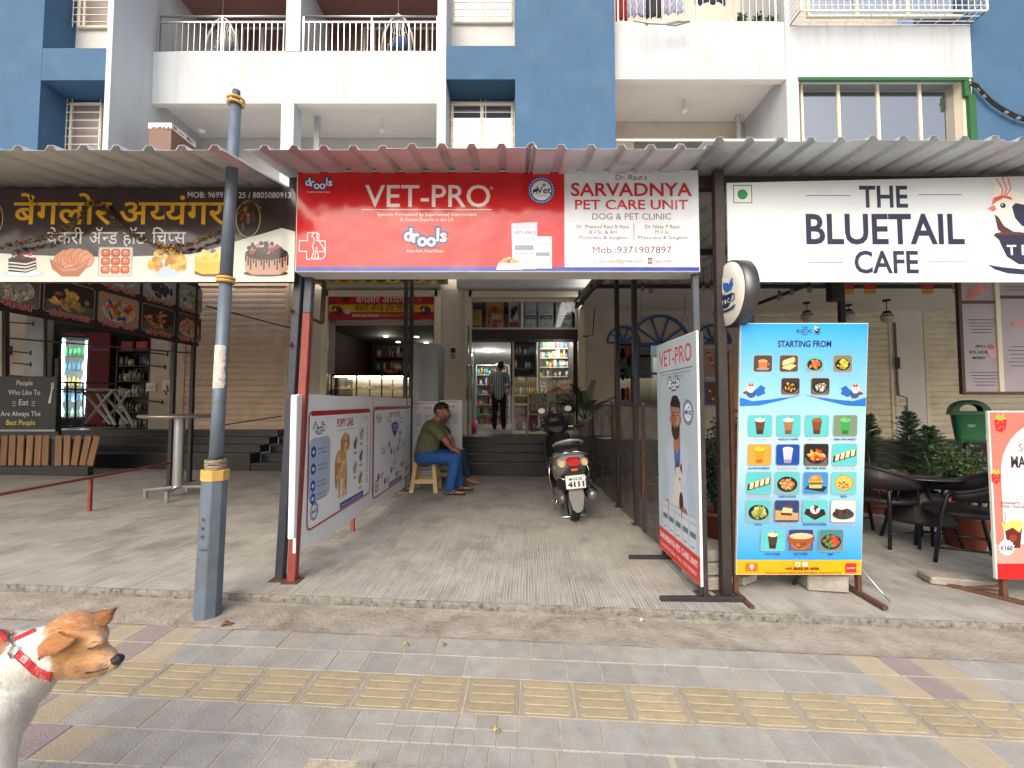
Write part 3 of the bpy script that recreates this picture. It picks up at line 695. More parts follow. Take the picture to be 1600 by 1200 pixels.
for (x, y, t, l) in ((-5.0, 6.70, 3.6, 'right one of the paired black posts behind the bar table'), (-5.0, 6.32, 3.5, 'left one of the paired black posts behind the bar table'),
                     (-1.57, 6.30, 3.6, 'left one of the twin black posts before the bakery counter'), (-1.57, 6.65, 3.6, 'right one of the twin black posts before the bakery counter'),
                     (1.38, 5.6, 3.5, 'black post in the net fence nearest to the potted palm'), (1.38, 4.8, 3.4, 'black post in the net fence nearest to the tall clinic standee'),
                     (3.72, 4.8, 3.15, 'black post behind the top edge of the blue menu board')):
    post('canopy_post', (x, y, sz(x)), (x, y, t), .055, M_BLK, l)
mb = MB(); mb.box(-.10, .02, -.05, .05, -.16, .16); o = mb.build('junction_box', M_BLK, bevel=.01); o.location = (3.68, 4.8, 2.68); tag(o, 'small black box fixed high on the post behind the menu board', 'box')
for a, b, l in (((X(285,6.7),6.75,2.2), (X(520,5.2),5.2,1.62), 'thin black brace rod crossing in front of the beige shutter'), ((-5.6,5.4,.9),(-4.9,8.0,1.05),'thin black rod low in front of the beige shutter')):
    pass
o = MB().tube([at(322,478,6.7), at(455,513,8.6)], .012, 6).build('brace_rod', M_BLK); tag(o, 'thin black brace rod slanting across the beige shutter', 'rod')
o = MB().tube([at(350,664,8.4), at(440,650,8.75)], .012, 6).build('brace_rod', M_BLK); tag(o, 'thin dark rod leaning at the foot of the beige shutter', 'rod')
# rusty braces at the red post
br = MB(); a = at(479,500,3.25); br.bar(at(452,484,3.14), at(503,505,3.5), .02, .02); br.bar(at(503,505,3.5), at(507,440,3.5), .028, .028); br.bar(at(452,540,3.14), at(466,520,3.3), .016, .016)
tag(br.build('brace_bracket', M_RUST), 'rusty steel bracket under the left end of the red sign', 'bracket')

# ------------------------------------------------------------------ signs
def rel_print(p, name, root, m=None):
    o = p.mb.build(name, m or vmat('print_vinyl', .32, .25), root); o.location = -root.location; return o
def fpix(u0, v0, Y):
    ex = at(u0+1, v0, Y).x-at(u0, v0, Y).x; ez = at(u0, v0-1, Y).z-at(u0, v0, Y).z
    o = at(u0, v0, Y)-Vector((ex*u0, 0, 0))+Vector((0, 0, ez*v0)); return Print(o, (ex,0,0), (0,0,ez))
DB = C(38,52,120)
def drools(p, x, y, w, tag_=True):
    "lettered pet-food logo, centre x, baseline y, total width w"
    k = w/75.0; L = [('d', -27, 2), ('r', -15, 0), ('o', -5, -6), ('o', 9, -6), ('l', 19.5, 2), ('s', 28, 1)]
    for pas, (col, b) in enumerate(((DB, .30), (C(238,238,242), .05))):
        for ch, dx, dy in L: p.text(ch, x+dx*k, y+dy*k, 19*k, col, bold=b*.9, w=None, sx=1.0)
    if tag_: p.text('Feed Real. Feed Clean.', x, y-16*k, 4.2*k, C(240,225,222) if tag_ != 2 else DB, w=57*k)
def vetseal(p, x, y, r):
    p.ell(x, y, r, r, C(34,58,140), n=28); p.ell(x, y, r*.88, r*.88, C(225,228,235), n=28); p.ell(x, y, r*.84, r*.84, C(34,58,140), n=28); p.ell(x, y, r*.73, r*.73, C(228,230,236), n=28)
    for i in range(26):
        a = 2*math.pi*i/26; p.rect(x+r*.93*math.cos(a)-r*.02, y+r*.93*math.sin(a)-r*.02, r*.05, r*.05, C(220,225,235))
    p.text('Vet', x+r*.18, y-r*.22, r*.5, C(28,48,120), bold=.03); p.ell(x-r*.42, y, r*.22, r*.12, C(28,48,120), rot=.4); p.rect(x-r*.62, y-r*.25, r*.08, r*.28, C(28,48,120)); p.rect(x-r*.36, y-r*.25, r*.08, r*.28, C(28,48,120))
    p.rect(x+r*.05, y+r*.36, r*.3, r*.07, C(28,48,120)); p.rect(x+r*.165, y+r*.25, r*.07, r*.3, C(28,48,120)); p.text('UNIVERSE', x+.08*r, y-r*.45, r*.12, C(150,150,160))
SY = 3.08
def board(name, u0, u1, v0, v1, Y, d, label, mface, mside, cat='sign', key=True):
    root = empty(name, at((u0+u1)/2, v1, Y), label, cat); mb = MB(); vm = (v0+v1)/2
    mb.box(at(u0,vm,Y).x, at(u1,vm,Y).x, Y+.001, Y+d, at(u0,v1,Y).z, at(u0,v0,Y).z); o = mb.build('sign_box', mside, root, bevel=.004); o.location = -root.location; return root
M_EDGE = mat('white_sign_edge', C(214,214,210), .5, var=.06, scale=5, bump=.05, dirt=C(140,130,118), dirtamt=.4)
# --- red clinic sign
rt = board('clinic_sign', 462, 1093, 265, 425, SY, .19, 'long red and white light box sign of the pet clinic with big white letters', None, M_EDGE)
p = fpix(777, 345, SY); P_ = C(205,22,30)
p.rect(464, -423, 627, 156, C(228,228,228)); p.rect(464, -417, 418, 149, P_); p.rect(464, -423, 627, 6.5, C(36,62,165)); p.rect(882.5, -417, 208, 147.5, C(222,228,236))
W1 = C(240,232,230)
p.text('VET-PRO', 668, -323, 34, W1, w=195, bold=.012); p.text('®', 768, -296, 4.5, W1); p.rect(565, -328, 203, 1.1, W1)
p.text('Specially Formulated by Experienced Veterinarians', 667, -337.5, 5.2, W1, w=155); p.text('& Animal Experts in the US', 667, -345.5, 5.2, W1, w=83)
drools(p, 665, -378, 75); drools(p, 497, -291, 48)
# cross with a sitting dog in outline
p.line([(481,-363.5),(496,-363.5),(496,-376.5),(509,-376.5),(509,-393),(500,-393)], 1.3, W1); p.line([(481,-363.5),(481,-376),(468.5,-376),(468.5,-392.5),(480,-392.5),(480.5,-405),(486,-405)], 1.3, W1)
p.line([(487.5,-369),(490,-364.5),(494,-363),(499,-366),(498.5,-372),(500,-378),(505,-385),(509.5,-395),(508,-402),(503,-404.5),(494,-404.5),(499,-401),(497,-392)], 1.2, W1); p.line([(487.5,-369),(491,-371),(492,-376),(489,-384),(491.5,-392),(488,-404),(492,-405),(494,-396),(496,-386)], 1.2, W1)
p.poly([(801,-420),(799,-349),(839.5,-347),(838,-420)], C(190,205,226)); p.poly([(834,-419),(834,-369),(862,-369.5),(862,-419)], C(204,214,230))
p.text('VET-PRO', 820, -366, 4.8, C(170,60,70), w=35); p.text('VET-PRO', 848, -383, 4, C(200,90,90), w=25); p.rect(804.5, -391, 29, 8, C(125,138,150)); p.rect(837, -400, 22, 6, C(125,138,150))
for k in range(4): p.rect(805+7.5*k, -397, 5, 1.6, C(130,140,160)); p.rect(838+5.5*k, -404, 3.6, 1.3, C(130,140,160))
for k in range(5): p.rect(806, -376-1.2*k, 27, .4, C(150,160,180))
drools(p, 820, -411, 9, False); drools(p, 848, -414, 8, False)
p.poly([(775,-421),(779,-411),(813,-411),(817,-421)], C(196,200,206)); p.poly([(783,-421),(784,-411),(790,-411),(789,-421)], C(235,238,240))
rr = random.Random(2)
for i in range(60): 
    a = rr.uniform(-1, 1); h_ = rr.uniform(0, 1)*(1-a*a); p.ell(796+a*16, -411+h_*9, 1.6, 1.3, rr.choice([C(214,160,110), C(190,120,80), C(232,186,140)]), n=6)
vetseal(p, 846, -297.5, 21.5)
BR, RD = C(110,50,50), C(196,36,44)
p.text("Dr. Raut's", 987, -280.5, 7.6, BR, w=49, bold=.005); p.text('SARVADNYA', 987, -306, 20, RD, w=188, bold=.032); p.text('PET CARE UNIT', 987, -327, 14.6, RD, w=176, bold=.028)
p.text('DOG & PET CLINIC', 987, -343, 9.6, C(128,96,92), w=123, bold=.008)
for i, (s, w) in enumerate((('Dr. Pramod Raut B Raut', 82), ('B.V.Sc. & AH', 42), ('Physicians & Surgeon', 76))): p.text(s, 942, -357-8.4*i, 5.6, BR, w=w)
for i, (s, w) in enumerate((('Dr Nilay P Raut', 54), ('M.V.Sc.', 23), ('Physicians & Surgeon', 77))): p.text(s, 1035, -357-8.4*i, 5.6, BR, w=w)
p.rect(989.7, -377, 1, 28, RD); p.text('Mob.:9371907897', 987, -395.5, 10.4, BR, w=123); p.text('spcuvet@gmail.com', 969.5, -410, 5.4, BR, w=69); p.text('spcuvet', 1035.5, -410, 5.4, BR, w=26)
p.rrect(926, -412, 6, 7.6, 1, C(150,170,180)); p.ell(929, -408, 2, 2, C(225,235,240), n=10); p.rrect(1011, -412, 7.4, 9.4, 1.5, C(120,60,60)); p.ell(1014.7, -407.5, 2.6, 2.6, C(230,200,190), n=12); p.ell(1014.7, -407.5, 1.5, 1.5, C(140,70,90), n=10)
rel_print(p, 'sign_face', rt, vmat('gloss_vinyl', .16, .35))
# sheet-metal seam on the underside
# --- bakery sign
rt = board('bakery_sign', -230, 461, 299, 440, SY+.03, .05, 'dark brown and white bakery sign with yellow lettering and cake pictures', None, M_BLK)
p = fpix(200, 370, SY+.03); DK = C(58,44,42)
p.rect(-230, -440, 691, 142, C(222,226,214))
cur = [(-230,-298)]+[(-230,-392)]+[(x, -(392+9*math.sin(math.pi*min(1, max(0, (x+60)/440)))-max(0, x-300)**1.2*.095)) for x in range(-200, 460, 20)]+[(461,-362),(461,-292)]
p.poly(cur, DK)
YL = C(232,176,28)
p.text('बेंगलोर', 96, -350, 37, YL, w=152, bold=.018); p.text('अय~य~यंगर'.replace('य~य~य', 'य~य'), 268, -350, 37, YL, w=165, bold=.018)
p.text('बेकरी', 102, -381, 20, C(220,218,214), w=56, bold=.008); p.text('अॅन~ड', 162, -381, 20, C(220,218,214), w=44, bold=.008); p.text('हॉट', 209, -381, 20, C(220,218,214), w=34, bold=.008); p.text('िचप~स', 264, -381, 20, C(220,218,214), w=53, bold=.008)
p.text('MOB: 96993', 291, -308.5, 9, C(225,225,225), w=61, al='L', bold=.01); p.text('25 / 8805080913', 371, -309, 9, C(225,225,225), w=82, al='L', bold=.01)
for cx in (387, -16):
    p.ell(cx, -342, 19.5, 29, C(205,190,150), n=26); p.ell(cx, -342, 18.4, 28, C(52,36,30), n=26); rr = random.Random(5)
    for i in range(26): a = rr.uniform(0, 6.28); q = rr.uniform(.2, .82); p.ell(cx+17*q*math.cos(a), -342+25*q*math.sin(a), rr.uniform(1,3), rr.uniform(2,6), rr.choice([C(150,60,40), C(90,60,40), C(170,130,60), C(60,60,70), C(120,90,70)]), n=8)
    p.rrect(cx-6, -362, 12, 26, 3, C(40,34,36)); p.ell(cx, -344, 4, 6, C(110,90,80)); p.ell(cx, -336, 3, 3.4, C(160,120,90))
# cake slice
p.ell(40, -427, 33, 6.5, C(196,208,222)); p.ell(40, -426, 26, 4.5, C(228,232,238)); p.poly([(16,-424),(15,-404),(30,-401),(58,-403),(60,-420),(44,-426)], C(48,34,34))
for k in range(3): p.poly([(16,-409-5*k),(43,-411.5-5*k),(59,-407-5*k),(59,-409-5*k),(43,-414-5*k),(16,-411-5*k)], C(226,220,216))
rr = random.Random(8)
for i in range(16): p.ell(rr.uniform(18,56), rr.uniform(-405,-396), rr.uniform(2,4), rr.uniform(2,3.4), rr.choice([C(150,30,40), C(70,30,32), C(200,60,60), C(60,44,40)]), n=9)
# biscuit basket
for i in range(9): p.ell(96+i*5.2, -402+abs(i-4)*-1.2+(i % 2)*3, 11, 13, C(208-6*(i%3),130-5*(i%2),88), rot=-.5, n=14); p.ell(97+i*5.2, -401.5+abs(i-4)*-1.2+(i % 2)*3, 8.6, 10.6, C(224,152,108), rot=-.5, n=14)
p.poly([(79,-404),(84,-420),(100,-432),(126,-432),(138,-418),(142,-402),(128,-412),(104,-418)], C(178,112,82)); p.poly([(82,-408),(100,-420),(124,-418),(140,-406),(137,-411),(120,-423),(100,-424)], C(205,140,104))
# tray of nine buns
p.rrect(155, -432, 54, 46, 3, C(168,178,194)); p.rrect(157, -430, 50, 42, 2, C(236,206,170))
for i in range(3):
    for j in range(3): p.rrect(159.5+i*15.4, -427.5+j*13, 14.6, 12.4, 4, C(168,74,40)); p.ell(167+i*15.4, -420.5+j*13, 5, 3.6, C(214,120,66)); p.ell(165.5+i*15.4, -419+j*13, 1.8, 1.1, C(248,208,160), n=8)
# bowl of chips
p.poly([(236,-414),(243,-428),(256,-434),(272,-434),(284,-427),(291,-412)], C(186,204,224)); rr = random.Random(4)
for i in range(64):
    a = rr.uniform(-1, 1); y = -420+rr.uniform(0, 1)*(1-a*a)**.5*34; c = rr.choice([C(226,170,30), C(206,146,20), C(240,196,64), C(186,124,24)]); p.ell(263+a*27, y, rr.uniform(4,6.6), rr.uniform(2.6,5), c, rot=rr.uniform(0,3), n=10)
# yellow cake
p.poly([(306,-402),(306,-426),(318,-431),(340,-431),(352,-426),(352,-402)], C(222,190,52)); p.poly([(306,-423),(318,-428),(340,-428),(352,-423),(352,-428),(340,-432),(318,-432),(306,-428)], C(110,74,40)); p.ell(329, -402, 23, 9, C(240,214,86)); rr = random.Random(9)
for i in range(22): a = rr.uniform(0,6.28); q = rr.uniform(.2,1); p.ell(329+20*q*math.cos(a), -399+8*q*math.sin(a), 4, 3, rr.choice([C(244,222,110), C(228,190,50), C(250,234,160)]), n=8)
for k in range(7): a = R(20+23*k); p.poly([(331,-394),(331+11*math.cos(a),-393+8*math.sin(a)),(333,-396)], C(52,92,48))
# big drip cake
p.ell(417, -427, 35, 5, C(70,48,40)); p.poly([(384,-396),(384,-422),(396,-429),(438,-429),(451,-422),(451,-396)], C(196,150,126)); p.ell(417.5, -396, 33.6, 10, C(46,32,34))
for i in range(17): x = 385+i*4.1; p.rrect(x-1.1, -402-6-((i*7) % 5)*3.4, 2.4, 10+((i*7) % 5)*3.4, 1, C(44,30,32))
rr = random.Random(11)
for i in range(34): a = rr.uniform(0,6.28); q = rr.uniform(.3,1); p.ell(417+28*q*math.cos(a), -389+10*q*math.sin(a), rr.uniform(3,5), rr.uniform(3,4.4), rr.choice([C(60,38,44), C(44,28,34), C(180,40,50), C(196,160,140), C(90,50,50)]), n=9)
rel_print(p, 'sign_face', rt, vmat('gloss_vinyl', .16, .35))
# tinsel garland on the bakery sign
def garland(pts, label, n=420, seed=1):
    rr = random.Random(seed); mb = MB(); P3 = [at(u, v, SY-.01) for u, v in pts]
    cols = [mat('gold_tinsel', C(150,112,40), .35, metal=.6, var=.3, scale=40, bump=0), mat('brown_dry_leaf', C(98,72,46), .8, var=.3, scale=30, bump=0)]
    mb.tube(P3, .003, 4, cols[1])
    for i in range(n):
        s = rr.uniform(0, len(P3)-1.001); k = int(s); c = P3[k].lerp(P3[k+1], s-k)+Vector((rr.uniform(-.016,.016), rr.uniform(-.02,0), rr.uniform(-.018,.018)))
        a, b = Vector((rr.uniform(-1,1), rr.uniform(-1,1), rr.uniform(-1,1)))*.012, Vector((rr.uniform(-1,1), rr.uniform(-1,1), rr.uniform(-1,1)))*.008
        mb.add([c-a, c-b, c+a, c+b], [(0,1,2,3)], rr.choice(cols))
    return tag(mb.build('garland'), label, 'garland')
garland([(0,386),(22,383),(50,378),(78,372),(92,366),(112,352),(128,340),(140,322),(150,313),(163,322),(172,338)], 'dried tinsel garland on the left half of the bakery sign')
garland([(163,322),(180,345),(200,362),(222,374),(248,385),(272,387),(300,383),(325,372),(345,364)], 'dried tinsel garland drooping under the second line of bakery lettering', seed=2)
garland([(372,335),(384,322),(396,314),(408,322)], 'short scrap of tinsel above the oval picture on the bakery sign', 70, 3)

# --- cafe banner
rt = board('cafe_banner', 1137, 1860, 288, 440, SY, .02, 'wide white cafe banner with dark lettering and a bird sitting in a cup', None, M_EDGE)
p = fpix(1400, 360, SY); NV = C(44,38,66)
p.poly([(1137,-440),(1137,-285.5),(1600,-275),(1860,-269),(1860,-441)], C(216,224,230))
p.rect(1147, -317.5, 29.5, 28.6, C(40,74,56)); p.rect(1148.2, -316.3, 27.1, 26.2, C(218,224,226)); p.ell(1161.5, -303.5, 8, 8, C(22,140,72))
p.text('THE', 1382.5, -323.5, 33, NV, w=74, bold=.035); p.text('BLUETAIL', 1383, -380.5, 45.5, NV, w=245, bold=.035); p.text('CAFE', 1383, -426, 33.5, NV, w=98, bold=.035)
for a, b, v in ((1261,1331,306), (1437,1505,304.5), (1260,1315,410.5), (1449,1507,409.5)): p.rect(a, -v, b-a, 1, C(60,52,60))
def birdcup(p, x, y, k, navy=NV, blue=None, letters=True):
    "emblem: a crested bird in a cup; x,y = cup rim left end; k = scale"
    Q = lambda pts: [(x+a*k, y+b*k) for a, b in pts]
    p.poly(Q([(22,62),(8,80),(2,52),(4,34),(20,14),(45,10),(70,22),(78,42),(66,58),(44,66)][1:]), C(236,232,226))
    p.poly(Q([(32,44),(38,50),(66,44),(80,30),(82,14),(64,8),(46,14),(36,26)]), blue or navy); p.poly(Q([(70,30),(96,54),(104,48),(100,36),(108,30),(94,14),(76,10)]), blue or navy)
    p.poly(Q([(4,32),(10,28),(18,14),(34,4),(52,2),(20,-1),(8,8)]), C(84,44,36)); p.ell(x+28*k, y+1*k, 26*k, 4*k, C(96,52,40))
    p.poly(Q([(0,46),(4,58),(16,62),(30,60),(40,46),(34,54),(20,58),(8,52)]), C(226,84,66))
    for dx, dy in ((10,88),(19,92),(28,90)): p.line(Q([(14+dx*.3,60),(12+dx*.7,72),(dx,dy)]), 1.8*k, C(222,96,74))
    p.poly(Q([(-7,41),(4,47),(8,40),(2,36)]), C(210,130,96)); p.ell(x+18*k, y+46*k, 4.4*k, 4*k, C(40,34,34)); p.ell(x+17*k, y+47*k, 1.4*k, 1.2*k, C(235,235,235), n=8)
    cup = [(0,0)]+[(6+3*t, -8*t) for t in range(1, 3)]+[(20,-34),(38,-46),(66,-46),(84,-34),(94,-14),(98,0)]; p.poly(Q(cup), navy)
    p.poly(Q([(-11,-46),(0,-54),(20,-60),(60,-63),(100,-60),(118,-50),(112,-46),(90,-52),(50,-54),(10,-50)]), navy)
    p.line(Q([(96,-6),(110,-8),(112,-22),(96,-32)]), 5*k, navy)
    if letters: p.text('T B C', x+50*k, y-31*k, 15*k, C(240,240,240), w=58*k, bold=.03)
birdcup(p, 1551, -367, 1.0)
rel_print(p, 'sign_face', rt, vmat('banner_cloth', .3, .5))

# --- round cafe sign (faces along the street)
c = at(1150, 457, 2.93); cx, cy, cz_ = c; cx = X(1146, 2.93)
rt = empty('round_sign', (cx, cy+.05, cz_), 'round double-faced cafe sign with a cup emblem fixed to the rusty post', 'sign'); r = .232
Mx = Matrix.Rotation(R(90), 4, 'Y'); mb = MB(); mb.lathe([(r-.012, 0), (r, .006), (r, .094), (r-.012, .10)], n=40, M=Mx); mb.build('sign_rim', mat('brushed_rim', C(92,90,92), .35, metal=.7, var=.1, scale=4, bump=.05), rt)
for s in (0, 1):
    mb = MB(); mb.lathe([(.001, -.016), (r*.6, -.013), (r*.93, -.004), (r*.97, .004)] if s == 0 else [(r*.97, .096), (r*.93, .104), (r*.6, .113), (r*.001, .116)], n=40, M=Mx); mb.build('sign_disc', mat('milky_acrylic', C(226,224,218), .25, var=.03, scale=3, bump=0), rt)
p = Print((-.0185, 0, 0), (0,-1/100,0), (0,0,1/100)); birdcup(p, -9, -1, .19, C(30,40,92), C(40,110,190)); rel = p.mb.build('emblem', vmat('print_vinyl', .32, .25), rt)
mb = MB(); mb.bar((.05, .20, .08), (.05, .30, .08), .03, .03); mb.bar((.05,.20,-.08), (.05,.30,-.08), .03,.03); mb.build('sign_bracket', M_BLK, rt)

# --- hanging bakery menu banner that divides the bays (runs away from the street)
rt = empty('menu_banner', (-4.98, 5.5, 2.26), 'dark brown menu banner with snack pictures hanging over the bakery entrance', 'banner')
mb = MB(); mb.box(-4.995, -4.982, 3.3, 6.78, 2.27, 3.24); o = mb.build('banner_sheet', M_BLK, rt); o.location = -rt.location
p = Print((-4.98, 0, 0), (0,.01,0), (0,0,.01)); p.rect(330, 227, 348, 97, C(52,32,34))
cells = [(395,52,[C(214,200,176),C(226,214,190)],C(120,84,74),'ई पेढा'), (452,54,[C(216,170,92),C(200,150,76),C(228,184,108)],C(46,34,32),'कोकोनट-नानकटाई'), (512,54,[C(220,60,40),C(240,150,40),C(50,70,150),C(230,180,60)],C(196,150,128),'िपंटेड केक'), (573,54,[C(206,130,70),C(60,34,26),C(214,146,84)],C(54,40,38),'डोरा केक'), (633,48,[C(222,120,68),C(236,146,90)],C(90,64,54),'लादी पाव')]
for i, (x, w, it, bgc, lb) in enumerate(cells):
    for row in (0, 1):
        y0 = 236+row*46; h = 36; p.frame(x-1, y0-1, w+2, h+2, 4, .8, C(190,176,168), C(52,32,34))
        it2 = it if row == 0 else [[C(226,190,170)], [C(180,120,90)], [C(214,90,80),C(220,180,170)], [C(40,46,76),C(30,34,56)], [C(110,140,70),C(150,170,100)]][i]
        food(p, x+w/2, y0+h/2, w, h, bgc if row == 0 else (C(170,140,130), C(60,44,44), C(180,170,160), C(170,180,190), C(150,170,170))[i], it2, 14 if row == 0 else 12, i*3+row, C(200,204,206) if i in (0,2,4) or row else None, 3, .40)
        p.text(lb if row == 0 else ('पेढा','नानकटाई','जेल रोल','ईवान केक','नमकीन')[i], x+w/2, y0-4, 6.2, C(206,40,52), w=min(w*.8, 46), bold=.02, outline=C(220,190,186), ow=.06)
rel_print(p, 'banner_print', rt)

# --- white poster barrier beside the red post
PX = -1.55
rt = empty('poster_barrier', (PX, 3.15, .3), 'long white barrier with two pet care posters running back from the red post', 'poster barrier')
mb = MB(); y0, y1 = 3.12, 6.57; zb0, zb1, zt0, zt1 = .297, .144, 1.435, 1.445; n = 20; vs = []
for side in (0, 1):
    for i in range(n+1):
        t = i/n; y = y0+(y1-y0)*t; b = .004*math.sin(t*9)+.003*math.sin(t*23)
        for z in (zb0+(zb1-zb0)*t+.006*math.sin(t*17), zt0+(zt1-zt0)*t+.004*math.sin(t*21)): vs.append((PX+b-(.02 if side else 0), y, z))
m = (n+1)*2
fs = [(2*i, 2*i+2, 2*i+3, 2*i+1) for i in range(n)]+[(m+2*i+1, m+2*i+3, m+2*i+2, m+2*i) for i in range(n)]+[(2*i+1, 2*i+3, m+2*i+3, m+2*i+1) for i in range(n)]+[(0,1,m+1,m)]
mb.add(vs, fs); o = mb.build('barrier_sheet', mat('white_flex', C(230,232,238), .4, var=.04, scale=2, bump=.5, bscale=2.5), rt); o.location = -rt.location
p = Print((PX+.009, 3.12, 0), (0,.01,0), (0,0,.01)); RF = C(172,34,44)
for x0_, x1_, z0_, z1_ in ((14,157,40,131), (168,340,30,133)):
    p.frame(x0_, z0_, x1_-x0_, z1_-z0_, 6, 1.6, RF, C(234,237,242)); p.rect(x0_+4, z1_-4, x1_-x0_-8, 3.4, RF)
    drools(p, x0_+18, z1_-16, 22, False); p.text('VET-PRO', x1_-14, z1_-13, 5, C(214,130,136), w=18); vetseal(p, x0_+12, z0_+13, 7)
    p.rect(x0_+62, z0_+2, 60, 5.5, C(36,56,150)); p.text('Feed your pet the best nutrition', x0_+92, z0_+3.4, 2.6, C(225,228,240), w=52)
p.text('PUPPY CARE', 86, 116, 7, RF, w=38, bold=.04); p.rect(66, 112.6, 40, .5, C(150,150,160)); p.text('PUPPY NUTRITION', 254, 119, 6.5, RF, w=50, bold=.04)
p.rrect(15.6, 60, 38, 50, 7, C(170,186,208)); 
for k, (z, s, s2) in enumerate(((99,'Based on','our research'), (86,'Built for their','healthy growth'), (73,'Easy to digest and','tasty for pups'), (63,'Immunity and joints','for every breed'))):
    pts = [(23+4.6*math.cos(R(60*i+30)), z+4.8*math.sin(R(60*i+30))) for i in range(6)]; p.poly(pts, C(28,62,158)); p.ell(23, z, 2.2, 1.6, C(200,214,240), n=10); p.text(s, 31, z+.8, 1.9, C(50,54,70), al='L', w=16); p.text(s2, 31, z-2.4, 1.9, C(50,54,70), al='L', w=16)
def puppy(p, x, z, k):
    G1, G2, G3 = C(206,168,116), C(178,132,84), C(226,196,150)
    for dx, dz, rx, rz, c in ((-9,16,9,14,G1), (-13,10,4,15,G2), (-6,2,3.4,14,G1), (3,0,3.4,16,G3), (9,3,3.2,14,G2), (2,16,9,14,G1), (4,24,7,9,G3), (6,36,9.5,10,G1), (-1,34,4,8,G2), (14,36,3.6,8,G2), (8,31,4.6,5,G3)): p.ell(x+dx*k, z+dz*k, rx*k, rz*k, c, n=14)
    for q in range(30):
        rr_ = random.Random(q); p.ell(x+rr_.uniform(-14,9)*k, z+rr_.uniform(2,30)*k, 1.6*k, 3*k, rr_.choice([G1,G2,G3]), rot=rr_.uniform(-.5,.5), n=7)
    p.ell(x+8.6*k, z+31*k, 1.6*k, 1.3*k, BLK, n=9); p.ell(x+5*k, z+38*k, 1*k, 1*k, BLK, n=8); p.ell(x+11*k, z+37.6*k, 1*k, 1*k, BLK, n=8)
    for dx in (-6, 3, 9): p.ell(x+(dx+1)*k, z-12*k, 4*k, 2.4*k, G3, n=10)
puppy(p, 80, 66, .96)
for (x, z, r_, c) in ((112,98,7,C(120,84,60)), (129,106,7.5,C(150,156,164)), (112,74,7,C(190,150,110)), (128,84,7,C(90,60,52)), (127,62,7.5,C(160,96,70))):
    p.ell(x, z, r_, r_, C(170,180,196), n=8); p.ell(x, z, r_*.9, r_*.9, C(226,226,226), n=8); p.ell(x-1, z-1.5, r_*.5, r_*.62, c, n=10); p.ell(x+2, z+2.6, r_*.34, r_*.34, tuple(k*.6 for k in c), n=10); p.rect(x-5, z-r_-2.6, 10, .9, C(90,96,120)); p.rect(x-4, z-r_-4.2, 8, .8, C(120,124,140))
p.text('THE RIGHT NUTRITION AND CARE', 145, 84, 3.4, RF, w=62, rot=R(-90), bold=.03)
# second poster: a shield with a ring of figures
for i in range(9):
    a = R(200+i*35); x, z = 254+27*math.cos(a), 92+19*math.sin(a); p.ell(x, z, 8, 6, C(196,204,222), n=14); p.ell(x, z, 7.2, 5.3, C(224,226,234), n=14); p.ell(x, z-.5, 3.4, 3.8, (C(150,90,60), C(90,60,50), C(196,150,100), C(70,84,110))[i % 4], n=10)
    if i % 2 == 0: p.text(('Skin and coat','Strong bones','Gut health','Muscle','Immunity')[i//2], 254+52*math.cos(a), 92+30*math.sin(a), 3.4, (RF, C(44,64,140))[i//2 % 2], w=22); p.rect(254+52*math.cos(a)-9, 92+30*math.sin(a)-3, 18, .9, C(110,114,140)); p.rect(254+52*math.cos(a)-8, 92+30*math.sin(a)-5.2, 16, .9, C(110,114,140))
p.poly([(240,112),(268,112),(266,100),(254,92),(242,100)], C(40,66,156)); p.text('COMPLETE', 254, 106, 3, C(230,232,240), w=20); p.text('FOOD', 254, 101, 3, C(230,232,240), w=12)
for k in range(6): x = 186+k*26; z = 52-(k % 2)*9; p.ell(x, z, 4, 4.4, C(40,52,110), n=9); p.rect(x+6, z+1.4, 14, .9, C(110,114,140)); p.rect(x+6, z-.8, 14, .9, C(110,114,140)); p.rect(x+6, z-3, 10, .9, C(110,114,140))
rel_print(p, 'poster_print', rt)
mb = MB(); mb.box(X(457,3.05)-.003, X(466,3.05), 3.03, 3.075, .42, 1.43); o = mb.build('curled_edge', mat('white_flex', C(222,224,230)), rt, bevel=.008); o.location = -rt.location
mb = MB(); mb.box(PX-.055, PX-.025, 4.33, 4.36, sz(PX), 1.3); mb.box(PX-.055, PX-.025, 5.9, 5.93, sz(PX), 1.3); mb.box(PX-.05, PX-.025, 3.2, 6.5, 1.26, 1.29); o = mb.build('barrier_frame', M_RED, rt); o.location = -rt.location
# --- smaller posters across the bay, facing the street
for u0, u1, v0, v1, Y, lb in ((643,685,627,742,6.72,'white upright poster at the far end of the poster barrier, below the steel cabinet'), (687,722,625,735,7.05,'narrow white poster behind the head of the seated man')):
    rt = board('standing_poster', u0, u1, v0, v1, Y, .03, lb, None, M_EDGE, cat='poster'); rt.location.z = at(u0,v1,Y).z; p = fpix((u0+u1)/2, 680, Y)
    p.rect(u0+.5, -v1+.5, u1-u0-1, v1-v0-1, C(206,212,224)); p.rect(u0+2, -v0-3.4, u1-u0-6, 1.2, RF); p.text('VET-PRO', u0+26 if u1-u0 > 40 else u0+18, -v0-12, 3, RF, w=12, bold=.05); drools(p, u0+6, -v0-11, 6, False)
    for k in range(6): p.rect(u0+6, -v0-22-k*3, 10, .8, C(110,120,150)); p.rect(u0+20, -v0-22-k*3, 8, .8, C(150,110,120))
    p.rect(u0+1, -v1+8, u1-u0-4, 1, RF); rel_print(p, 'poster_print', rt)

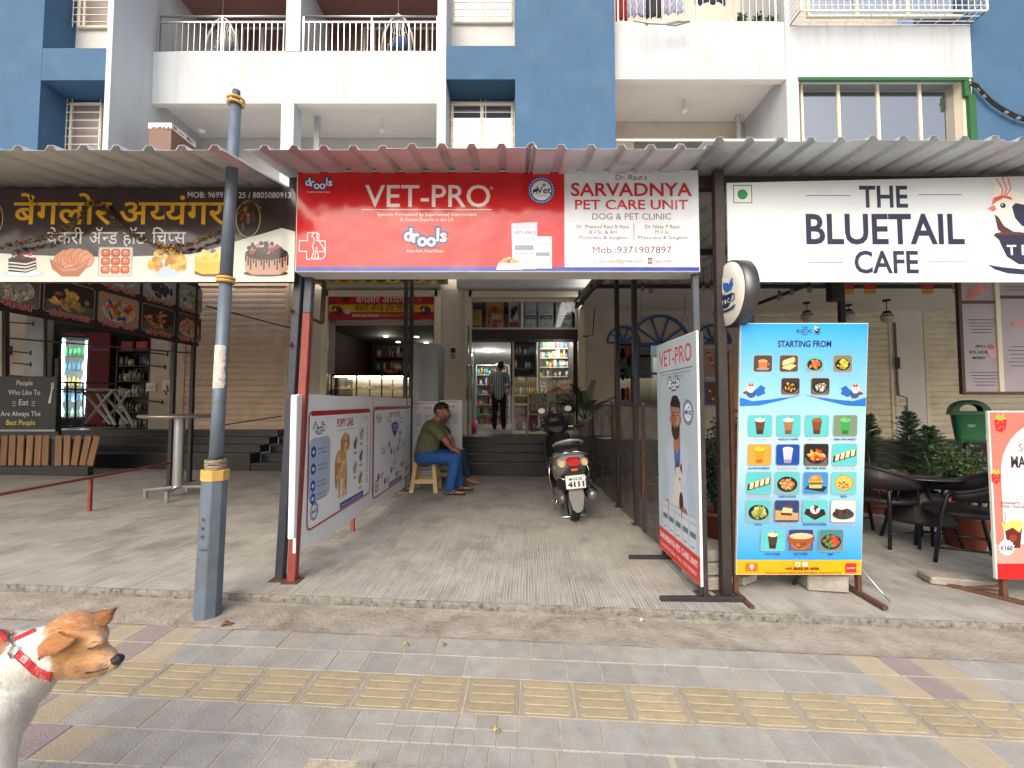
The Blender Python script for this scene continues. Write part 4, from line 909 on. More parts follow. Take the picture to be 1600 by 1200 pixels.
# --- tall clinic standee on a black frame
SX = 1.27; rt = empty('clinic_standee', (SX, 3.3, sz(SX)), 'tall narrow clinic standee with a bearded man in a white coat holding a dog', 'standee')
def rb(mb, nm, m, bev=0): o = mb.build(nm, m, rt, bevel=bev); o.location = -rt.location; return o
z0_, z1_ = .135, 1.872; mb = MB(); mb.box(SX, SX+.018, 2.94, 3.75, z0_, z1_); rb(mb, 'panel', M_EDGE, .002)
mb = MB()
for y in (2.955, 3.735): mb.box(SX+.019, SX+.049, y-.015, y+.015, sz(SX)+.02, z1_-.01)
for z in (z0_+.1, z1_-.04, .95): mb.box(SX+.019, SX+.045, 2.97, 3.72, z-.012, z+.012)
rb(mb, 'frame', M_BLK); 
for y in (2.955, 3.735):
    mb = MB(); mb.box(SX-.27, SX+.30, y-.016, y+.016, sz(SX)+.004, sz(SX)+.034); rb(mb, 'foot', M_BLK, .003)
p = Print((SX-.0005, 3.75, z0_), (0,-.01,0), (0,0,.01)); p.rect(.6, .6, 79.8, 172.4, C(176,190,204)); p.rect(.6,.6,79.8,172.4, C(184,200,216), C(176,192,204))
p.text('VET-PRO', 40, 154, 13.0, RD, w=66, bold=.012); p.rect(6, 149, 69, .7, C(70,60,80)); p.text('Specially Formulated by Experienced Veterinarians', 40, 146, 2.0, C(70,60,80), w=60); p.text('& Animal Experts in the US', 40, 143.2, 1.8, C(70,60,80), w=34)
drools(p, 38, 136.5, 26, False)
vetseal(p, 65, 117, 9.2)
SK, CT, HR = C(166,120,96), C(188,204,222), C(44,34,34)
p.poly([(14,26),(16,70),(22,88),(34,96),(52,96),(66,86),(72,60),(71,22)], CT); p.poly([(66,84),(76,50),(72,36),(62,46),(60,70)], C(170,190,212)); p.poly([(20,84),(10,56),(14,34),(24,40),(24,66)], C(176,194,214))
p.poly([(36,96),(44,88),(50,96),(48,58),(40,56)], C(70,110,176)); p.poly([(36,100),(36,90),(44,84),(50,92),(50,100)], SK); p.ell(41, 112, 9.5, 15, SK, n=22); p.ell(41, 104, 8.6, 9, C(70,52,48), n=18); p.ell(41, 109.4, 7.4, 5, SK, n=14); p.ell(36.5, 111, 2.6, 5, C(150,104,84), n=12); p.ell(45, 112, 3, 6, C(184,140,116), n=12); p.ell(41, 105.4, 3, 1, C(150,80,80), n=10)
p.poly([(31,114),(31,124),(36,129.5),(45,129.5),(51,124),(51.5,113),(49.5,120),(33,121)], HR); p.ell(31, 111, 1.6, 3, SK); p.ell(51, 111, 1.6, 3, SK)
for dx in (-4, 4): p.ell(41+dx, 114, 1.5, .8, BLK, n=10); p.rect(41+dx-2, 116, 4, .8, HR)
p.poly([(40,114),(42,114),(43,109.4),(39.4,109.4)], C(130,86,68))
p.ell(42, 52, 8, 17, C(214,208,200)); p.ell(46, 70, 6.6, 6, C(210,204,196)); p.poly([(41,74),(43,81),(47,75)], C(70,50,44)); p.poly([(48,75),(52,79),(53,70)], C(70,50,44)); p.ell(48, 66, 1.4, 1.2, BLK, n=8); p.ell(50, 48, 4, 9, C(60,48,46)); p.ell(22, 40, 4, 6, SK); p.ell(56, 42, 6, 5, SK)
for i in range(4): p.line([(52+i*2,44),(49+i*2,38)], 1.6, C(134,90,72)); p.line([(20+i*1.6,38),(20+i*1.8,31)], 1.4, C(134,90,72))
for i in range(5): x = 10+i*13.5; p.rect(x, 18, 12.4, 26-(i % 2)*1, C(158,174,190)); p.rect(x+.5, 18.4, 11.4, 24.6-(i % 2), C(196,208,220)); p.text('VET-PRO', x+6, 38, 1.8, (C(190,70,70), C(200,140,60), C(60,130,100), C(200,100,60), C(120,110,150))[i], w=10); p.rect(x+1, 29, 10, 4, C(92,112,128)); p.rect(x+3, 22, 5, 1, C(90,100,150))
p.rect(.6, .6, 79.8, 18.5, C(206,32,36)); p.text('SARVADNYA PET CARE UNIT', 40, 10.6, 4.6, C(235,225,225), w=74, bold=.04); p.text('Dog & Pet Clinic  Mob. 9371907897', 40, 4.2, 3, C(235,215,215), w=70)
rel_print(p, 'standee_print', rt)

# --- blue cafe menu board on rusty legs
BY = 3.0; rt = empty('menu_board', (X(1242,3.05), 3.07, sz(2.0)), 'tall blue menu board with small food pictures and a yellow foot strip', 'menu board')
q = BY/F; Wd = 196*q; ey = Vector((0, -.0016*.9, q)); ey.y = -.14/392
org = Vector((X(1143.5,3.07)+.0, 3.07, at(1238,898,3.07).z))
p = Print(org, (q,0,0), ey); p.o = org
def mbx(mb_, nm, m, bev=0): o = mb_.build(nm, m, rt, bevel=bev); o.location = -rt.location; return o
mb = MB(); n_ = p.n; c0 = [org, org+p.ex*196, org+p.ex*196+p.ey*392, org+p.ey*392]; mb.add(c0+[v-n_*.02 for v in c0], [(0,1,2,3),(7,6,5,4),(0,4,5,1),(1,5,6,2),(2,6,7,3),(3,7,4,0)]); mbx(mb, 'panel', M_EDGE)
LB, MBL = C(150,200,240), C(40,150,226)
p.rect(.5, 200, 195, 191, C(176,214,244), C(36,158,228)); p.rect(.5, 23, 195, 177, C(36,150,232), C(176,214,244)); p.rect(.5, .5, 195, 23, C(236,166,20))
p.text('THE', 98, 383.5, 3.2, NV, w=9, bold=.04); p.text('BLUETAIL', 98, 377, 5.4, NV, w=24, bold=.04); p.text('CAFE', 98, 373, 3, NV, w=10, bold=.04); birdcup(p, 113, 380, .09, NV, letters=False)
p.text('STARTING FROM', 98.5, 355.5, 9.4, C(30,32,84), w=82, bold=.05)
for sgn, x0_ in ((1, 0), (-1, 196)): p.poly([(x0_+sgn*.5,264),(x0_+sgn*.5,278),(x0_+sgn*20,272),(x0_+sgn*50,275),(x0_+sgn*98,282),(x0_+sgn*60,272),(x0_+sgn*30,265)], C(36,110,190))
def bluebird(p, x, y, f):
    Q = lambda pts: [(x+a*f, y+b) for a, b in pts]
    p.poly(Q([(4,0),(14,10),(22,6),(20,2),(22,-3),(10,-8)]), C(40,96,176)); p.ell(x, y-2, 8, 8, C(44,84,150)); p.ell(x-1*f, y+4, 6, 6, C(230,214,200)); p.poly(Q([(-5,8),(-3,14),(0,10),(2,14),(4,8)]), C(206,70,56)); p.poly(Q([(-6,4),(-10,2),(-6,1)]), C(226,150,60)); p.ell(x-3*f, y+5, 1, 1.1, BLK, n=8); p.ell(x-8*f, y-2, 5, 2.4, C(120,60,56)); p.rect(x-4, y-13, 1.2, 4, C(210,140,60)); p.rect(x+2, y-13, 1.2, 4, C(210,140,60))
bluebird(p, 18, 287, 1); bluebird(p, 178, 286, -1)
TQ = C(84,184,190); OR = C(206,90,56)
def glassd(p, x, y, bgc, c1, c2):
    p.rrect(x-19, y-17, 38, 34, 4, C(150,160,150)); p.rrect(x-18, y-16, 36, 32, 3.4, bgc); p.poly([(x-5,y-13),(x-8,y+9),(x+8,y+9),(x+5,y-13)], c1); p.ell(x, y+9, 8, 3.4, c2); p.rect(x-5, y-13, 10, 6, tuple(k*.5 for k in c1)); p.line([(x+2,y+9),(x+5,y+15)], .8, C(60,60,60))
def dish(p, x, y, bgc, items, seed, plate=C(34,34,38), w=38, h=34, cap=None):
    p.rrect(x-w/2-.8, y-h/2-.8, w+1.6, h+1.6, 4, C(170,160,120)); food(p, x, y, w, h, bgc, items, 22, seed, plate, 3.4, .30)

def special(p, x, y, nm):
    "dishes whose outline is recognisable"
    if nm == 'PIZZA':
        p.ell(x, y, 15, 13, C(176,110,50), n=24); p.ell(x, y+.3, 13.4, 11.4, C(226,176,84), n=24); rr = random.Random(3)
        for i in range(22): a = rr.uniform(0,6.28); q = rr.uniform(0,.85); p.ell(x+12*q*math.cos(a), y+10*q*math.sin(a), 1.7, 1.4, rr.choice([C(180,50,36),C(90,110,50),C(240,214,150),C(120,60,40)]), n=7)
        for k in range(3): p.line([(x-13*math.cos(k*1.05),y-11*math.sin(k*1.05)),(x+13*math.cos(k*1.05),y+11*math.sin(k*1.05))], .4, C(150,96,50))
    elif nm == 'BURGER':
        p.poly([(x-17,y-9),(x+12,y-14),(x+18,y-6),(x-10,y-2)], C(30,30,34)); p.rrect(x-10, y-8, 20, 6, 2, C(214,170,110)); p.rect(x-11, y-3, 22, 2, C(90,140,60)); p.rect(x-10.5, y-1, 21, 2.6, C(110,60,40)); p.rect(x-11, y+1.4, 22, 1.4, C(236,190,80)); p.ell(x, y+3, 11, 9.5, C(214,120,50), a0=0, a1=180); p.ell(x-2, y+8, 5, 2.6, C(240,164,90), n=10)
    elif nm in ('VEG GRILL SANDWICH', 'PANEER CHEESE GARLIC BREAD', 'SANDWICH 50'):
        p.poly([(x-18,y-12),(x+17,y-2),(x+18,y+8),(x-17,y-2)], C(34,34,38))
        for k in range(4): c = x-12+k*8; b = y-6+k*2.4; p.poly([(c-3,b-4),(c+3,b-2.6),(c+5,b+8),(c-1,b+7)], C(206,160,96)); p.poly([(c-2.2,b-2.6),(c+2.4,b-1.6),(c+4,b+6.6),(c-.6,b+6)], C(240,226,190)); p.rect(c, b, 1.8, 1.4, C(110,140,70))
    elif nm == 'CHEESE CAKE':
        p.poly([(x-18,y-14),(x+18,y-14),(x+18,y-3),(x-18,y+2)], C(190,150,104)); p.poly([(x-9,y-6),(x+8,y-7),(x+9,y+4),(x-6,y+6)], C(226,196,150)); p.poly([(x-9,y-6),(x+8,y-7),(x+8,y-3),(x-9,y-2)], C(90,50,36)); p.poly([(x-6,y+6),(x+9,y+4),(x+6,y+8),(x-3,y+9)], C(120,66,44))
    elif nm == 'BROWNIE WITH ICE CREAM':
        p.poly([(x-17,y-4),(x,y-14),(x+17,y-5),(x+14,y+3),(x-14,y+4)], C(30,30,34)); p.rrect(x-8, y-8, 16, 7, 1.5, C(70,40,32)); p.ell(x, y+3, 7.6, 7, C(232,230,224), n=16); p.poly([(x-6,y+5),(x-2,y+10),(x+4,y+9),(x+7,y+4),(x+3,y+5),(x+1,y-3),(x-2,y+4)], C(70,40,34)); p.ell(x-3, y+7, 2, 1.4, C(250,250,250), n=8)
    elif nm == 'CHOCO-LAVA CAKE':
        p.ell(x, y-5, 17, 8, C(60,60,66)); rr = random.Random(4)
        for i in range(30): p.ell(x+rr.uniform(-12,12), y-4+rr.uniform(-3,7), rr.uniform(1.5,4), rr.uniform(1.2,3), rr.choice([C(44,26,24),C(66,38,32),C(90,54,44),C(30,18,18)]), n=7)
        p.ell(x-2, y+5, 6, 2.6, C(206,206,212)); p.ell(x+6, y+6, 3, 1.4, C(226,226,230))
    elif nm == 'TEA 10': p.poly([(x-6,y-7),(x-7,y+4),(x+7,y+4),(x+6,y-7)], C(190,110,60)); p.ell(x, y+4, 7, 2.4, C(222,150,100)); p.line([(x+7,y+2),(x+10,y-1),(x+6,y-4)], 1, C(196,120,70)); p.ell(x, y-8, 10, 2.2, C(150,140,130))
    elif nm == 'BUN MASKA 40':
        p.poly([(x-11,y-7),(x+2,y-10),(x+12,y-3),(x-2,y+1)], C(226,196,140))
        for k in range(4): p.ell(x-6+k*4, y+1+k*1.3, 4, 5.4, C(196,130,70), rot=-.4, n=12); p.ell(x-6.6+k*4, y+1.6+k*1.3, 3, 4.2, C(240,214,160), rot=-.4, n=12)
for x, bgc, it, s in ((35, C(70,64,60), [C(190,110,60),C(214,140,84)], 'TEA 10'), (75, C(80,66,54), [C(220,180,120),C(196,140,80)], 'BUN MASKA 40'), (115, TQ, [C(214,96,50),C(230,130,70)], 'CHEESE ROLLS 59'), (158, C(120,120,100), [C(226,200,70),C(190,170,60)], 'MAGGI 49')):
    (dish(p, x, 330, bgc, it, int(x), w=28, h=25) if s[0] not in 'TB' else (p.rrect(x-14.8,329.2-12.5+.8-.8,29.6,26.6,4,C(170,160,120)), p.rrect(x-14,317.5,28,25,3.4,bgc), special(p, x, 330, s))); p.text(s, x, 311.5, 2.6, C(196,176,120), w=24)
for x, it, s in ((78, [C(210,160,50),C(60,50,40)], 'MOMOS 50'), (124, [C(200,196,186),C(120,110,100)], 'SANDWICH 50')): dish(p, x, 295, C(50,46,46), it, int(x), w=28, h=25); p.text(s, x, 277, 2.6, C(206,186,140), w=22)
rows = [(234, [('g',TQ,C(90,60,44),C(220,206,190),'COLD COFFEE'), ('g',TQ,C(150,110,84),C(236,226,206),'HAZELNUT FRAPPE'), ('g',TQ,C(120,66,40),C(150,90,50),'LEMON ICE TEA'), ('g',C(110,136,110),C(60,150,80),C(110,190,110),'GREEN APPLE MOJITO')]),
        (189, [('g',C(228,150,60),C(236,140,30),C(240,190,60),'BLUE MOON MOJITO'), ('g',C(20,70,160),C(196,196,226),C(226,226,240),'BLUEBERRY SHAKE'), ('d',C(30,30,34),[C(206,60,40),C(230,170,70)],0,'PERI PERI FRIES'), ('d',TQ,[C(226,206,160),C(200,160,100)],0,'PANEER CHEESE GARLIC BREAD')]),
        (145, [('d',TQ,[C(226,220,206),C(150,120,80)],0,'VEG GRILL SANDWICH'), ('d',TQ,[C(226,190,110),C(196,110,60)],0,'CHEESY NACHOS'), ('d',C(50,130,190),[C(220,110,40),C(236,140,60)],0,'BURGER'), ('d',TQ,[C(222,160,70),C(190,50,36)],0,'PIZZA')]),
        (101, [('d',TQ,[C(150,160,70),C(190,190,110)],0,'PASTA'), ('d',C(40,60,110),[C(110,60,40),C(206,170,130)],0,'CHEESE CAKE'), ('d',TQ,[C(226,226,226),C(190,190,190)],0,'BROWNIE WITH ICE CREAM'), ('d',C(190,200,200),[C(60,34,30),C(80,50,44)],0,'CHOCO-LAVA CAKE')])]
for ri, (y, row) in enumerate(rows):
    for k, (kd, bgc, a, b, s) in enumerate(row):
        x = 32+k*44
        if kd == 'g': glassd(p, x, y, bgc, a, b)
        elif s in ('PERI PERI FRIES', 'CHEESY NACHOS', 'PASTA'): dish(p, x, y, bgc, a, ri*7+k)
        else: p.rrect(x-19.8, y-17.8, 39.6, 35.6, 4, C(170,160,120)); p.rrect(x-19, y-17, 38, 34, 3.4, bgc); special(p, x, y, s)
        p.text(s, x, y-22.5, 3, (C(196,180,140), C(30,34,70))[(k+ri) % 2], w=min(36, len(s)*2.1), bold=.03)
glassd(p, 55, 55, TQ, C(70,50,40), C(226,206,170)); dish(p, 99, 55, C(30,60,120), [C(160,84,40),C(190,110,60)], 90, C(180,110,60)); dish(p, 146, 55, C(60,130,140), [C(210,70,50),C(70,130,60)], 91)
p.rrect(78, 51, 42, 14, 6, C(150,80,44)); p.ell(99, 62, 18, 5, C(226,190,150))
for x, s in ((55,'COLD COFFEE'), (99,'HOT COFFEE'), (146,'MOMO')): p.text(s, x, 32, 3, C(30,34,70), w=len(s)*2.1, bold=.03)
p.rrect(90, 14, 8.6, 7, 2, C(236,220,180)); p.ell(94.3, 17.5, 2.2, 2, C(190,140,60), n=10); p.ell(106, 17.5, 4.6, 3.8, C(240,236,226)); p.text('f', 106, 15, 4.6, C(210,160,60), bold=.04)
p.text('+91-8668 89 4098', 102, 8.6, 4, C(50,34,24), w=52, bold=.05); p.text('Shop No. 9, Saiware Imperia, Near Datta Mandir, Pimpri, Pune-411018', 104, 3, 2.6, C(60,40,24), w=118, bold=.03)
p.rect(14, 7, 18, 12, C(226,104,40)); p.ell(23, 14, 3, 3.4, C(240,236,232), n=12); p.rect(22, 9.4, 2, 3, C(240,236,232)); p.rect(170, 4.5, 16.5, 14.5, C(214,36,46)); p.text('zomato', 178.2, 10.4, 3.2, C(240,236,232), w=13)
rel_print(p, 'menu_print', rt)
zs = sz(2.0)
for u in (1146, 1336):
    mb = MB(); x = X(u, 3.07); mb.box(x-.015, x+.015, 3.09, 3.12, zs, 1.75); mbx(mb, 'leg', M_RUST)
    mb = MB(); mb.bar((x-.02, 2.86, zs+.014), (x+.02, 3.62, zs+.014), .032, .026); mbx(mb, 'foot', M_RUST)
mb = MB(); mb.box(X(1146,3.07), X(1336,3.07), 3.092, 3.118, .36, .385); mb.box(X(1146,3.07), X(1336,3.07), 3.092, 3.118, 1.3, 1.325); mbx(mb, 'cross_bar', M_RUST)
mb = MB(); x = X(1338,3.05); mb.tube([(x, 3.08, .22), (x+.06, 3.0, .10), (x+.09, 2.95, zs+.02), (x+.08, 2.93, zs+.02)], .006, 6, M_STEEL); mbx(mb, 'stay_rod', M_STEEL); mb = MB(); mb.tube([(X(1232,3.2), 3.1, .2), (X(1238,3.2), 3.25, zs+.01)], .012, 6, M_BLK); mbx(mb, 'stay_rod', M_BLK)

# --- strawberry drink board at the right edge
rt = board('drink_board', 1551, 1740, 642, 905, 3.03, .025, 'coral advertising board with strawberries and an iced drink at the right edge', None, M_EDGE, cat='standee')
rt.location.z = sz(3.6)
for c in rt.children: c.location = -rt.location
p = fpix(1600, 780, 3.03); p.rect(1553, -904, 186, 261, C(228,116,104)); p.rect(1553, -890, 186, 26, C(236,150,140), C(232,180,170)); p.rect(1553, -904, 186, 24, C(214,24,30))
p.poly([(1566,-850)]+[(1646-80*math.cos(R(a)), -740+85*math.sin(R(a))) for a in range(0, 181, 10)]+[(1726,-850)], C(226,220,220)); p.rect(1553, -880, 186, 30, C(228,150,140))
def berry(x, y, k): p.poly([(x-8*k,y+6*k),(x,y+10*k),(x+9*k,y+6*k),(x+7*k,y-6*k),(x,y-12*k),(x-7*k,y-8*k)], C(206,44,46)); p.poly([(x-8*k,y+8*k),(x-2*k,y+15*k),(x,y+10*k),(x+6*k,y+16*k),(x+5*k,y+9*k),(x+10*k,y+8*k),(x,y+5*k)], C(150,176,70)); [p.ell(x+a*k, y+b*k, .7*k, .9*k, C(236,190,120), n=6) for a, b in ((-3,2),(3,3),(0,-3),(-3,-6),(4,-4))]
berry(1569, -662, 1.15); berry(1558, -746, .9)
p.text('S', 1599, -705, 12, C(120,60,60), al='C'); p.text('MA', 1594, -730, 17, C(44,36,40), w=22, bold=.06); p.text('Strawberry', 1563, -788, 5, C(50,44,48), al='L', w=31, bold=.04); p.text('With Chocolate', 1563, -794, 5, C(50,44,48), al='L', w=44, bold=.04); p.text('Your favourite flavour', 1563, -801, 3, C(180,120,120), al='L', w=44)
p.poly([(1567,-822),(1570,-855),(1590,-856),(1595,-822)], C(90,36,34)); p.poly([(1563,-818),(1567,-830),(1580,-824),(1590,-832),(1597,-820),(1592,-812),(1576,-814)], C(230,196,110)); p.line([(1567,-818),(1571,-806),(1568,-801)], 1.2, C(60,40,40)); p.ell(1580, -840, 6, 5, C(150,50,40))
pts = []
for i in range(28): a = 2*math.pi*i/28; r_ = 13 if i % 2 else 10.6; pts.append((1569+r_*math.cos(a), -855+r_*math.sin(a)))
p.poly(pts, C(226,226,236)); p.text('AT JUST', 1569, -850, 2.6, C(60,60,120), w=12, bold=.03); p.text('₹160', 1569, -859.5, 7, C(30,30,80), w=18, bold=.07)
rel_print(p, 'board_print', rt)
zs = sz(3.5)
mb = MB(); x = X(1557,3.05); mb.box(x-.018, x+.018, 3.056, 3.086, zs, .3); o = mb.build('leg', M_RUST, rt); o.location = -rt.location
mb = MB(); mb.bar((x-.25, 3.40, zs+.014), (x+.20, 2.80, zs+.014), .034, .028); mb.bar((x-.1, 3.2, zs+.03), (x, 3.07, zs+.1), .018, .018); o = mb.build('foot', M_RUST, rt); o.location = -rt.location

# --- black slogan board by the planter
rt = board('slogan_board', -45, 88, 588, 672, 6.9, .04, 'black slogan board with white script lettering and a fork, at the left edge', None, M_BLK)
p = fpix(40, 630, 6.9); p.rect(-43, -668, 129, 78, C(34,38,44)); p.rect(-45, -674, 133, 3, C(150,156,160)); WH = C(206,208,206)
for s, x, v, h, w in (('People', 37, 602, 8, 25), ('Who Like To', 37, 617, 8, 50), ('Eat', 37, 633, 9, 15), ('Are Always The', 33, 650, 7.5, 62)): p.text(s, x, -v, h, WH, w=w)
p.text('Best People', 34, -664, 8, C(214,196,30), w=45)
for s in (-1, 1):
    for k in (-1, 0, 1): p.rect(37+s*15-2.5, -631+k*3.2, 5, .7, WH)
p.poly([(75,-630),(79,-630),(81,-606),(79.5,-606)], WH)
for k in range(3): p.rect(78.6+k*1.6, -607, .9, 9, WH)
p.rect(78.6, -607.5, 4.2, 1.6, WH); rel_print(p, 'sign_face', rt)
# --- signboard of the second bakery shop front
rt = board('shop_board', 514, 678, 461, 499, WY-.07, .05, 'red and yellow bakery signboard above the dark counter opening', None, M_BLK)
p = fpix(596, 480, WY-.07); p.rect(514, -499, 164, 38, C(176,24,34)); p.rect(514, -487.5, 164, 11.5, C(214,170,30))
p.text('बेंगलोर अय~यंगर', 597, -473.5, 10, C(226,214,190), w=82, bold=.015); p.text('बेकरी अॅन~ड हॉट िचप~स', 598, -485.5, 8.4, C(60,26,24), w=88, bold=.015); p.text('BENGLORE IYENGAR', 572, -495, 4.4, C(226,210,200), w=42, bold=.04); p.text('BAKERY & HOT CHIPS', 620, -495, 4.4, C(214,160,40), w=50, bold=.04)
for x in (527, 665):
    for k in range(4): p.ell(x+(k-1.5)*3, -482-k % 2*3, 4, 4.5, (C(90,40,40), C(210,190,180), C(120,40,40), C(60,36,36))[k], n=10)
    p.ell(x, -489, 8, 3, C(60,34,34))
p.ell(543, -487, 5, 4, C(200,190,180)); p.ell(655, -466, 4, 5, C(150,90,50)); p.ell(540, -467, 6, 5, C(70,30,30)); rel_print(p, 'sign_face', rt)
rt = board('shop_board', 487, 700, 432, 444, WY-.3, .03, 'long strip sign with round food pictures just under the red sign', None, M_BLK)
p = fpix(596, 438, WY-.3); p.rect(487, -444, 213, 12, C(196,150,40)); p.rect(487, -438, 213, 6, C(150,40,40))
rr = random.Random(12)
for k in range(11): p.ell(500+k*19, -437, 8.4, 4.6, rr.choice([C(60,40,40), C(200,190,180), C(90,120,140), C(60,90,50)]), n=12); p.ell(500+k*19, -437, 5, 3, rr.choice([C(170,60,50), C(120,80,50), C(60,44,44)]), n=10)
rel_print(p, 'sign_face', rt)
# ------------------------------------------------------------------ shop interiors
M_WALLI = mat('pale_shop_wall', C(132,138,134), .7, var=.05, scale=2, bump=.05)
M_FLOORI = mat('shop_floor_tile', C(120,122,116), .3, var=.08, scale=3, bump=.02)
M_WOODD = mat('dark_wood', C(58,42,36), .5, var=.2, scale=12, bump=.1)
def lampmat(name, s, col=(1,.97,.92)):
    if name in MATS: return MATS[name]
    m = bpy.data.materials.new(name); m.use_nodes = True; b = m.node_tree.nodes['Principled BSDF']; b.inputs['Emission Color'].default_value = (*col, 1); b.inputs['Emission Strength'].default_value = s; MATS[name] = m; return m
M_LAMP = lampmat('lit_lamp', 14)
def room(x0, x1, y1, z0, z1, mw, mf, mc, name='shop_room'):
    mb = MB(); y0 = 9.501
    mb.add([(x0,y0,z0),(x1,y0,z0),(x1,y1,z0),(x0,y1,z0)], [(0,1,2,3)], mf); mb.add([(x0,y0,z1),(x1,y0,z1),(x1,y1,z1),(x0,y1,z1)], [(3,2,1,0)], mc)
    mb.add([(x0,y0,z0),(x0,y1,z0),(x0,y1,z1),(x0,y0,z1)], [(0,1,2,3)], mw); mb.add([(x1,y0,z0),(x1,y1,z0),(x1,y1,z1),(x1,y0,z1)], [(3,2,1,0)], mw); mb.add([(x0,y1,z0),(x1,y1,z0),(x1,y1,z1),(x0,y1,z1)], [(0,1,2,3)], mw)
    return fin(mb, name)
def ceil_lamp(u, v, z, label, r=.09, sq=False, power=0, col=(1,.97,.92)):
    d = at(u, v, 1); t = (z-CH)/(d.z-CH); p = Vector((d.x*t, t, z)); mb = MB()
    root = empty('ceiling_light', p, label, 'ceiling light', 'lit ceiling lights inside the shops')
    MB().lathe([(.001, -.012), (r, -.012), (r, 0)], n=4 if sq else 16).build('diffuser', M_LAMP, root); MB().lathe([(r+.001,-.014),(r+.015,-.014),(r+.015,.0)], n=4 if sq else 16).build('rim', M_WHTC, root)
    if power:
        l = bpy.data.lights.new('lamp', 'POINT'); l.energy = power; l.color = col; l.shadow_soft_size = .15; lo = bpy.data.objects.new('lamp', l); lo.location = (0, 0, -.12); link(lo, root)
# floors of the open thresholds
for a, b, fl in ((62, 236, FL_L), (507, 683, FL_M), (731, 907, FL_M)):
    xbox('threshold', wx(a), wx(b), WY+.021, 9.5, fl-.1, fl-.001, M_TREAD)
# --- clinic shop
room(-1.75, 2.35, 18.2, FL_M, 2.96, M_WALLI, M_FLOORI, M_WHTC)
GY = 9.42
mb = MB(); mb.box(wx(731)+.0, wx(907), WY-.02, GY+.02, wz(530)+.0, wz(515)); fin(mb, 'header_board', M_WOODD)
def gx(u): return X(u, GY)
for a_, b_, zz_ in ((-1.75, 2.35, 2.96), (wx(507)-.3, wx(683)+.25, 3.1), (-10.4, wx(240), 3.7)): xbox('header_wall', a_, b_, 9.5, 9.6, zz_+.001, 4.7, M_CREAM)
mb = MB()
for u in (802, 842, 904): mb.box(gx(u)-.022, gx(u)+.022, GY-.03, GY+.03, FL_M, at(0,531,GY).z)
mb.box(gx(802), gx(904), GY-.028, GY+.028, FL_M+.0, FL_M+.07); mb.box(gx(802), gx(904), GY-.028, GY+.028, at(0,534,GY).z, at(0,531,GY).z); mb.box(gx(802), gx(842), GY-.025, GY+.025, at(0,634,GY).z, at(0,630,GY).z)
f = fin(mb, 'shop_window', M_ALU, bevel=.003)
for a, b in ((804, 840), (844, 902)): MB().box(gx(a), gx(b), GY-.003, GY+.003, FL_M+.07, at(0,534,GY).z).build('pane', M_CLEAR, f)
mb = MB(); xd = wx(735); mb.box(xd-.006, xd+.006, WY-.75+.2, GY, FL_M+.03, at(0,520,GY).z); d = fin(mb, 'glass_door', M_CLEAR)
for y in (8.62, ): 
    for s in (-1, 1): MB().tube([(xd+s*.05, y+.12, 1.45), (xd+s*.05, y+.12, 2.15)], .014, 8).build('handle', M_STEEL, d)
xl = gx(640+100)
# transom with its shelf of pet-food bags
ty = 9.1; tz0, tz1 = at(0,512,ty).z, at(0,472,ty).z
mb = MB(); mb.box(X(734,ty), X(903,ty), ty-.02, ty+.40, tz0-.05, tz0); fin(mb, 'transom_shelf', M_ALU)
mb = MB(); mb.box(X(734,ty), X(903,ty), ty+.40, ty+.42, tz0, tz1+.1); fin(mb, 'transom_back', M_DARK)
mb = MB(); mb.box(X(734,ty), X(738,ty), ty-.02, ty+.02, tz0, tz1); mb.box(X(816,ty)-.03, X(816,ty)+.03, ty-.02, ty+.02, tz0, tz1); mb.box(X(899,ty), X(903,ty), ty-.02, ty+.02, tz0, tz1); mb.box(X(734,ty), X(903,ty), ty-.022, ty+.02, tz1, tz1+.14); f = fin(mb, 'transom_frame', M_ALU)
MB().box(X(738,ty), X(899,ty), ty-.003, ty+.003, tz0, tz1).build('pane', M_CLEAR, f)
def bag(u0, u1, vt, col, col2, label, deco):
    y = ty+.14; x0, x1 = X(u0,y), X(u1,y); h = at(0,vt,y).z-tz0; w = x1-x0; root = empty('pet_food_bag', ((x0+x1)/2, y, tz0), label, 'bag', 'pet food bags standing behind the transom glass')
    mb = MB(); n = 10; vs = []
    for i in range(n+1):
        t = i/n; d = .09*math.sin(math.pi*min(1, t*1.2+.12))**.6 if t < .86 else .014+.09*(1-t)*.5; ww = w/2*(1-.05*math.sin(math.pi*t)+(0 if t < .86 else -.04*(t-.86)/.14)); z = h*t
        for a in range(12): an = 2*math.pi*a/12; vs.append((ww*math.copysign(abs(math.cos(an))**.5, math.cos(an)), -d*math.copysign(abs(math.sin(an))**.7, math.sin(an)), z))
    mb.add(vs, [(i*12+a, i*12+(a+1) % 12, (i+1)*12+(a+1) % 12, (i+1)*12+a) for i in range(n) for a in range(12)], smooth=True)
    mb.build('sack', mat('bag_'+label.split()[0], col, .35, var=.08, scale=12, bump=.5, bscale=14, metal=.3 if col2 else 0), root)
    p = Print((0, -.098, 0), (w/20, 0, 0), (0, 0, h/30)); deco(p); p.mb.build('label_print', vmat('print_vinyl', .32, .25), root)
bag(737, 753, 484, C(240,180,30), 0, 'yellow pet food bag, smallest one at the left end of the transom', lambda p: (p.text('Pedigree'[:0]+'Cat', 0, 19, 2.4, C(60,40,20), w=9, bold=.03), p.text('Cat', 0, 13, 3, C(60,40,30), w=8, bold=.05), p.rect(-7, 2, 14, 2.6, C(190,40,30))))
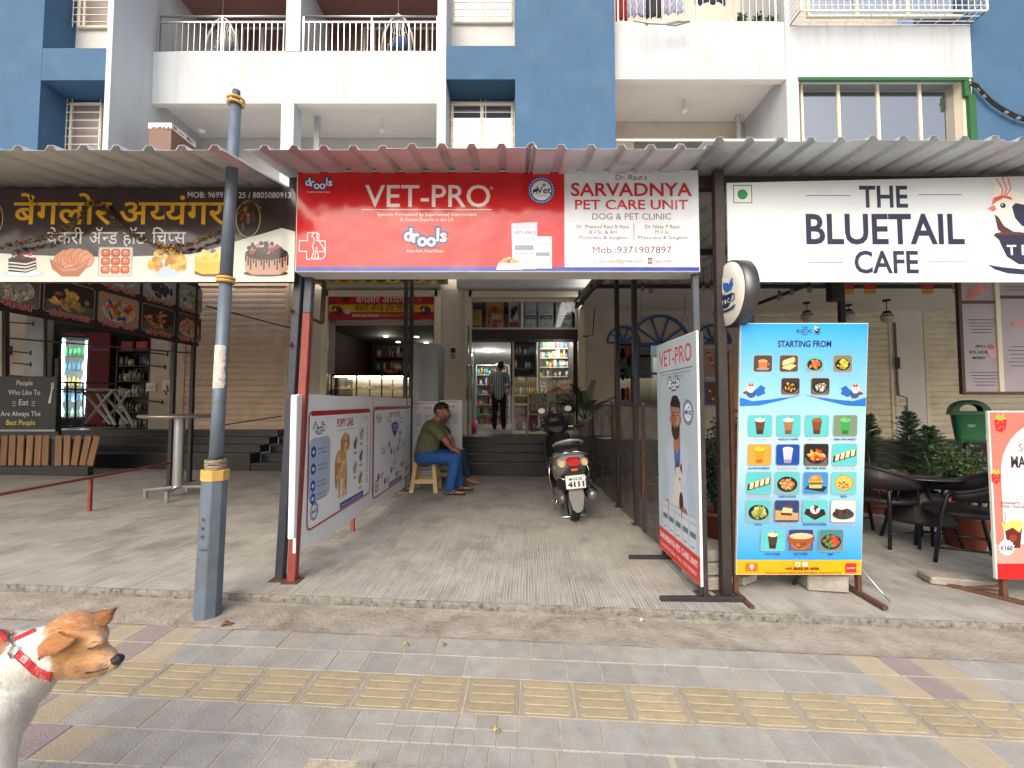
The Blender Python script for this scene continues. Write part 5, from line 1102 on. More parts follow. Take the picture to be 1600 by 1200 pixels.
bag(758, 788, 471, C(236,150,30), 0, 'orange pet food bag with a red round badge in the transom', lambda p: (p.ell(0, 20, 3.4, 2.8, C(190,50,50)), p.rect(-3, 10, 9, 4, C(214,190,180)), p.rect(-2, 5, 9, 4, C(190,60,50)), p.ell(-5, 13, 1.6, 2, C(40,30,40)), p.ell(0, 2.6, 3, 2.4, C(160,30,40)), p.rect(-7, 3, 3, 7, C(190,60,40))))
bag(794, 812, 471, C(226,222,216), 0, 'white pet food bag with a black dog and red base in the transom', lambda p: (p.ell(-1, 18, 4, 5, C(30,26,28)), p.ell(3, 21, 4, 3.4, C(50,44,46)), p.ell(-3, 13, 2.6, 4, C(60,50,50)), p.rect(-8, 1, 16, 5.5, C(176,30,40)), p.rect(-3, 7, 9, 1.4, C(190,40,50))))
for k, (u0, u1, lb) in enumerate(((819, 839, 'silver pet food bag left of the other two silver ones'), (840, 866, 'silver pet food bag between the other two silver ones'), (868, 895, 'silver pet food bag with a pink ribbon stripe at the right end'))):
    bag(u0, u1, 471, C(222,225,228), 0, lb, lambda p, k=k: (p.rect(-7.5, 9.5, 15, 4.4, C(96,98,104)), p.rect(-5, 11, 10, .8, C(200,200,200)), p.rect(-5, 17, 10, .5, C(150,150,155)), p.rect(-2, 3, 4, 1, C(110,110,116)), p.poly([(0,29),(4,29),(8,20),(5,20)], C(206,100,120)) if k == 2 else None))
# shelves with goods
def shelf_unit(x0, x1, y0, y1, z0, z1, n, label, mf, seed, cols, hmax=.2, facing=-1, back=True, fill=.9):
    root = empty('display_shelf', ((x0+x1)/2, (y0+y1)/2, z0), label, 'shelf'); rel = -root.location
    for i in range(n+1):
        z = z0+(z1-z0)*i/n; o = MB().box(x0, x1, y0, y1, z-.012, z+.006).build('shelf_board', mf, root); o.location = rel
    mb = MB()
    for x in (x0, x1): mb.box(x-.01, x+.01, y0, y1, z0, z1)
    if back: mb.box(x0, x1, y1-.01, y1, z0, z1)
    o = mb.build('shelf_frame', mf, root); o.location = rel
    rr = random.Random(seed); mb = MB()
    for i in range(n):
        z = z0+(z1-z0)*i/n+.007; x = x0+.03
        while x < x1-.05:
            w = rr.uniform(.04, .10); h = min(rr.uniform(.5, 1)*hmax, (z1-z0)/n-.04); c = rr.choice(cols)
            if rr.random() < fill:
                if rr.random() < .45: mb.lathe([(.001,0),(w*.38,0),(w*.4,h*.7),(w*.16,h*.82),(w*.16,h),(.001,h)], (x+w/2, y0+.07, z), 8, None, c)
                else: mb.box(x, x+w*.92, y0+.03+rr.uniform(0,.03), y0+.03+rr.uniform(.06,.14), z, z+h, None, None, c); mb.box(x+w*.1, x+w*.8, y0+.0285, y0+.03, z+h*.3, z+h*.7, None, None, tuple(min(1, k*1.6+.1) for k in c))
            x += w
    o = mb.build('goods', vmat('packaging', .4), kind='stuff', label='packets and bottles filling the '+label.split(' ', 1)[1] if False else 'packets, tubs and bottles ranged on the '+label, cat='goods')
    return root
PK = [C(60,110,150), C(196,190,180), C(190,60,50), C(70,140,120), C(214,150,60), C(110,120,130), C(220,220,220), C(60,60,80), C(200,120,140), C(150,170,80)]
shelf_unit(-.02, .58, 10.5, 10.8, 1.55, 2.9, 4, 'dark shelf behind the left pane', M_DARK, 3, [C(50,70,110), C(70,60,60), C(120,80,70), C(90,110,110)], .22, fill=.7)
shelf_unit(.62, 1.62, 10.3, 10.6, 1.55, 2.92, 6, 'bright wall shelf behind the right pane', M_WHTC, 4, PK, .2)
shelf_unit(.0, .9, 10.0, 10.25, FL_M+.02, 1.52, 2, 'low red-topped counter shelf', mat('red_counter', C(170,60,56), .4, var=.05, scale=5, bump=0), 5, PK, .26)
mb = MB(); mb.box(.0, 1.6, 9.95, 10.28, 1.53, 1.57); tag(mb.build('counter_top', M_ALU), 'pale counter top behind the clinic window', 'counter')
rr = random.Random(6); mb = MB()
for i in range(17): x = .03+i*.055; c = rr.choice([C(60,170,150), C(220,120,60), C(230,220,210), C(220,90,90), C(130,190,80), C(230,180,60)]); mb.lathe([(.001,0),(.02,0),(.021,.12),(.008,.14),(.008,.17),(.001,.17)], (x, 10.02+.03*(i % 2), 1.571), 8, None, c)
mb.build('bottle_row', vmat('packaging', .4), kind='stuff', label='row of bright small bottles on the counter top in the clinic', cat='bottles')
shelf_unit(-1.1, -.1, 13.2, 13.6, FL_M+.02, 2.55, 6, 'packed shelf at the back of the clinic', M_WHTC, 41, PK, .25)
shelf_unit(-1.68, -1.12, 12.0, 12.4, FL_M+.02, 2.8, 6, 'packed shelf in the left corner of the clinic', M_DARK, 42, PK, .25)
shelf_unit(-1.7, -1.3, 11.0, 12.8, FL_M+.02, 2.9, 6, 'tall dark rack along the left wall of the clinic', M_DARK, 9, PK, .25)
rt = empty('window_poster', (1.02, 9.55, 1.3), 'white and orange poster standing inside the right clinic window', 'poster'); MB().box(-.26, .26, 0, .02, 0, .55).build('panel', M_EDGE, rt)
p = Print((-.26, -.001, 0), (.01,0,0), (0,0,.01)); p.rect(.5,.5,51,54, C(226,214,206)); p.poly([(2,34),(20,40),(34,50),(50,52),(50,44),(36,42),(24,32),(2,28)], C(226,110,60)); p.rect(2,2,48,12, C(230,214,140)); p.mb.build('poster_print', vmat('print_vinyl', .32, .25), rt)
for u, v, lb, pw in ((747, 530, 'round ceiling light nearest the top left of the clinic doorway', 0), (764, 548, 'round ceiling light above the man in the striped shirt', 20), (779, 569, 'small round ceiling light deep in the clinic, left of the head', 0), (869, 551, 'ceiling light seen through the right clinic window', 120)):
    ceil_lamp(u, v, 2.955, lb, .10, power=pw)
ceil_lamp(872, 524, 2.955, 'unseen ceiling light added behind the header to light the right clinic shelves', .10, power=24)  # added lamp, hidden by the header, brightens the goods behind the right pane
mb = MB(); mb.lathe([(.001,0),(.07,0),(.085,.28),(.001,.28)], (X(740,9.6), 9.65, FL_M), 14); tag(mb.build('plastic_bucket', mat('pink_plastic', C(190,60,120), .4, var=.05, scale=4, bump=0)), 'pink plastic bucket just inside the open glass door', 'bucket')

# --- second bakery shop
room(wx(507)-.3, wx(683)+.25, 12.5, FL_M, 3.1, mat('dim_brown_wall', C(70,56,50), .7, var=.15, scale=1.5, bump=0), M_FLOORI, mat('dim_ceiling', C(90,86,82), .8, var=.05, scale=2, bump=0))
for u, v, lb in ((603, 525, 'left of the four bakery ceiling lights'), (651, 526, 'small square bakery ceiling light right of the twin posts'), (622, 534, 'small square bakery ceiling light farther back on the left'), (666, 535, 'small square bakery ceiling light farther back on the right')): ceil_lamp(u, v, 3.095, lb, .07, True, 5 if u in (603, 666) else 0, (1,.9,.75))
shelf_unit(wx(512), wx(600), 11.9, 12.2, FL_M, 3.05, 6, 'dim rack of goods at the back of the bakery', M_WOODD, 21, [C(120,70,40), C(90,60,50), C(150,110,60), C(60,70,80)], .3)
shelf_unit(wx(604), wx(690), 12.0, 12.3, FL_M, 2.6, 4, 'dim wooden shelf behind the bakery counter', M_WOODD, 22, [C(120,80,50), C(170,120,70), C(70,50,40)], .3)
rt = empty('glass_counter', (wx(568), 9.2, FL_M), 'glass bakery display counter with lit shelves of pastries', 'display counter')
xa, xb = wx(511)-rt.location.x, wx(632)-rt.location.x
mb = MB(); mb.box(xa, xb, 0, .5, 0, .72); mb.box(xa, xb, -.01, .5, 1.26, 1.30); MBx = mb.build('counter_body', M_DARK, rt, bevel=.005)
for i in range(4): x = xa+(xb-xa)*i/3; MB().box(x-.012, x+.012, 0, .03, .72, 1.26).build('upright', M_BLK, rt)
MB().box(xa, xb, .005, .012, .72, 1.26).build('pane', M_CLEAR, rt)
for z in (.76, 1.0): MB().box(xa, xb, .04, .46, z-.01, z+.005).build('shelf', M_STEEL, rt)
MB().box(xa+.02, xb-.02, .44, .46, .74, 1.24).build('back_mirror', M_MIRR, rt)
MB().box(xa+.05, xb-.05, .05, .08, 1.235, 1.255).build('light_tube', lampmat('warm_tube', 9, (1,.85,.6)), rt)
rr = random.Random(8); mb = MB()
for i in range(90): mb.ell((wx(568)+rr.uniform(xa+.04, xb-.04), 9.2+rr.uniform(.08,.4), FL_M+rr.choice((.79, 1.03))), (rr.uniform(.02,.05), .03, rr.uniform(.02,.035)), None, rr.choice([C(214,170,96), C(190,130,70), C(230,210,160), C(120,70,50), C(226,190,120)]), 8, 5)
mb.build('pastries', vmat('food', .6), kind='stuff', label='pastries and cakes laid out inside the glass bakery counter', cat='pastries')
mb = MB(); rr = random.Random(2)
for i in range(14): mb.ell((wx(610)+rr.uniform(-.25,.3), 9.42+rr.uniform(-.1,.1), FL_M+1.34+rr.uniform(0,.06)), (.07,.05,.035), None, rr.choice([C(150,90,50), C(120,70,44), C(170,110,66)]), 8, 5)
mb.build('bread_loaves', vmat('food', .6), kind='stuff', label='heap of small brown loaves on top of the bakery counter', cat='bread')
# steel cabinet (back of a fridge) by the pillar
rt = empty('steel_cabinet', (X(664,7.0), 7.0, sz(-1.4)), 'tall pale grey steel cabinet standing between the bakery and the clinic', 'cabinet'); w = (X(685,7.0)-X(643,7.0))/2; h = Z(537,7.0)-sz(-1.4)
MB().box(-w, w, 0, .62, .06, h).build('cabinet_body', mat('pale_steel_paint', C(150,154,158), .45, var=.04, scale=3, bump=.05), rt, bevel=.012); MB().box(-w+.03, w-.03, -.008, 0, .12, h-.05).build('back_panel', mat('pale_steel_paint', C(150,154,158)), rt, bevel=.003)
for sx in (-1, 1):
    for y in (.06, .56): MB().box(sx*(w-.05)-.02, sx*(w-.05)+.02, y-.02, y+.02, 0, .06).build('foot', M_BLK, rt)
# notice on the pillar
for k in range(2):
    rt = empty('wall_notice', (wx(708), WY-.045, wz(548+k*9)), ('dark notice with white print on the pillar left of the clinic door', 'grey notice under the dark one on the clinic pillar')[k], 'notice'); MB().box(-.05, .05, -.006, 0, -.05, .05).build('sheet', (M_DARK, mat('grey_paper', C(130,132,136), .7, var=.2, scale=60, bump=0))[k], rt)

# --- first bakery shop at the far left
room(-10.4, wx(240), 12.0, FL_L, 3.7, M_WALLI, M_FLOORI, M_WHTC)
def fridge(u0, u1, v0, v1, Y, label, cab, lit):
    x0, x1 = X(u0,Y), X(u1,Y); z0, z1 = FL_L, at(0,v0,Y).z; rt = empty('drinks_fridge', ((x0+x1)/2, Y, z0), label, 'fridge', rz=R(34)); w = (x1-x0)/2*.86; h = z1-z0
    mb = MB(); mb.box(-w, -w+.05, 0, .6, 0, h); mb.box(w-.05, w, 0, .6, 0, h); mb.box(-w+.05, w-.05, 0, .6, h-.16, h); mb.box(-w+.05, w-.05, 0, .6, 0, .2); mb.box(-w+.05, w-.05, .55, .6, .2, h-.16); mb.build('cabinet_body', cab, rt, bevel=.01)
    if lit:
        mb = MB(); mb.box(-w+.05,-w+.055,.01,.55,.2,h-.16); mb.box(w-.055,w-.05,.01,.55,.2,h-.16); mb.box(-w+.056,w-.056,.54,.549,.2,h-.16); mb.build('inner_liner', M_EDGE, rt)
        for z_ in (.6, 1.2, 1.75): l = bpy.data.lights.new('lamp', 'POINT'); l.energy = .6; l.color = (.85,.97,1); l.shadow_soft_size = .03; lo = bpy.data.objects.new('lamp', l); lo.location = (.0,.06,z_); link(lo, rt)
        for q in (-1, 1): MB().box(q*(w-.075)-.02, q*(w-.075)+.02, .03, .05, .24, h-.2).build('light_tube', lampmat('cool_tube', 7, (.8,.95,1)), rt)
        rr = random.Random(4); mb = MB()
        for i in range(5):
            z = .24+(h-.44)*i/5; MB().box(-w+.06, w-.06, .08, .5, z-.01, z).build('shelf', M_STEEL, rt); x = -w+.1
            while x < w-.09: hh = min(rr.uniform(.18,.24), (h-.44)/5-.04); mb.lathe([(.001,0),(.03,0),(.03,hh*.6),(.012,hh*.8),(.012,hh),(.001,hh)], (x, .14, z), 8, None, ([C(70,170,90), C(60,150,80)], [C(150,190,200), C(90,140,170)], [C(230,230,225), C(220,190,90)], [C(60,110,150), C(120,150,170)], [C(200,210,220), C(90,160,100)])[4-i][rr.randrange(2)]); x += .07
        mb.build('bottles', vmat('packaging', .4), rt, kind='stuff')
        MB().add([(-w+.05,.004,.2),(w-.05,.004,.2),(w-.05,.004,h-.16),(-w+.05,.004,h-.16)], [(0,1,2,3)]).build('glass_door', M_CLEAR, rt); p = Print((0, -.001, h-.13), (.01,0,0), (0,0,.01)); p.rect(-w*90, 0, w*180, 10, C(70,26,30)); p.text('COLD DRINKS'[:0]+'Coca-Cola', 0, 3, 4, C(220,80,80), w=w*120, bold=.03); p.mb.build('header_print', vmat('print_vinyl', .32, .25), rt)
    else:
        MB().box(-w+.004, w-.004, -.012, -.002, .1, h-.02).build('door', cab, rt, bevel=.006)
        p = Print((0, -.0125, 0), (.01,0,0), (0,0,.01)); p.text('Coca-Cola', 0, h*100-42, 6, C(190,120,116), w=w*150, bold=.03); p.mb.build('door_print', vmat('print_vinyl', .32, .25), rt)
fridge(93, 135, 517, 640, 9.62, 'lit drinks fridge full of green and white bottles', M_DARK, True)
fridge(139, 168, 519, 640, 9.75, 'dark red cola fridge with its back turned, beside the lit one', mat('cola_red', C(104,24,28), .4, var=.06, scale=4, bump=0), False)
shelf_unit(X(181,9.6), X(232,9.6), 9.6, 9.9, FL_L, at(0,548,9.6).z, 5, 'black wire rack right of the cola fridge', M_BLK, 31, [C(80,84,84), C(100,94,84), C(130,124,110), C(70,54,46), C(140,110,50)], .28)
for k, (u, c, lb) in enumerate(((196, C(120,30,32), 'dark red crate on top of the black wire rack'), (219, C(150,30,34), 'bright red crate at the right end of the rack top'))):
    o = MB().box(-.13, .13, 0, .3, 0, .2).build('crate', mat(('dark_red_plastic', 'red_plastic')[k], c, .5, var=.06, scale=4, bump=0), bevel=.01); o.location = (X(u,9.6), 9.6, at(0,548,9.6).z+.007); tag(o, lb, 'crate')
for u, v, lb in ((170, 520, 'lit ceiling light inside the left bakery above the cola fridge'),): ceil_lamp(u, v, 3.69, lb, .1, power=12)
# switch boxes and pipes on the cream wall
for u, v, w, h, lb in ((241, 605, .10, .09, 'cream switch box left of the conduit on the bakery wall'), (267, 602, .11, .10, 'cream switch box with a hanging black lead'), (1403, 626, .13, .11, 'cream socket box on the white pillar in the cafe area')):
    rt = empty('switch_box', (wx(u), WY-.09, wz(v)), lb, 'switch box'); MB().box(-w, w, 0, .05, -h, h).build('box_body', M_ALU, rt, bevel=.01); MB().box(-w*.5, w*.5, -.012, 0, -h*.4, h*.4).build('switch', M_GREYW, rt, bevel=.004)
o = MB().tube([(wx(267), WY-.10, wz(603)), (wx(270), WY-.12, wz(612)), (wx(264), WY-.12, wz(611)), (wx(268), WY-.11, wz(617))], .012, 6).build('hanging_lead', M_BLK); tag(o, 'short black lead dangling from the switch box', 'cable')
o = MB().tube([(wx(262), WY-.06, wz(520)), (wx(266), WY-.06, wz(560)), (wx(267), WY-.06, wz(596))], .012, 6).build('conduit', M_WHTC); tag(o, 'thin pale conduit running down the bakery wall to a switch box', 'conduit')
pc = MB().tube([(wx(1396), WY-.08, wz(505)), (wx(1397), WY-.08, wz(600)), (wx(1398), WY-.08, wz(618)), (wx(1410), WY-.08, wz(622)), (wx(1410), WY-.08, wz(648)), (wx(1416), WY-.08, wz(652))], .022, 6).build('conduit', mat('grey_pipe', C(120,120,120), .5, var=.1, scale=8, bump=0)); tag(pc, 'grey conduit down the white pillar in the cafe area', 'conduit')
o = MB().box(-.05,.05,-.03,.0,-.12,.12).build('conduit_box', M_BLK, bevel=.01); o.location = (wx(1396), WY-.1, wz(568)); tag(o, 'small dark box on the conduit of the white pillar', 'box')
o = MB().tube([(wx(928), 8.6, wz(430)), (wx(926), 8.75, wz(490)), (wx(924), 8.8, wz(526)), (wx(914), 8.8, wz(528)), (wx(909), 8.85, wz(527))], .012, 6).build('hanging_cable', M_BLK); tag(o, 'black cable hanging right of the clinic shutter box', 'cable')
o = MB().tube([(wx(955), 8.3, wz(448)), (wx(940), 8.6, wz(476))], .03, 8).build('wall_camera_arm', M_BLK); tag(o, 'dark arm slanting from the ceiling right of the clinic', 'bracket')

# ------------------------------------------------------------------ bodies: union of limbs fused into one skin
def fuse(parts, voxel, name, m, parent=None, smooth=6, paint=None, loc=Vector((0,0,0))):
    "parts: ('c', p0, r0, p1, r1) tapered limb or ('e', centre, (rx,ry,rz), euler) ellipsoid; fused to one continuous mesh"
    mb = MB()
    for q in parts:
        if q[0] == 'c':
            a, b = Vector(q[1]), Vector(q[3]); n = 5; mb.tube([a.lerp(b, i/n) for i in range(n+1)], [q[2]+(q[4]-q[2])*i/n for i in range(n+1)], 14); mb.ell(a, q[2], n=14, k=10); mb.ell(b, q[4], n=14, k=10)
        else: mb.ell(q[1], q[2], n=18, k=14, M=Matrix.Rotation(q[3][0],4,'X')@Matrix.Rotation(q[3][1],4,'Y')@Matrix.Rotation(q[3][2],4,'Z') if len(q) > 3 else None)
    o = mb.build('tmp'); COL.objects.unlink(o)
    ts = bpy.data.scenes.new('tmp'); ts.collection.objects.link(o)
    r = o.modifiers.new('r', 'REMESH'); r.mode = 'VOXEL'; r.voxel_size = voxel
    s = o.modifiers.new('s', 'SMOOTH'); s.iterations = smooth; s.factor = .5
    vl = ts.view_layers[0]; vl.update(); dg = vl.depsgraph; me = bpy.data.meshes.new_from_object(o.evaluated_get(dg), depsgraph=dg)
    bpy.data.objects.remove(o); bpy.data.scenes.remove(ts)
    me.name = name; me.materials.clear(); me.materials.append(m)
    for p in me.polygons: p.use_smooth = True
    if paint:
        a = me.color_attributes.new('print', 'FLOAT_COLOR', 'POINT'); buf = []
        for v in me.vertices: buf += [*paint(v.co, v.normal)[:3], 1]
        a.data.foreach_set('color', buf)
    me.transform(Matrix.Translation(-loc)); ob = bpy.data.objects.new(name, me); link(ob, parent); return ob
M_SKIN = mat('brown_skin', C(150,104,80), .55, var=.08, scale=20, bump=.1, bscale=90)
M_HAIR = mat('black_hair', C(22,18,18), .5, var=.3, scale=60, bump=.6, bscale=140)
def hand(parts, wrist, dirv, side, curl, L=.17, spread=.018):
    "palm, four unequal bent fingers and a thumb"
    d = Vector(dirv).normalized(); s = Vector(side).normalized(); n = d.cross(s).normalized(); w = Vector(wrist)
    pc = w+d*L*.28; parts.append(('e', pc, (.032,.032,.02))); parts.append(('c', w, .024, w+d*L*.42, .03))
    for i, f in enumerate((.82, 1.0, .94, .74)):
        b = w+d*L*.48+s*(i-1.5)*spread; k1 = b+(d*math.cos(curl*.5)+n*math.sin(curl*.5))*L*.24*f; k2 = k1+(d*math.cos(curl*1.3)+n*math.sin(curl*1.3))*L*.16*f; k3 = k2+(d*math.cos(curl*2)+n*math.sin(curl*2))*L*.12*f
        parts += [('c', b-d*.02, .011, k1, .0098), ('c', k1, .0096, k2, .0088), ('c', k2, .0088, k3, .0076)]
    b = w+d*L*.18-s*.028; t1 = b+(d*.7-s*.75).normalized()*L*.2; t2 = t1+(d*.95-s*.1+n*math.sin(curl)*.5).normalized()*L*.17; parts += [('c', b, .013, t1, .0115), ('c', t1, .011, t2, .009)]
def headparts(c, f, up, r=.1):
    "c centre of the skull, f facing direction"
    c, f, up = Vector(c), Vector(f).normalized(), Vector(up).normalized(); s = f.cross(up).normalized(); P = lambda a, b, d=0: c+f*a*r+up*b*r+s*d*r
    return [('e', P(-.08,.15), (r*.98,)*3), ('e', P(.2,-.35), (r*.72,)*3), ('c', P(.3,-.75), r*.42, P(.5,-.9), r*.26), ('c', P(.0,-.5,.35), r*.45, P(.3,-.75,.2), r*.3), ('c', P(.0,-.5,-.35), r*.45, P(.3,-.75,-.2), r*.3),
            ('c', P(.78,.1), r*.12, P(1.1,-.28), r*.16), ('e', P(1.0,-.33), (r*.17,)*3), ('c', P(.8,.22,.45), r*.12, P(.8,.22,-.45), r*.12), ('c', P(.82,-.58,.2), r*.09, P(.82,-.58,-.2), r*.09), ('c', P(.8,-.7,.14), r*.09, P(.8,-.7,-.14), r*.09),
            ('e', P(-.05,-.1,.93), (r*.16,r*.16,r*.26)), ('e', P(-.05,-.1,-.93), (r*.16,r*.16,r*.26))], P
def eyes(P, r, parent, loc):
    mb = MB()
    for s in (.36, -.36): mb.ell(P(.80,.02,s), r*.13, M_EDGE, n=8, k=6); mb.ell(P(.90,.02,s), r*.07, M_HAIR, n=8, k=6); mb.tube([P(.90,.28,s-.17), P(.95,.34,s), P(.88,.28,s+.17)], r*.045, 5, M_HAIR)
    o = mb.build('eye', parent=parent); o.location = -loc; return o

# --- seated man on the plastic stool, in profile looking to the right
def SP(u, v, Y=6.28): return at(u, v, Y)
Y0 = 6.28
rt = empty('person', (SP(668,768).x, Y0, sz(-1.2)), 'seated man in olive t-shirt and blue jeans with arms resting on his knees', 'person')
L0 = rt.location.copy()
def sp(u, v, dy=0): p = SP(u, v); return Vector((p.x, Y0+dy, p.z))
hp, Phead = headparts(sp(690,642), (1,-.35,-.22), (.25,0,1), .106)
body = hp+[('c', sp(683,655), .062, sp(678,666), .07)]
for s in (-1, 1):
    sh = sp(682,668, s*.19); el = sp(703+s*1,690, s*.20); wr = sp(708,701, s*.10-.02)
    body += [('c', sh, .052, el, .04), ('c', el, .04, wr, .027)]
    hp_ = []; hand(hp_, wr, (1,-.25*s,-.35), (0,s,0) if s > 0 else (0,-1,0), .7); body += hp_
body += [('c', sp(668,705), .15, sp(674,672), .14), ('c', sp(676,668,-.13), .075, sp(676,668,.13), .075)]
for s in (-1, 1):
    hip = sp(668,712, s*.10); kn = sp(712+(s < 0)*2, 714, s*.17); an = sp(706+(0 if s < 0 else 9), 762, s*.15)
    body += [('c', hip, .085, kn, .055), ('c', kn, .053, an, .036), ('c', an+Vector((0,0,-.02)), .036, an+Vector((.17,0,-.05)), .026), ('c', an+Vector((-.04,0,-.05)), .028, an+Vector((.1,0,-.055)), .03)]
o = fuse(body, .0095, 'body', M_SKIN, rt, 3, loc=L0)
eyes(Phead, .106, rt, L0)
hr = [('e', Phead(-.16,.30), (.108,.108,.1)), ('e', Phead(-.5,.0), (.075,.08,.09)), ('e', Phead(.2,.72), (.07,.085,.045))]
fuse(hr, .011, 'hair', M_HAIR, rt, 2, loc=L0)
M_OLIVE = mat('olive_cotton', C(98,98,70), .9, var=.08, scale=6, bump=.5, bscale=14)
shirt = [('c', sp(666,707), .168, sp(670,690), .170), ('c', sp(670,690), .168, sp(675,672), .155), ('c', sp(676,667,-.14), .088, sp(676,667,.14), .088), ('c', sp(664,712), .165, sp(668,700), .165)]
for s in (-1, 1): shirt += [('c', sp(680,667,s*.18), .074, sp(692,680,s*.20), .068)]
shirt += [('c', sp(681,660), .078, sp(680,664), .085)]
fuse(shirt, .012, 't_shirt', M_OLIVE, rt, 5, loc=L0)
M_JEAN = mat('blue_denim', C(38,84,150), .85, var=.12, scale=9, bump=.5, bscale=20)
jean = [('c', sp(664,713,-.09), .115, sp(664,713,.09), .115)]
for s in (-1, 1):
    hip = sp(670,713, s*.10); kn = sp(712+(s < 0)*2, 714, s*.17); an = sp(705+(0 if s < 0 else 9), 759, s*.15)
    jean += [('c', hip, .105, kn, .078), ('c', kn, .078, an, .070)]
fuse(jean, .012, 'jeans', M_JEAN, rt, 4, loc=L0)
for s in (-1, 1):
    an = sp(706+(0 if s < 0 else 9), 762, s*.15); z = sz(-.8); mb = MB(); mb.prism([(-.07+.19*0,-.042),(.10,-.05),(.20,-.03),(.215,0),(.20,.03),(.10,.05),(-.07,.042)], lambda x, y, t, an=an: Vector((an.x+x, an.y+y, z+.002+t)), .022)
    mb.tube([(an.x+.05, an.y-.05, z+.02), (an.x+.08, an.y-.02, z+.075), (an.x+.13, an.y, z+.06), (an.x+.08, an.y+.02, z+.075), (an.x+.05, an.y+.05, z+.02)], .008, 6)
    o = mb.build('sandal', M_DARK, rt); o.location = -L0
# --- second sitter behind him (long black hair)
rt = empty('person', (X(700,6.95), 6.98, sz(-1)), 'second sitter in blue jeans with long black hair, mostly hidden behind the seated man', 'person'); L1 = rt.location.copy()
def s2(u, v, dy=0): p = at(u, v, 6.98); return Vector((p.x, 6.98+dy, p.z))
hp, Ph2 = headparts(s2(694,646), (1,.1,-.1), (.1,0,1), .10)
body = hp+[('c', s2(692,658), .05, s2(690,668), .055), ('c', s2(690,705), .13, s2(692,676), .12), ('c', s2(692,672,-.12), .06, s2(692,672,.12), .06)]
for s in (-1, 1):
    wr = s2(712,702,s*.06); body += [('c', s2(693,672,s*.17), .042, s2(700,693,s*.18), .036), ('c', s2(700,693,s*.18), .035, wr, .025)]; hp_ = []; hand(hp_, wr, (1,-.2*s,-.3), (0,s,0), .8); body += hp_
    hip, kn, an = s2(692,708,s*.1), s2(722,706,s*.14), s2(730-s*2,748,s*.12); body += [('c', hip, .08, kn, .055), ('c', kn, .05, an, .034), ('c', an, .034, an+Vector((.15,0,-.04)), .026)]
fuse(body, .011, 'body', M_SKIN, rt, 3, loc=L1); eyes(Ph2, .10, rt, L1)
fuse([('e', Ph2(-.15,.25), (.105,.105,.1)), ('c', Ph2(-.6,.0), .07, s2(682,655), .045), ('c', s2(682,655), .045, s2(676,668), .03)], .012, 'hair', M_HAIR, rt, 2, loc=L1)
fuse([('c', s2(690,706), .145, s2(692,678), .135), ('c', s2(692,671,-.13), .07, s2(692,671,.13), .07)]+[('c', s2(693,671,s*.16), .06, s2(698,684,s*.18), .05) for s in (-1,1)], .013, 'shirt', mat('dark_cloth', C(46,46,58), .9, var=.1, scale=8, bump=.3), rt, 3, loc=L1)
fuse([('c', s2(692,709,s*.1), .098, s2(722,707,s*.14), .072) for s in (-1,1)]+[('c', s2(722,707,s*.14), .072, s2(729-s*2,740,s*.12), .056) for s in (-1,1)], .013, 'jeans', mat('dark_denim', C(34,58,92), .85, var=.12, scale=9, bump=.5, bscale=20), rt, 3, loc=L1)
# --- standing man in the striped shirt inside the clinic, seen from behind
YM = 11.3; fx = X(780,YM); rt = empty('person', (fx, YM, FL_M), 'man in a striped shirt and black trousers standing inside the clinic, back to the street', 'person')
hp, Ph3 = headparts((0.05,0,1.66), (.1,1,0), (0,0,1), .10)
def arm(s): return [('c', (s*.19,0,1.43), .05, (s*.27,.05,1.15), .04), ('c', (s*.27,.05,1.15), .038, (s*.24,.22,.98), .028)]
body = hp+[('c', (0,0,1.5), .055, (.03,0,1.58), .052), ('c', (0,0,1.35), .15, (0,0,1.0), .14), ('c', (-.15,0,1.42), .07, (.15,0,1.42), .07)]+arm(-1)+arm(1)
for s in (-1, 1):
    body += [('c', (s*.09,0,.92), .09, (s*.10,0,.5), .06), ('c', (s*.10,0,.5), .058, (s*.11,0,.1), .04), ('c', (s*.11,0,.06), .04, (s*.12,.16,.04), .03)]; hp_ = []; hand(hp_, (s*.24,.22,.98), (0,1,-.4), (1,0,0), .7); body += hp_
fuse(body, .014, 'body', M_SKIN, rt, 3); fuse([('e', Ph3(-.2,.25), (.105,.105,.1)), ('e', Ph3(-.4,-.1), (.09,.085,.09))], .013, 'hair', M_HAIR, rt, 2); eyes(Ph3, .1, rt, Vector((0,0,0)))
ms = mat('striped_cloth', C(190,196,198), .85, var=.05, scale=8, bump=.3); nt = ms.node_tree; b = nt.nodes['Principled BSDF']; w = nt.nodes.new('ShaderNodeTexWave'); w.inputs['Scale'].default_value = 5.2; tc = nt.nodes.new('ShaderNodeTexCoord'); nt.links.new(tc.outputs['Object'], w.inputs[0]); cr = nt.nodes.new('ShaderNodeMix'); cr.data_type = 'RGBA'; cr.inputs[6].default_value = (*C(80,90,98),1); cr.inputs[7].default_value = (*C(196,202,204),1); nt.links.new(w.outputs['Fac'], cr.inputs[0]); nt.links.new(cr.outputs[2], b.inputs['Base Color'])
fuse([('c', (0,0,1.36), .172, (0,0,1.0), .165), ('c', (-.15,0,1.42), .085, (.15,0,1.42), .085), ('c', (0,0,.95), .165, (0,0,.9), .16)]+[('c', (s*.19,0,1.42), .07, (s*.26,.04,1.18), .06) for s in (-1,1)], .014, 'shirt', ms, rt, 4)
fuse([('c', (s*.09,0,.9), .105, (s*.11,0,.48), .08) for s in (-1,1)]+[('c', (s*.11,0,.48), .08, (s*.12,0,.1), .07) for s in (-1,1)], .014, 'trousers', mat('black_cloth', C(24,24,28), .9, var=.1, scale=8, bump=.3), rt, 4)
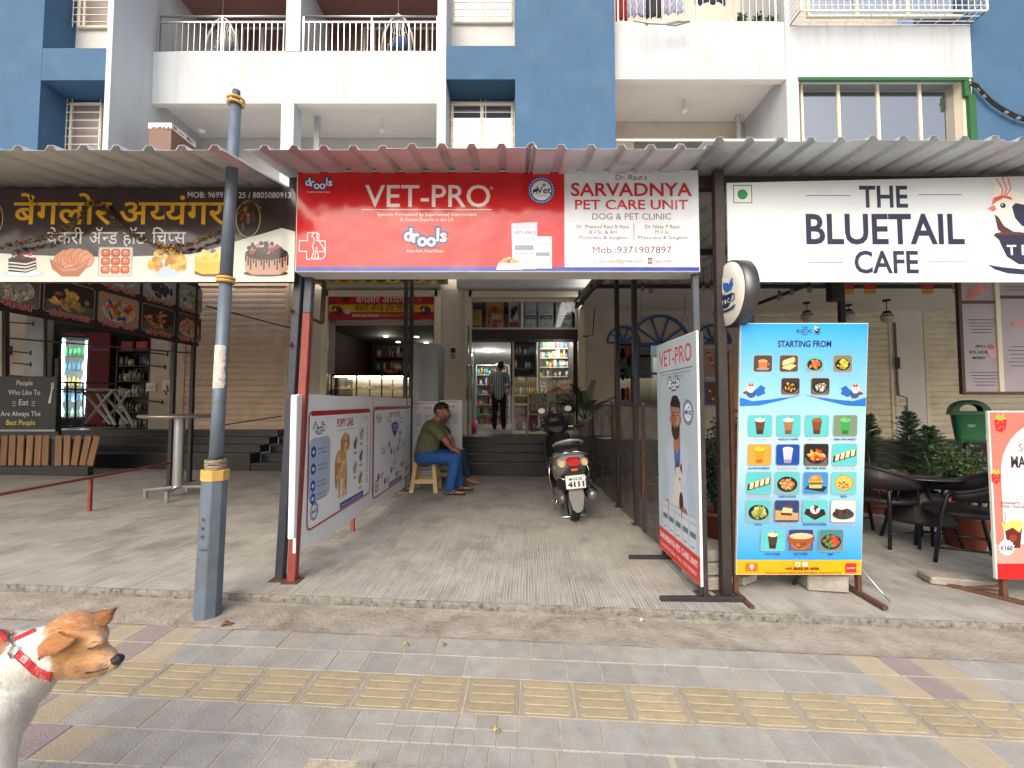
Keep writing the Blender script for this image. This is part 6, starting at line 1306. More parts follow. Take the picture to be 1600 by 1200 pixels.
for s in (-1, 1): mb = MB(); mb.box(s*.12-.05, s*.12+.05, -.08, .2, .0, .05); mb.build('shoe', M_DARK, rt, bevel=.015)

# ------------------------------------------------------------------ the dog in the lower left corner
DY = 1.15; dq = DY/F
def D(u, v, w=0): return at(u, v, DY+w*dq)
rt = empty('dog', Vector((D(-100,1200).x, DY, gz(-1.5))), 'white and tan dog with closed eyes wearing a red harness, in the lower left corner', 'dog'); LD = rt.location.copy()
E_ = lambda u, v, w, ru, rv, rw, ry=0: ('e', D(u,v,w), (ru*dq, rw*dq, rv*dq), (0, ry, 0))
K = lambda u0, v0, w0, r0, u1, v1, w1, r1: ('c', D(u0,v0,w0), r0*dq, D(u1,v1,w1), r1*dq)
dog = [E_(114,997,0,41,39,33), E_(104,1023,0,33,31,31), E_(138,998,0,23,23,25), K(136,1022,0,25,160,1030,0,18), K(160,1030,0,18,177,1035,0,11.5), K(122,1042,0,15,160,1047,0,8.5), K(96,1030,0,27,138,1040,0,18), E_(150,1003,-12,12,9,8), E_(146,976,8,15,11,14),
       K(88,1008,2,33,48,1030,6,43), K(48,1030,6,43,2,1062,12,66), K(2,1062,12,66,-60,1072,20,78), K(-60,1072,20,78,-230,1078,20,70), K(-230,1078,20,70,-330,1070,20,58), E_(16,1078,8,42,44,46), E_(2,1115,8,34,50,44), K(54,1042,4,34,44,1066,4,28)]
gv = 1418
for w in (-26, 44):
    dog += [K(-4,1110,w,34,-4,1190,w,20), K(-4,1190,w,20,-2,1300,w,14), K(-2,1300,w,14,4,1395,w,11), K(6,gv-14,w,14,24,gv-10,w,11)]
    dog += [K(-315,1090,w,50,-285,1200,w,28), K(-285,1200,w,26,-335,1300,w,15), K(-335,1300,w,15,-322,1392,w,11), K(-324,gv-14,w,14,-302,gv-10,w,11)]
dog += [K(-380,1050,20,16,-440,1000,20,12), K(-440,1000,20,12,-450,930,20,9), K(-340,1055,20,24,-385,1045,20,15)]
TAN, TAN2, WHF = C(186,137,84), C(160,118,78), C(204,204,198)
inv = lambda co: ((co.x/dq)+800, )
o0 = D(0, 1000); ex_, ez_ = D(1,1000).x-o0.x, D(0,999).z-o0.z
def uv(co):
    r_ = co-Vector((0,0,CH)); d_ = r_.y*math.cos(PITCH)+r_.z*math.sin(PITCH); return 800+F*r_.x/d_, 600-F*(r_.z*math.cos(PITCH)-r_.y*math.sin(PITCH))/d_
def mixc(a, b, t): t = max(0, min(1, t)); return tuple(p*(1-t)+q*t for p, q in zip(a, b))
def dogpaint(co, nrm):
    u, v = uv(co); n1 = noise.noise(co*30); n2 = noise.noise(co*110)
    edge = 69+max(0, v-985)*.16+n1*5          # where the tan head meets the white neck
    c = WHF; t = (u-edge)/5
    head = mixc(TAN, C(198,155,112), (u-110)/50+n1*.3); head = mixc(head, TAN2, (v-1030)/26+n1*.5); head = mixc(head, C(104,74,54), max(0, n2*2.2-.35) if v > 1012 and u < 140 else 0)
    head = mixc(head, C(206,174,142), (1-((u-163)**2+(v-993)**2)/140)*.9); head = mixc(head, C(184,150,118), (1-((u-166)**2+(v-1038)**2)/240)); head = mixc(head, C(120,92,80), (u-176)/10)
    if v < 985+n1*8 and u > 66: head = mixc(head, C(160,102,60), .6)
    c = mixc(c, head, t if v < 1064 and u > 64 else 0)
    if u < 24+n1*10 and v < 1008+n1*14+max(0, (12-u))*1.2: c = mixc(c, C(156,104,68), min(1, (24+n1*10-u)/6))
    if u < -70+n1*40 and v < 1090+n1*60: c = mixc(c, C(156,104,68), (-70+n1*40-u)/12)
    c = mixc(c, C(206,202,196), max(0, n2)*.4)
    return c
def furmat():
    m = vmat('short_fur', .75, 0, .2); nt = m.node_tree; b = nt.nodes['Principled BSDF']; g = nt.nodes['Geometry'] if 'Geometry' in nt.nodes else nt.nodes.new('ShaderNodeNewGeometry')
    n3 = nt.nodes.new('ShaderNodeTexNoise'); n3.inputs['Scale'].default_value = 160; n3.inputs['Detail'].default_value = 4; mp = nt.nodes.new('ShaderNodeMapping'); mp.inputs['Scale'].default_value = (.35,1,1); nt.links.new(g.outputs['Position'], mp.inputs[0]); nt.links.new(mp.outputs[0], n3.inputs[0])
    bp = nt.nodes.new('ShaderNodeBump'); bp.inputs['Strength'].default_value = .5; bp.inputs['Distance'].default_value = .003; nt.links.new(n3.outputs[0], bp.inputs['Height']); nt.links.new(bp.outputs[0], b.inputs['Normal']); b.inputs['Sheen Weight'].default_value = .25; return m
M_FUR = furmat()
dbody = fuse(dog, .0048, 'body', M_FUR, rt, 9, dogpaint, LD)
def ear(name, base0, base1, tip, w0, w1, thick, bend, col):
    mb = MB(); n = 9; k = 7; vs = []; b0, b1 = D(*base0, w0), D(*base1, w0); tp = D(*tip, w1); mid = (b0+b1)/2
    for lay in (0, 1):
        for i in range(n+1):
            t = i/n; cen = mid.lerp(tp, t)+Vector((0, -bend*math.sin(math.pi*t), 0)); wd = (b1-b0)*(1-t**1.7)*(1+.35*math.sin(math.pi*min(1,t*1.3)))
            for j in range(k+1): s = j/k-.5; vs.append(cen+wd*s+Vector((0, -(.006*math.cos(s*math.pi))*(1 if lay == 0 else .2)+(thick*.5 if lay else -thick*.5), 0)))
    m_ = (n+1)*(k+1)
    for i in range(n):
        for j in range(k): a = i*(k+1)+j; mb.add([], []) if False else None; mb.f.append([a, a+1, a+k+2, a+k+1]); mb.m.append(0); mb.c.append(col); mb.sm.append(True); mb.f.append([m_+a+k+1, m_+a+k+2, m_+a+1, m_+a]); mb.m.append(0); mb.c.append(tuple(c*.8 for c in col)); mb.sm.append(True)
    ring = [i*(k+1) for i in range(n+1)]+[n*(k+1)+j for j in range(1, k+1)]+[i*(k+1)+k for i in range(n-1, -1, -1)]
    for a, b in zip(ring, ring[1:]): mb.f.append([a, b, m_+b, m_+a]); mb.m.append(0); mb.c.append(col); mb.sm.append(True)
    mb.v = [tuple(v) for v in vs]; o = mb.build(name, M_FUR, rt); o.location = -LD; return o
ear('ear', (93,987), (122,996), (66,1027), -28, -42, .006, .018, C(164,112,70))
ear('ear', (139,965), (157,979), (180,951), 6, 18, .008, 0, C(172,122,80))
mb = MB(); mb.ell(D(183.5,1030.5,0), (8.5*dq, 9*dq, 7.5*dq), n=14, k=10); mb.ell(D(178,1029,0), (7*dq, 9*dq, 5.5*dq), n=14, k=10); o = mb.build('nose', mat('black_nose', C(34,30,32), .35, var=.2, scale=120, bump=.5, bscale=300), rt); o.location = -LD
def snap(u, v, off=.0015):
    o_ = at(u, v, .4); d = (at(u, v, 2)-o_).normalized(); ok, loc, nrm, i = dbody.ray_cast(o_-LD, d)
    return (loc+LD+nrm*off, nrm) if ok else (D(u, v, -40), Vector((0,-1,0)))
mb = MB(); mb.tube([snap(u, v, .0006)[0] for u, v in ((137,1014),(143,1012.5),(149,1010.5),(154,1007))], [.0012,.0022,.0022,.0014], 6); mb.tube([snap(u, v, .0002)[0] for u, v in ((140,1006),(147,1003),(154,1003))], [.0006,.0013,.0006], 6); o = mb.build('closed_eyelid', mat('dark_lid', C(58,40,34), .6, bump=0), rt); o.location = -LD
mb = MB(); mb.tube([snap(u, v, .0002)[0] for u, v in ((135,1051),(142,1050),(150,1049),(160,1046.5),(170,1043))], [.003,.0028,.002,.0016,.001], 6); o = mb.build('lip', mat('dark_lid', C(58,40,34)), rt); o.location = -LD
def strap(pts, w, m, name, root):
    mb = MB(); P = []; n = 5; fine = []
    for a, b in zip(pts, pts[1:]):
        for i in range(6): t = i/6; fine.append((a[0]+(b[0]-a[0])*t, a[1]+(b[1]-a[1])*t))
    fine.append(pts[-1]); vs = []
    for i, (u, v) in enumerate(fine):
        a = fine[max(0, i-1)]; b = fine[min(len(fine)-1, i+1)]; du, dv = b[0]-a[0], b[1]-a[1]; L = math.hypot(du, dv); nu, nv = -dv/L, du/L
        for s in (-.5, -.25, .25, .5): p_, nr = snap(u+nu*w*s, v+nv*w*s, .0028 if abs(s) < .4 else .0018); vs.append(p_)
    mb.add(vs, [(i*4+j, i*4+j+1, i*4+j+5, i*4+j+4) for i in range(len(fine)-1) for j in range(3)], smooth=True)
    o = mb.build(name, m, root); o.location = -LD; s = o.modifiers.new('t', 'SOLIDIFY'); s.thickness = .0022; s.offset = 0; return o
M_STRAP = mat('red_webbing', C(186,30,46), .6, var=.1, scale=60, bump=.6, bscale=260)
mb = MB(); rw = random.Random(9)
for k in range(14):
    a = snap(rw.uniform(158,176), rw.uniform(1036,1046), 0)[0]; d_ = Vector((rw.uniform(-.6,.6), -1, rw.uniform(-.7,.1))).normalized(); mb.tube([a, a+d_*.012+Vector((.002,0,0)), a+d_*.024+Vector((.003,0,-.006))], [.00035,.00025,.0001], 4)
o = mb.build('whiskers', mat('whisker', C(70,56,48), .5, bump=0), rt, kind='stuff'); o.location = -LD
h_ = empty('dog_harness', LD, 'red webbing harness with a silver clip on the white dog', 'harness')
strap([(-60,1000),(-20,992),(2,991),(12,1000)], 11, M_STRAP, 'back_strap', h_); strap([(22,1000),(38,993),(55,985)], 5, M_STRAP, 'thin_strap', h_); strap([(28,1021),(40,1032),(56,1047),(70,1055),(81,1057)], 14, M_STRAP, 'chest_strap', h_)
strap([(35,1027),(43,1034)], 14.4, mat('label_patch', C(170,150,146), .6, var=.3, scale=200, bump=0), 'label_patch', h_)
mb = MB(); c, _ = snap(19, 995, .006)
ring = [snap(16+5*math.cos(R(a)), 996+5*math.sin(R(a)), .005)[0] for a in range(0, 360, 40)]; mb.tube(ring, .0016, 6, closed=True)
mb.tube([snap(u, v, .006)[0] for u, v in ((15,1000),(19,1006),(22,1012))], .0034, 8); mb.tube([snap(u, v, .006)[0] for u, v in ((17,1020),(24,1011),(34,1013))], .0022, 6); mb.tube([snap(u, v, .006)[0] for u, v in ((17,1020),(22,1028),(28,1022),(34,1013))], .0022, 6)
o = mb.build('clip', mat('chrome', C(200,202,206), .18, metal=1, var=.03, bump=0), h_); o.location = -LD
# fine hairs over the coat
def fur(n=30000):
    me = dbody.data; rr = random.Random(5); pol = [p for p in me.polygons if uv(p.center+LD)[0] > -60 and uv(p.center+LD)[1] < 1290]; mb = MB(); A = [p.area for p in pol]
    for p in rr.choices(pol, A, k=n):
        vs = [me.vertices[i].co for i in p.vertices]; a, b = rr.random(), rr.random(); c = vs[0].lerp(vs[1], a).lerp(vs[3 % len(vs)].lerp(vs[2], a), b)+LD; nr = p.normal; u, v = uv(c)
        if u > 172: continue
        fl = Vector((-1, 0, -.35)) if u > 75 else Vector((-.5, 0, -1)); fl = (fl-nr*fl.dot(nr)); fl = (fl.normalized()+nr*rr.uniform(.05,.28)+Vector((rr.uniform(-.3,.3),rr.uniform(-.3,.3),rr.uniform(-.3,.3)))).normalized()
        L = rr.uniform(.005,.010) if u > 90 else rr.uniform(.009,.017); s = fl.cross(nr).normalized()*.0006; col = dogpaint(c, nr); j = rr.uniform(.86,1.12); mb.add([c-s-nr*.001, c+s-nr*.001, c+fl*L], [(0,1,2)], None, tuple(q*j for q in col))
    for e_, base in zip([c for c in rt.children if c.name.startswith('ear')], (C(164,112,70), C(172,122,80))):
        pol = list(e_.data.polygons); A = [p.area for p in pol]
        for p in rr.choices(pol, A, k=2600):
            vs = [e_.data.vertices[i].co for i in p.vertices]; a, b = rr.random(), rr.random(); c = vs[0].lerp(vs[1], a).lerp(vs[3 % len(vs)].lerp(vs[2], a), b); nr = p.normal
            fl = Vector((-1,0,-.7)) if base[0] < C(168,0,0)[0] else Vector((1,0,.6)); fl = fl-nr*fl.dot(nr); fl = (fl.normalized()+nr*rr.uniform(.1,.4)+Vector((rr.uniform(-.3,.3),rr.uniform(-.3,.3),rr.uniform(-.3,.3)))).normalized(); s = fl.cross(nr).normalized()*.0005; j = rr.uniform(.6,1.3)
            mb.add([c-s, c+s, c+fl*rr.uniform(.005,.010)], [(0,1,2)], None, tuple(q*j for q in base))
    o = mb.build('fur', M_FUR, rt, kind='stuff'); o.location = -LD
fur()
# ------------------------------------------------------------------ street pole
b = at(324, 953, 2.745); t = at(366, 148, 2.745); t.y += .02
rt = empty('street_pole', (b.x, 2.745, gz(b.x)), 'leaning grey-blue street pole with yellow bands and torn paper stickers', 'pole')
M_POLE = mat('grey_blue_pole', C(98,112,128), .45, metal=.15, var=.12, scale=6, bump=.15, bscale=30, dirt=C(96,84,72), dirtamt=.7, dscale=7)
M_YBND = mat('faded_yellow_band', C(206,164,84), .6, var=.15, scale=14, bump=.2, dirt=C(150,120,80), dirtamt=.5)
B0 = Vector((0,0,0)); TT = t-rt.location; pp = lambda v: TT*max(0, (953-v)/(953-148.0))
MB().tube([pp(953), pp(735)], [.077, .073], 8, smooth=False).build('base_section', M_POLE, rt, bevel=.004)
MB().tube([pp(735), pp(640), pp(450)], [.039, .038, .037], 20).build('middle_section', M_POLE, rt); MB().tube([pp(450), pp(155)], [.037, .033], 20).build('upper_section', M_POLE, rt); MB().tube([pp(155), pp(138)], [.024, .023], 14).build('pipe_stub', M_POSTG, rt)
MB().tube([pp(751), pp(735)], [.079, .079], 8, smooth=False).build('yellow_band', M_YBND, rt, bevel=.002)
for v in (446, 441, 160, 153): mb = MB(); c = pp(v); mb.tube([c+Vector((math.cos(R(a))*.046, math.sin(R(a))*.046, 0)) for a in range(0,360,20)], .010 if v > 400 else .009, 7, closed=True); mb.build('yellow_ring', M_YBND, rt)
mb = MB(); rr = random.Random(1)
for k in range(6): c = pp(734-k*2.6); mb.tube([c+Vector((math.cos(R(a))*(.052+rr.uniform(0,.006)), math.sin(R(a))*(.052+rr.uniform(0,.006)), rr.uniform(-.003,.003))) for a in range(0,360,24)], .006, 5, closed=True)
mb.build('rope_binding', mat('old_rope', C(150,138,116), .9, var=.3, scale=60, bump=.8, bscale=200), rt)
def wrapsheet(v0, v1, a0, a1, m, r, nm, seed):
    rr = random.Random(seed); mb = MB(); nv, na = 14, 12; vs = []
    for i in range(nv+1):
        c = pp(v0+(v1-v0)*i/nv); e0, e1 = rr.uniform(0,10), rr.uniform(0,14)
        for j in range(na+1): a = R(a0+e0+(a1-a0-e0-e1)*j/na); vs.append(c+Vector((math.sin(a)*r, -math.cos(a)*r, 0)))
    mb.add(vs, [(i*(na+1)+j, i*(na+1)+j+1, (i+1)*(na+1)+j+1, (i+1)*(na+1)+j) for i in range(nv) for j in range(na)], smooth=True); return mb.build(nm, m, rt)
mp_ = mat('torn_paper', C(196,192,184), .8, var=.2, scale=30, bump=.3, bscale=80, dirt=C(84,84,88), dirtamt=.8, dscale=26)
wrapsheet(546, 612, -75, 70, mp_, .0402, 'paper_sticker', 1); wrapsheet(586, 608, -40, 80, mp_, .0408, 'paper_sticker', 5)
for v in (805, 818, 830): c = pp(v); MB().box(c.x-.012, c.x-.004, -.079, -.074, c.z-.01, c.z+.006).build('access_door_bolt', M_POSTG, rt)
mb = MB(); mb.box(pp(845).x-.02, pp(845).x+.055, -.078, -.075, pp(850).z, pp(848).z); mb.build('access_door_edge', M_POSTG, rt)
o = MB().tube([pp(452)+Vector((.045,0,0)), pp(462)+Vector((.06,-.01,0)), pp(480)+Vector((.075,-.01,0))], .0015, 4).build('loose_wire', M_CEM, rt)

# ------------------------------------------------------------------ scooter
def loft(secs, n=16, m=None, cap=True):
    "secs: (y, xc, zc, halfwidth, halfheight, power)"
    mb = MB(); vs = []
    for y, xc, zc, w, h, p in secs:
        for k in range(n): a = 2*math.pi*k/n; ca, sa = math.cos(a), math.sin(a); vs.append((xc+w*math.copysign(abs(ca)**p, ca), y, zc+h*math.copysign(abs(sa)**p, sa)))
    mb.add(vs, [(i*n+k, (i+1)*n+k, (i+1)*n+(k+1) % n, i*n+(k+1) % n) for i in range(len(secs)-1) for k in range(n)], m, smooth=True)
    if cap: mb.add(vs[:n], [tuple(range(n))], m); mb.add(vs[-n:], [tuple(range(n-1,-1,-1))], m)
    return mb
ps = slabp(903, 822); sroot = empty('scooter', (ps.x, ps.y+.25, sz(ps.x)), 'grey and black scooter seen from behind, parked before the clinic steps', 'scooter', rz=R(1))
lean = bpy.data.objects.new  # parts carry the lean themselves
LM = Matrix.Rotation(R(-5.5), 4, 'Y')
M_SILV = mat('silver_paint', C(150,152,154), .3, metal=.3, var=.04, scale=5, bump=0, coat=.5, dirt=C(110,104,96), dirtamt=.4); M_BPL = mat('black_plastic', C(26,26,28), .45, var=.15, scale=10, bump=.05); M_RUB = mat('tyre_rubber', C(28,28,30), .8, var=.1, scale=20, bump=.3); M_CHR = mat('scooter_chrome', C(190,192,196), .2, metal=1, var=.03, bump=0)
def sp_(mb, nm, m=None, bev=0, par=None):
    mb.v = [tuple(LM @ Vector(v)) for v in mb.v]; return mb.build(nm, m, par or sroot, bevel=bev)
def wheel(y, r=.235, w=.05):
    M_ = Matrix.Rotation(R(90), 4, 'Y'); t = MB(); t.lathe([(r-.055,-w*.8),(r-.02,-w),(r-.004,-w*.55),(r,0),(r-.004,w*.55),(r-.02,w),(r-.055,w*.8)], (0,y,r), 32, M=M_)
    for k in range(32):
        a = 2*math.pi*k/32; c = Vector((0, y+math.cos(a)*(r-.001), r+math.sin(a)*(r-.001)))
        for s in (-1, 1): t.bar(c+Vector((s*.006,0,0)), c+Vector((s*.034, -math.sin(a)*.014*1, math.cos(a)*.014)), .007, .006)
    wr = sp_(t, 'wheel', M_RUB); rm = MB(); rm.lathe([(r-.054,-w*.75),(r-.075,-.02),(.05,-.03),(.045,.03),(r-.075,.02),(r-.054,w*.75)], (0,y,r), 24, M=M_); sp_(rm, 'rim', M_SILV, par=wr)
wheel(.0); wheel(1.22)
sp_(loft([(-.36,0,.70,.07,.045,.7), (-.31,0,.71,.13,.075,.6), (-.2,0,.68,.165,.12,.6), (0,0,.63,.185,.165,.6), (.25,0,.58,.18,.19,.6), (.45,0,.52,.15,.2,.7), (.56,0,.45,.11,.17,.8)]), 'rear_body', M_SILV)
sp_(loft([(-.16,0,.55,.10,.13,.8), (.0,0,.46,.13,.16,.8), (.3,0,.40,.14,.14,.8), (.5,0,.35,.10,.10,.8)]), 'engine_cover', M_BPL)
sp_(loft([(-.24,0,.80,.09,.025,.7), (-.16,0,.825,.135,.04,.6), (.1,0,.835,.14,.045,.6), (.3,0,.815,.135,.045,.6), (.52,0,.79,.09,.05,.8), (.6,0,.77,.03,.03,1)]), 'seat', mat('seat_vinyl', C(30,30,33), .5, var=.1, scale=10, bump=.3, bscale=60))
gr = MB(); gr.tube([(-.135,.1,.82),(-.165,-.05,.86),(-.15,-.2,.895),(-.08,-.29,.925),(.0,-.31,.935),(.08,-.29,.925),(.15,-.2,.895),(.165,-.05,.86),(.135,.1,.82)], .014, 8); sp_(gr, 'grab_rail', M_SILV)
g2 = MB()
for s in (-1, 1):
    g2.tube([(s*.175,.3,.60),(s*.21,.1,.70),(s*.20,-.15,.74),(s*.12,-.345,.80),(0,-.36,.815)], .009, 7); g2.tube([(s*.20,-.1,.73),(s*.215,-.2,.62),(s*.14,-.34,.54),(s*.09,-.37,.52)], .009, 7); g2.tube([(s*.205,.1,.70),(s*.235,.05,.5),(s*.20,.1,.30)], .009, 7)
sp_(g2, 'crash_guard', M_CHR)
tl = loft([(-.385,0,.70,.062,.036,.6), (-.36,0,.705,.075,.05,.5), (-.3,0,.71,.08,.055,.5)]); sp_(tl, 'tail_light', mat('red_lens', C(170,14,22), .15, var=.05, scale=20, bump=0, coat=1))
for s in (-1, 1): sp_(loft([(-.355,s*.122,.69,.03,.034,.8), (-.32,s*.125,.69,.045,.045,.7), (-.26,s*.13,.69,.04,.04,.7)]), 'indicator', mat('clear_lens', C(196,170,140), .15, var=.1, scale=30, bump=0, coat=1))
sp_(MB().box(-.035,.035,-.392,-.375,.615,.64), 'reflector', mat('orange_reflector', C(206,80,50), .3, bump=0))
pl = MB(); pl.box(-.105,.105,-.395,-.388,.43,.57); plo = sp_(pl, 'number_plate', mat('plate_white', C(212,214,216), .4, bump=0), .004)
p = Print((0,0,0), (.01,0,0), (0,0,.01)); p.o = LM @ Vector((0,-.3956,.43)); p.ex = (LM @ Vector((.01,0,0))); p.ey = (LM @ Vector((0,0,.01))); p.n = Vector((0,-1,0)); p.text('MH14 CK', 0, 8.8, 2.9, C(24,24,40), w=14, bold=.05); p.text('4111', 0, 2.2, 5, C(24,24,40), w=16.4, bold=.09); p.ell(-8.6, 12.4, .5, .5, C(90,30,30), n=8); p.ell(8.6, 12.4, .5, .5, C(90,30,30), n=8); p.mb.build('plate_lettering', vmat('print_vinyl', .32, .25), plo)
fl = MB(); fl.prism([(-.075,.44),(.075,.44),(.082,.34),(.055,.21),(.02,.175),(-.02,.175),(-.055,.21),(-.082,.34)], lambda x, z, t: Vector((x, -.345+(z-.44)*.12+t, z)), .012); sp_(fl, 'mud_flap', mat('grey_flap', C(112,112,112), .6, var=.1, scale=12, bump=.1), .003)
fb = MB(); fb.bar((-.06,-.36,.44), (-.06,-.2,.6), .02, .02); fb.bar((.06,-.36,.44), (.06,-.2,.6), .02, .02); fb.box(-.09,.09,-.37,-.36,.42,.60); sp_(fb, 'plate_bracket', M_BPL)
mf = MB(); mf.lathe([(.001,-.20),(.045,-.20),(.056,-.17),(.06,.1),(.05,.2),(.02,.26)], (.20,-.02,.30), 18, M=Matrix.Rotation(R(-90),4,'X')); sp_(mf, 'muffler', mat('muffler_steel', C(120,128,140), .35, metal=.6, var=.1, scale=8, bump=.05)); sp_(MB().lathe([(.066,-.10),(.07,.0),(.066,.1)], (.205,.0,.305), 14, M=Matrix.Rotation(R(-90),4,'X')), 'heat_shield', M_BPL)
eg = MB(); eg.ell((-.12,.02,.27), (.06,.16,.08)); eg.ell((-.13,.22,.26), (.06,.12,.08)); eg.ell((.08,.1,.3), (.06,.14,.1)); sp_(eg, 'engine_case', mat('dull_aluminium', C(120,120,120), .45, metal=.6, var=.2, scale=20, bump=.2))
ks = MB(); ks.tube([(-.16,.05,.27),(-.2,.06,.25),(-.24,-.12,.27)], .009, 6); ks.tube([(-.13,.35,.2),(-.18,.4,.02),(-.2,.42,.0)], .01, 6); ks.tube([(-.1,.1,.18),(-.14,.0,.04),(.14,.0,.04),(.1,.1,.18)], .011, 6); sp_(ks, 'stand', M_CHR)
for s in (-1, 1): sp_(MB().tube([(s*.08,-.04,.235),(s*.09,-.1,.42),(s*.08,-.05,.6)], .016, 8), 'shock_absorber', M_BPL)
sp_(loft([(.5,0,.30,.13,.03,.5), (.6,0,.27,.15,.03,.4), (.95,0,.27,.15,.03,.4), (1.02,0,.30,.14,.03,.5)]), 'footboard', M_BPL)
sh = MB(); vs = []; S_ = [(.98,.30,.14),(1.0,.45,.165),(1.0,.62,.18),(.97,.78,.185),(.93,.88,.15),(.91,.95,.10)]
for y, z, w in S_:
    for j in range(9): a = (j/8-.5)*2; vs.append((a*w, y+.09*(1-a*a)-.03, z))
sh.add(vs, [(i*9+j, i*9+j+1, (i+1)*9+j+1, (i+1)*9+j) for i in range(5) for j in range(8)], smooth=True); o = sp_(sh, 'leg_shield', M_BPL); q = o.modifiers.new('t', 'SOLIDIFY'); q.thickness = .03
sp_(loft([(1.30,0,.55,.05,.10,.8), (1.18,0,.60,.13,.22,.7), (1.08,0,.66,.17,.30,.7)]), 'front_apron', M_SILV)
sp_(loft([(.82,0,.98,.07,.04,.8), (.86,0,1.0,.16,.06,.7), (.98,0,1.02,.20,.085,.7), (1.08,0,1.0,.14,.07,.8), (1.14,0,.99,.07,.04,.9)]), 'handlebar_cover', M_BPL)
hb = MB(); hb.tube([(-.34,.80,1.0),(-.2,.87,1.0),(0,.92,1.01),(.2,.87,1.0),(.34,.80,1.0)], .013, 8); sp_(hb, 'handlebar', M_CHR)
for s in (-1, 1): sp_(MB().tube([(s*.35,.795,1.0),(s*.23,.86,1.0)], .019, 10), 'grip', M_RUB); sp_(MB().tube([(s*.33,.86,1.0),(s*.2,.93,1.01)], .006, 6), 'brake_lever', M_CHR)
ws = MB(); vs = []
for i in range(7):
    t_ = i/6
    for j in range(9): a = (j/8-.5)*2; vs.append((a*(.17-.07*t_**2), 1.02+.08*(1-a*a)-.02*t_, 1.03+.20*t_*(1-.25*a*a)))
ws.add(vs, [(i*9+j, i*9+j+1, (i+1)*9+j+1, (i+1)*9+j) for i in range(6) for j in range(8)], smooth=True); o = sp_(ws, 'visor', mat('smoked_visor', C(30,30,34), .12, var=.05, bump=0, coat=1)); q = o.modifiers.new('t', 'SOLIDIFY'); q.thickness = .004
for s in (-1, 1):
    mr = MB(); mr.tube([(s*.16,.92,1.04),(s*.20,.90,1.12),(s*.185,.88,1.20)], .007, 6, M_BPL); mr.ell((s*.18,.875,1.245), (.055,.02,.042), M_BPL, n=16, k=10); mo = sp_(mr, 'mirror')
    sp_(MB().lathe([(.001,0),(.8,.0),(1,.05)], (0,0,0), 20, M=Matrix.Translation((s*.18,.854,1.245))@Matrix.Diagonal((.048,.003,.036,1))@Matrix.Rotation(R(90),4,'X')), 'mirror_glass', M_CHR, par=mo)
cv = MB(); cv.ell((.0,.99,1.10), (.15,.12,.10), jit=.03); sp_(cv, 'instrument_hood', M_BPL)
fd = MB(); M_ = Matrix.Rotation(R(90), 4, 'Y'); vs = []
for i in range(11):
    a = R(20+14*i)
    for j in range(5): vs.append(((j-2)*.035, 1.22+math.cos(a)*(.27-.012*abs(j-2)**1.5), .235+math.sin(a)*(.27-.012*abs(j-2)**1.5)))
fd.add(vs, [(i*5+j, i*5+j+1, (i+1)*5+j+1, (i+1)*5+j) for i in range(10) for j in range(4)], smooth=True); sp_(fd, 'front_mudguard', M_SILV)
for s in (-1, 1): sp_(MB().tube([(s*.065,1.22,.235),(s*.06,1.12,.6),(s*.03,1.02,.95)], .017, 8), 'fork', M_CHR)

# ------------------------------------------------------------------ plastic stools, chairs, tables
M_BEIGE = mat('beige_plastic', C(200,172,128), .42, var=.05, scale=6, bump=.05, dirt=C(140,110,80), dirtamt=.35, dscale=5)
def stool(x, y, label, rz=0, h=.47):
    rt = empty('plastic_stool', (x, y, sz(x)), label, 'stool', 'beige plastic stools on the forecourt', rz=rz); a, b = .15, .205
    mb = MB(); mb.box(-a, a, -a, a, h-.03, h); mb.build('seat', M_BEIGE, rt, bevel=.012)
    for k in range(4):
        Mk = Matrix.Rotation(R(90*k), 4, 'Z')
        f = lambda u, z: Mk @ Vector((u, -(a+(b-a)*(1-z/h))+0, z)); w = lambda z: a+(b-a)*(1-z/h)
        lg = MB(); s = 1
        lg.add([f(-w(0),0), f(-w(0)+.06,0), f(-w(h)+.045,h-.03), f(-w(h),h-.03)], [(0,1,2,3)]); lg.add([f(w(0)-.06,0), f(w(0),0), f(w(h),h-.03), f(w(h)-.045,h-.03)], [(0,1,2,3)])
        o = lg.build('leg', M_BEIGE, rt); q = o.modifiers.new('t', 'SOLIDIFY'); q.thickness = .018; q.offset = -1
        ap = MB(); ap.add([f(-w(.15)+.05,.13), f(w(.13)-.05,.13), f(w(.19)-.05,.19), f(-w(.19)+.05,.19)], [(0,1,2,3)]); ap.add([f(-w(.4)+.04,h-.075), f(w(.4)-.04,h-.075), f(w(h)-.04,h-.02), f(-w(h)+.04,h-.02)], [(0,1,2,3)])
        o = ap.build('side_rail', M_BEIGE, rt); q = o.modifiers.new('t', 'SOLIDIFY'); q.thickness = .014; q.offset = -1
    return rt
stool(X(666,6.33), 6.40, 'beige plastic stool under the seated man in the olive t-shirt'); stool(X(699,6.95), 7.05, 'beige plastic stool half hidden behind the seated man, under the second sitter')
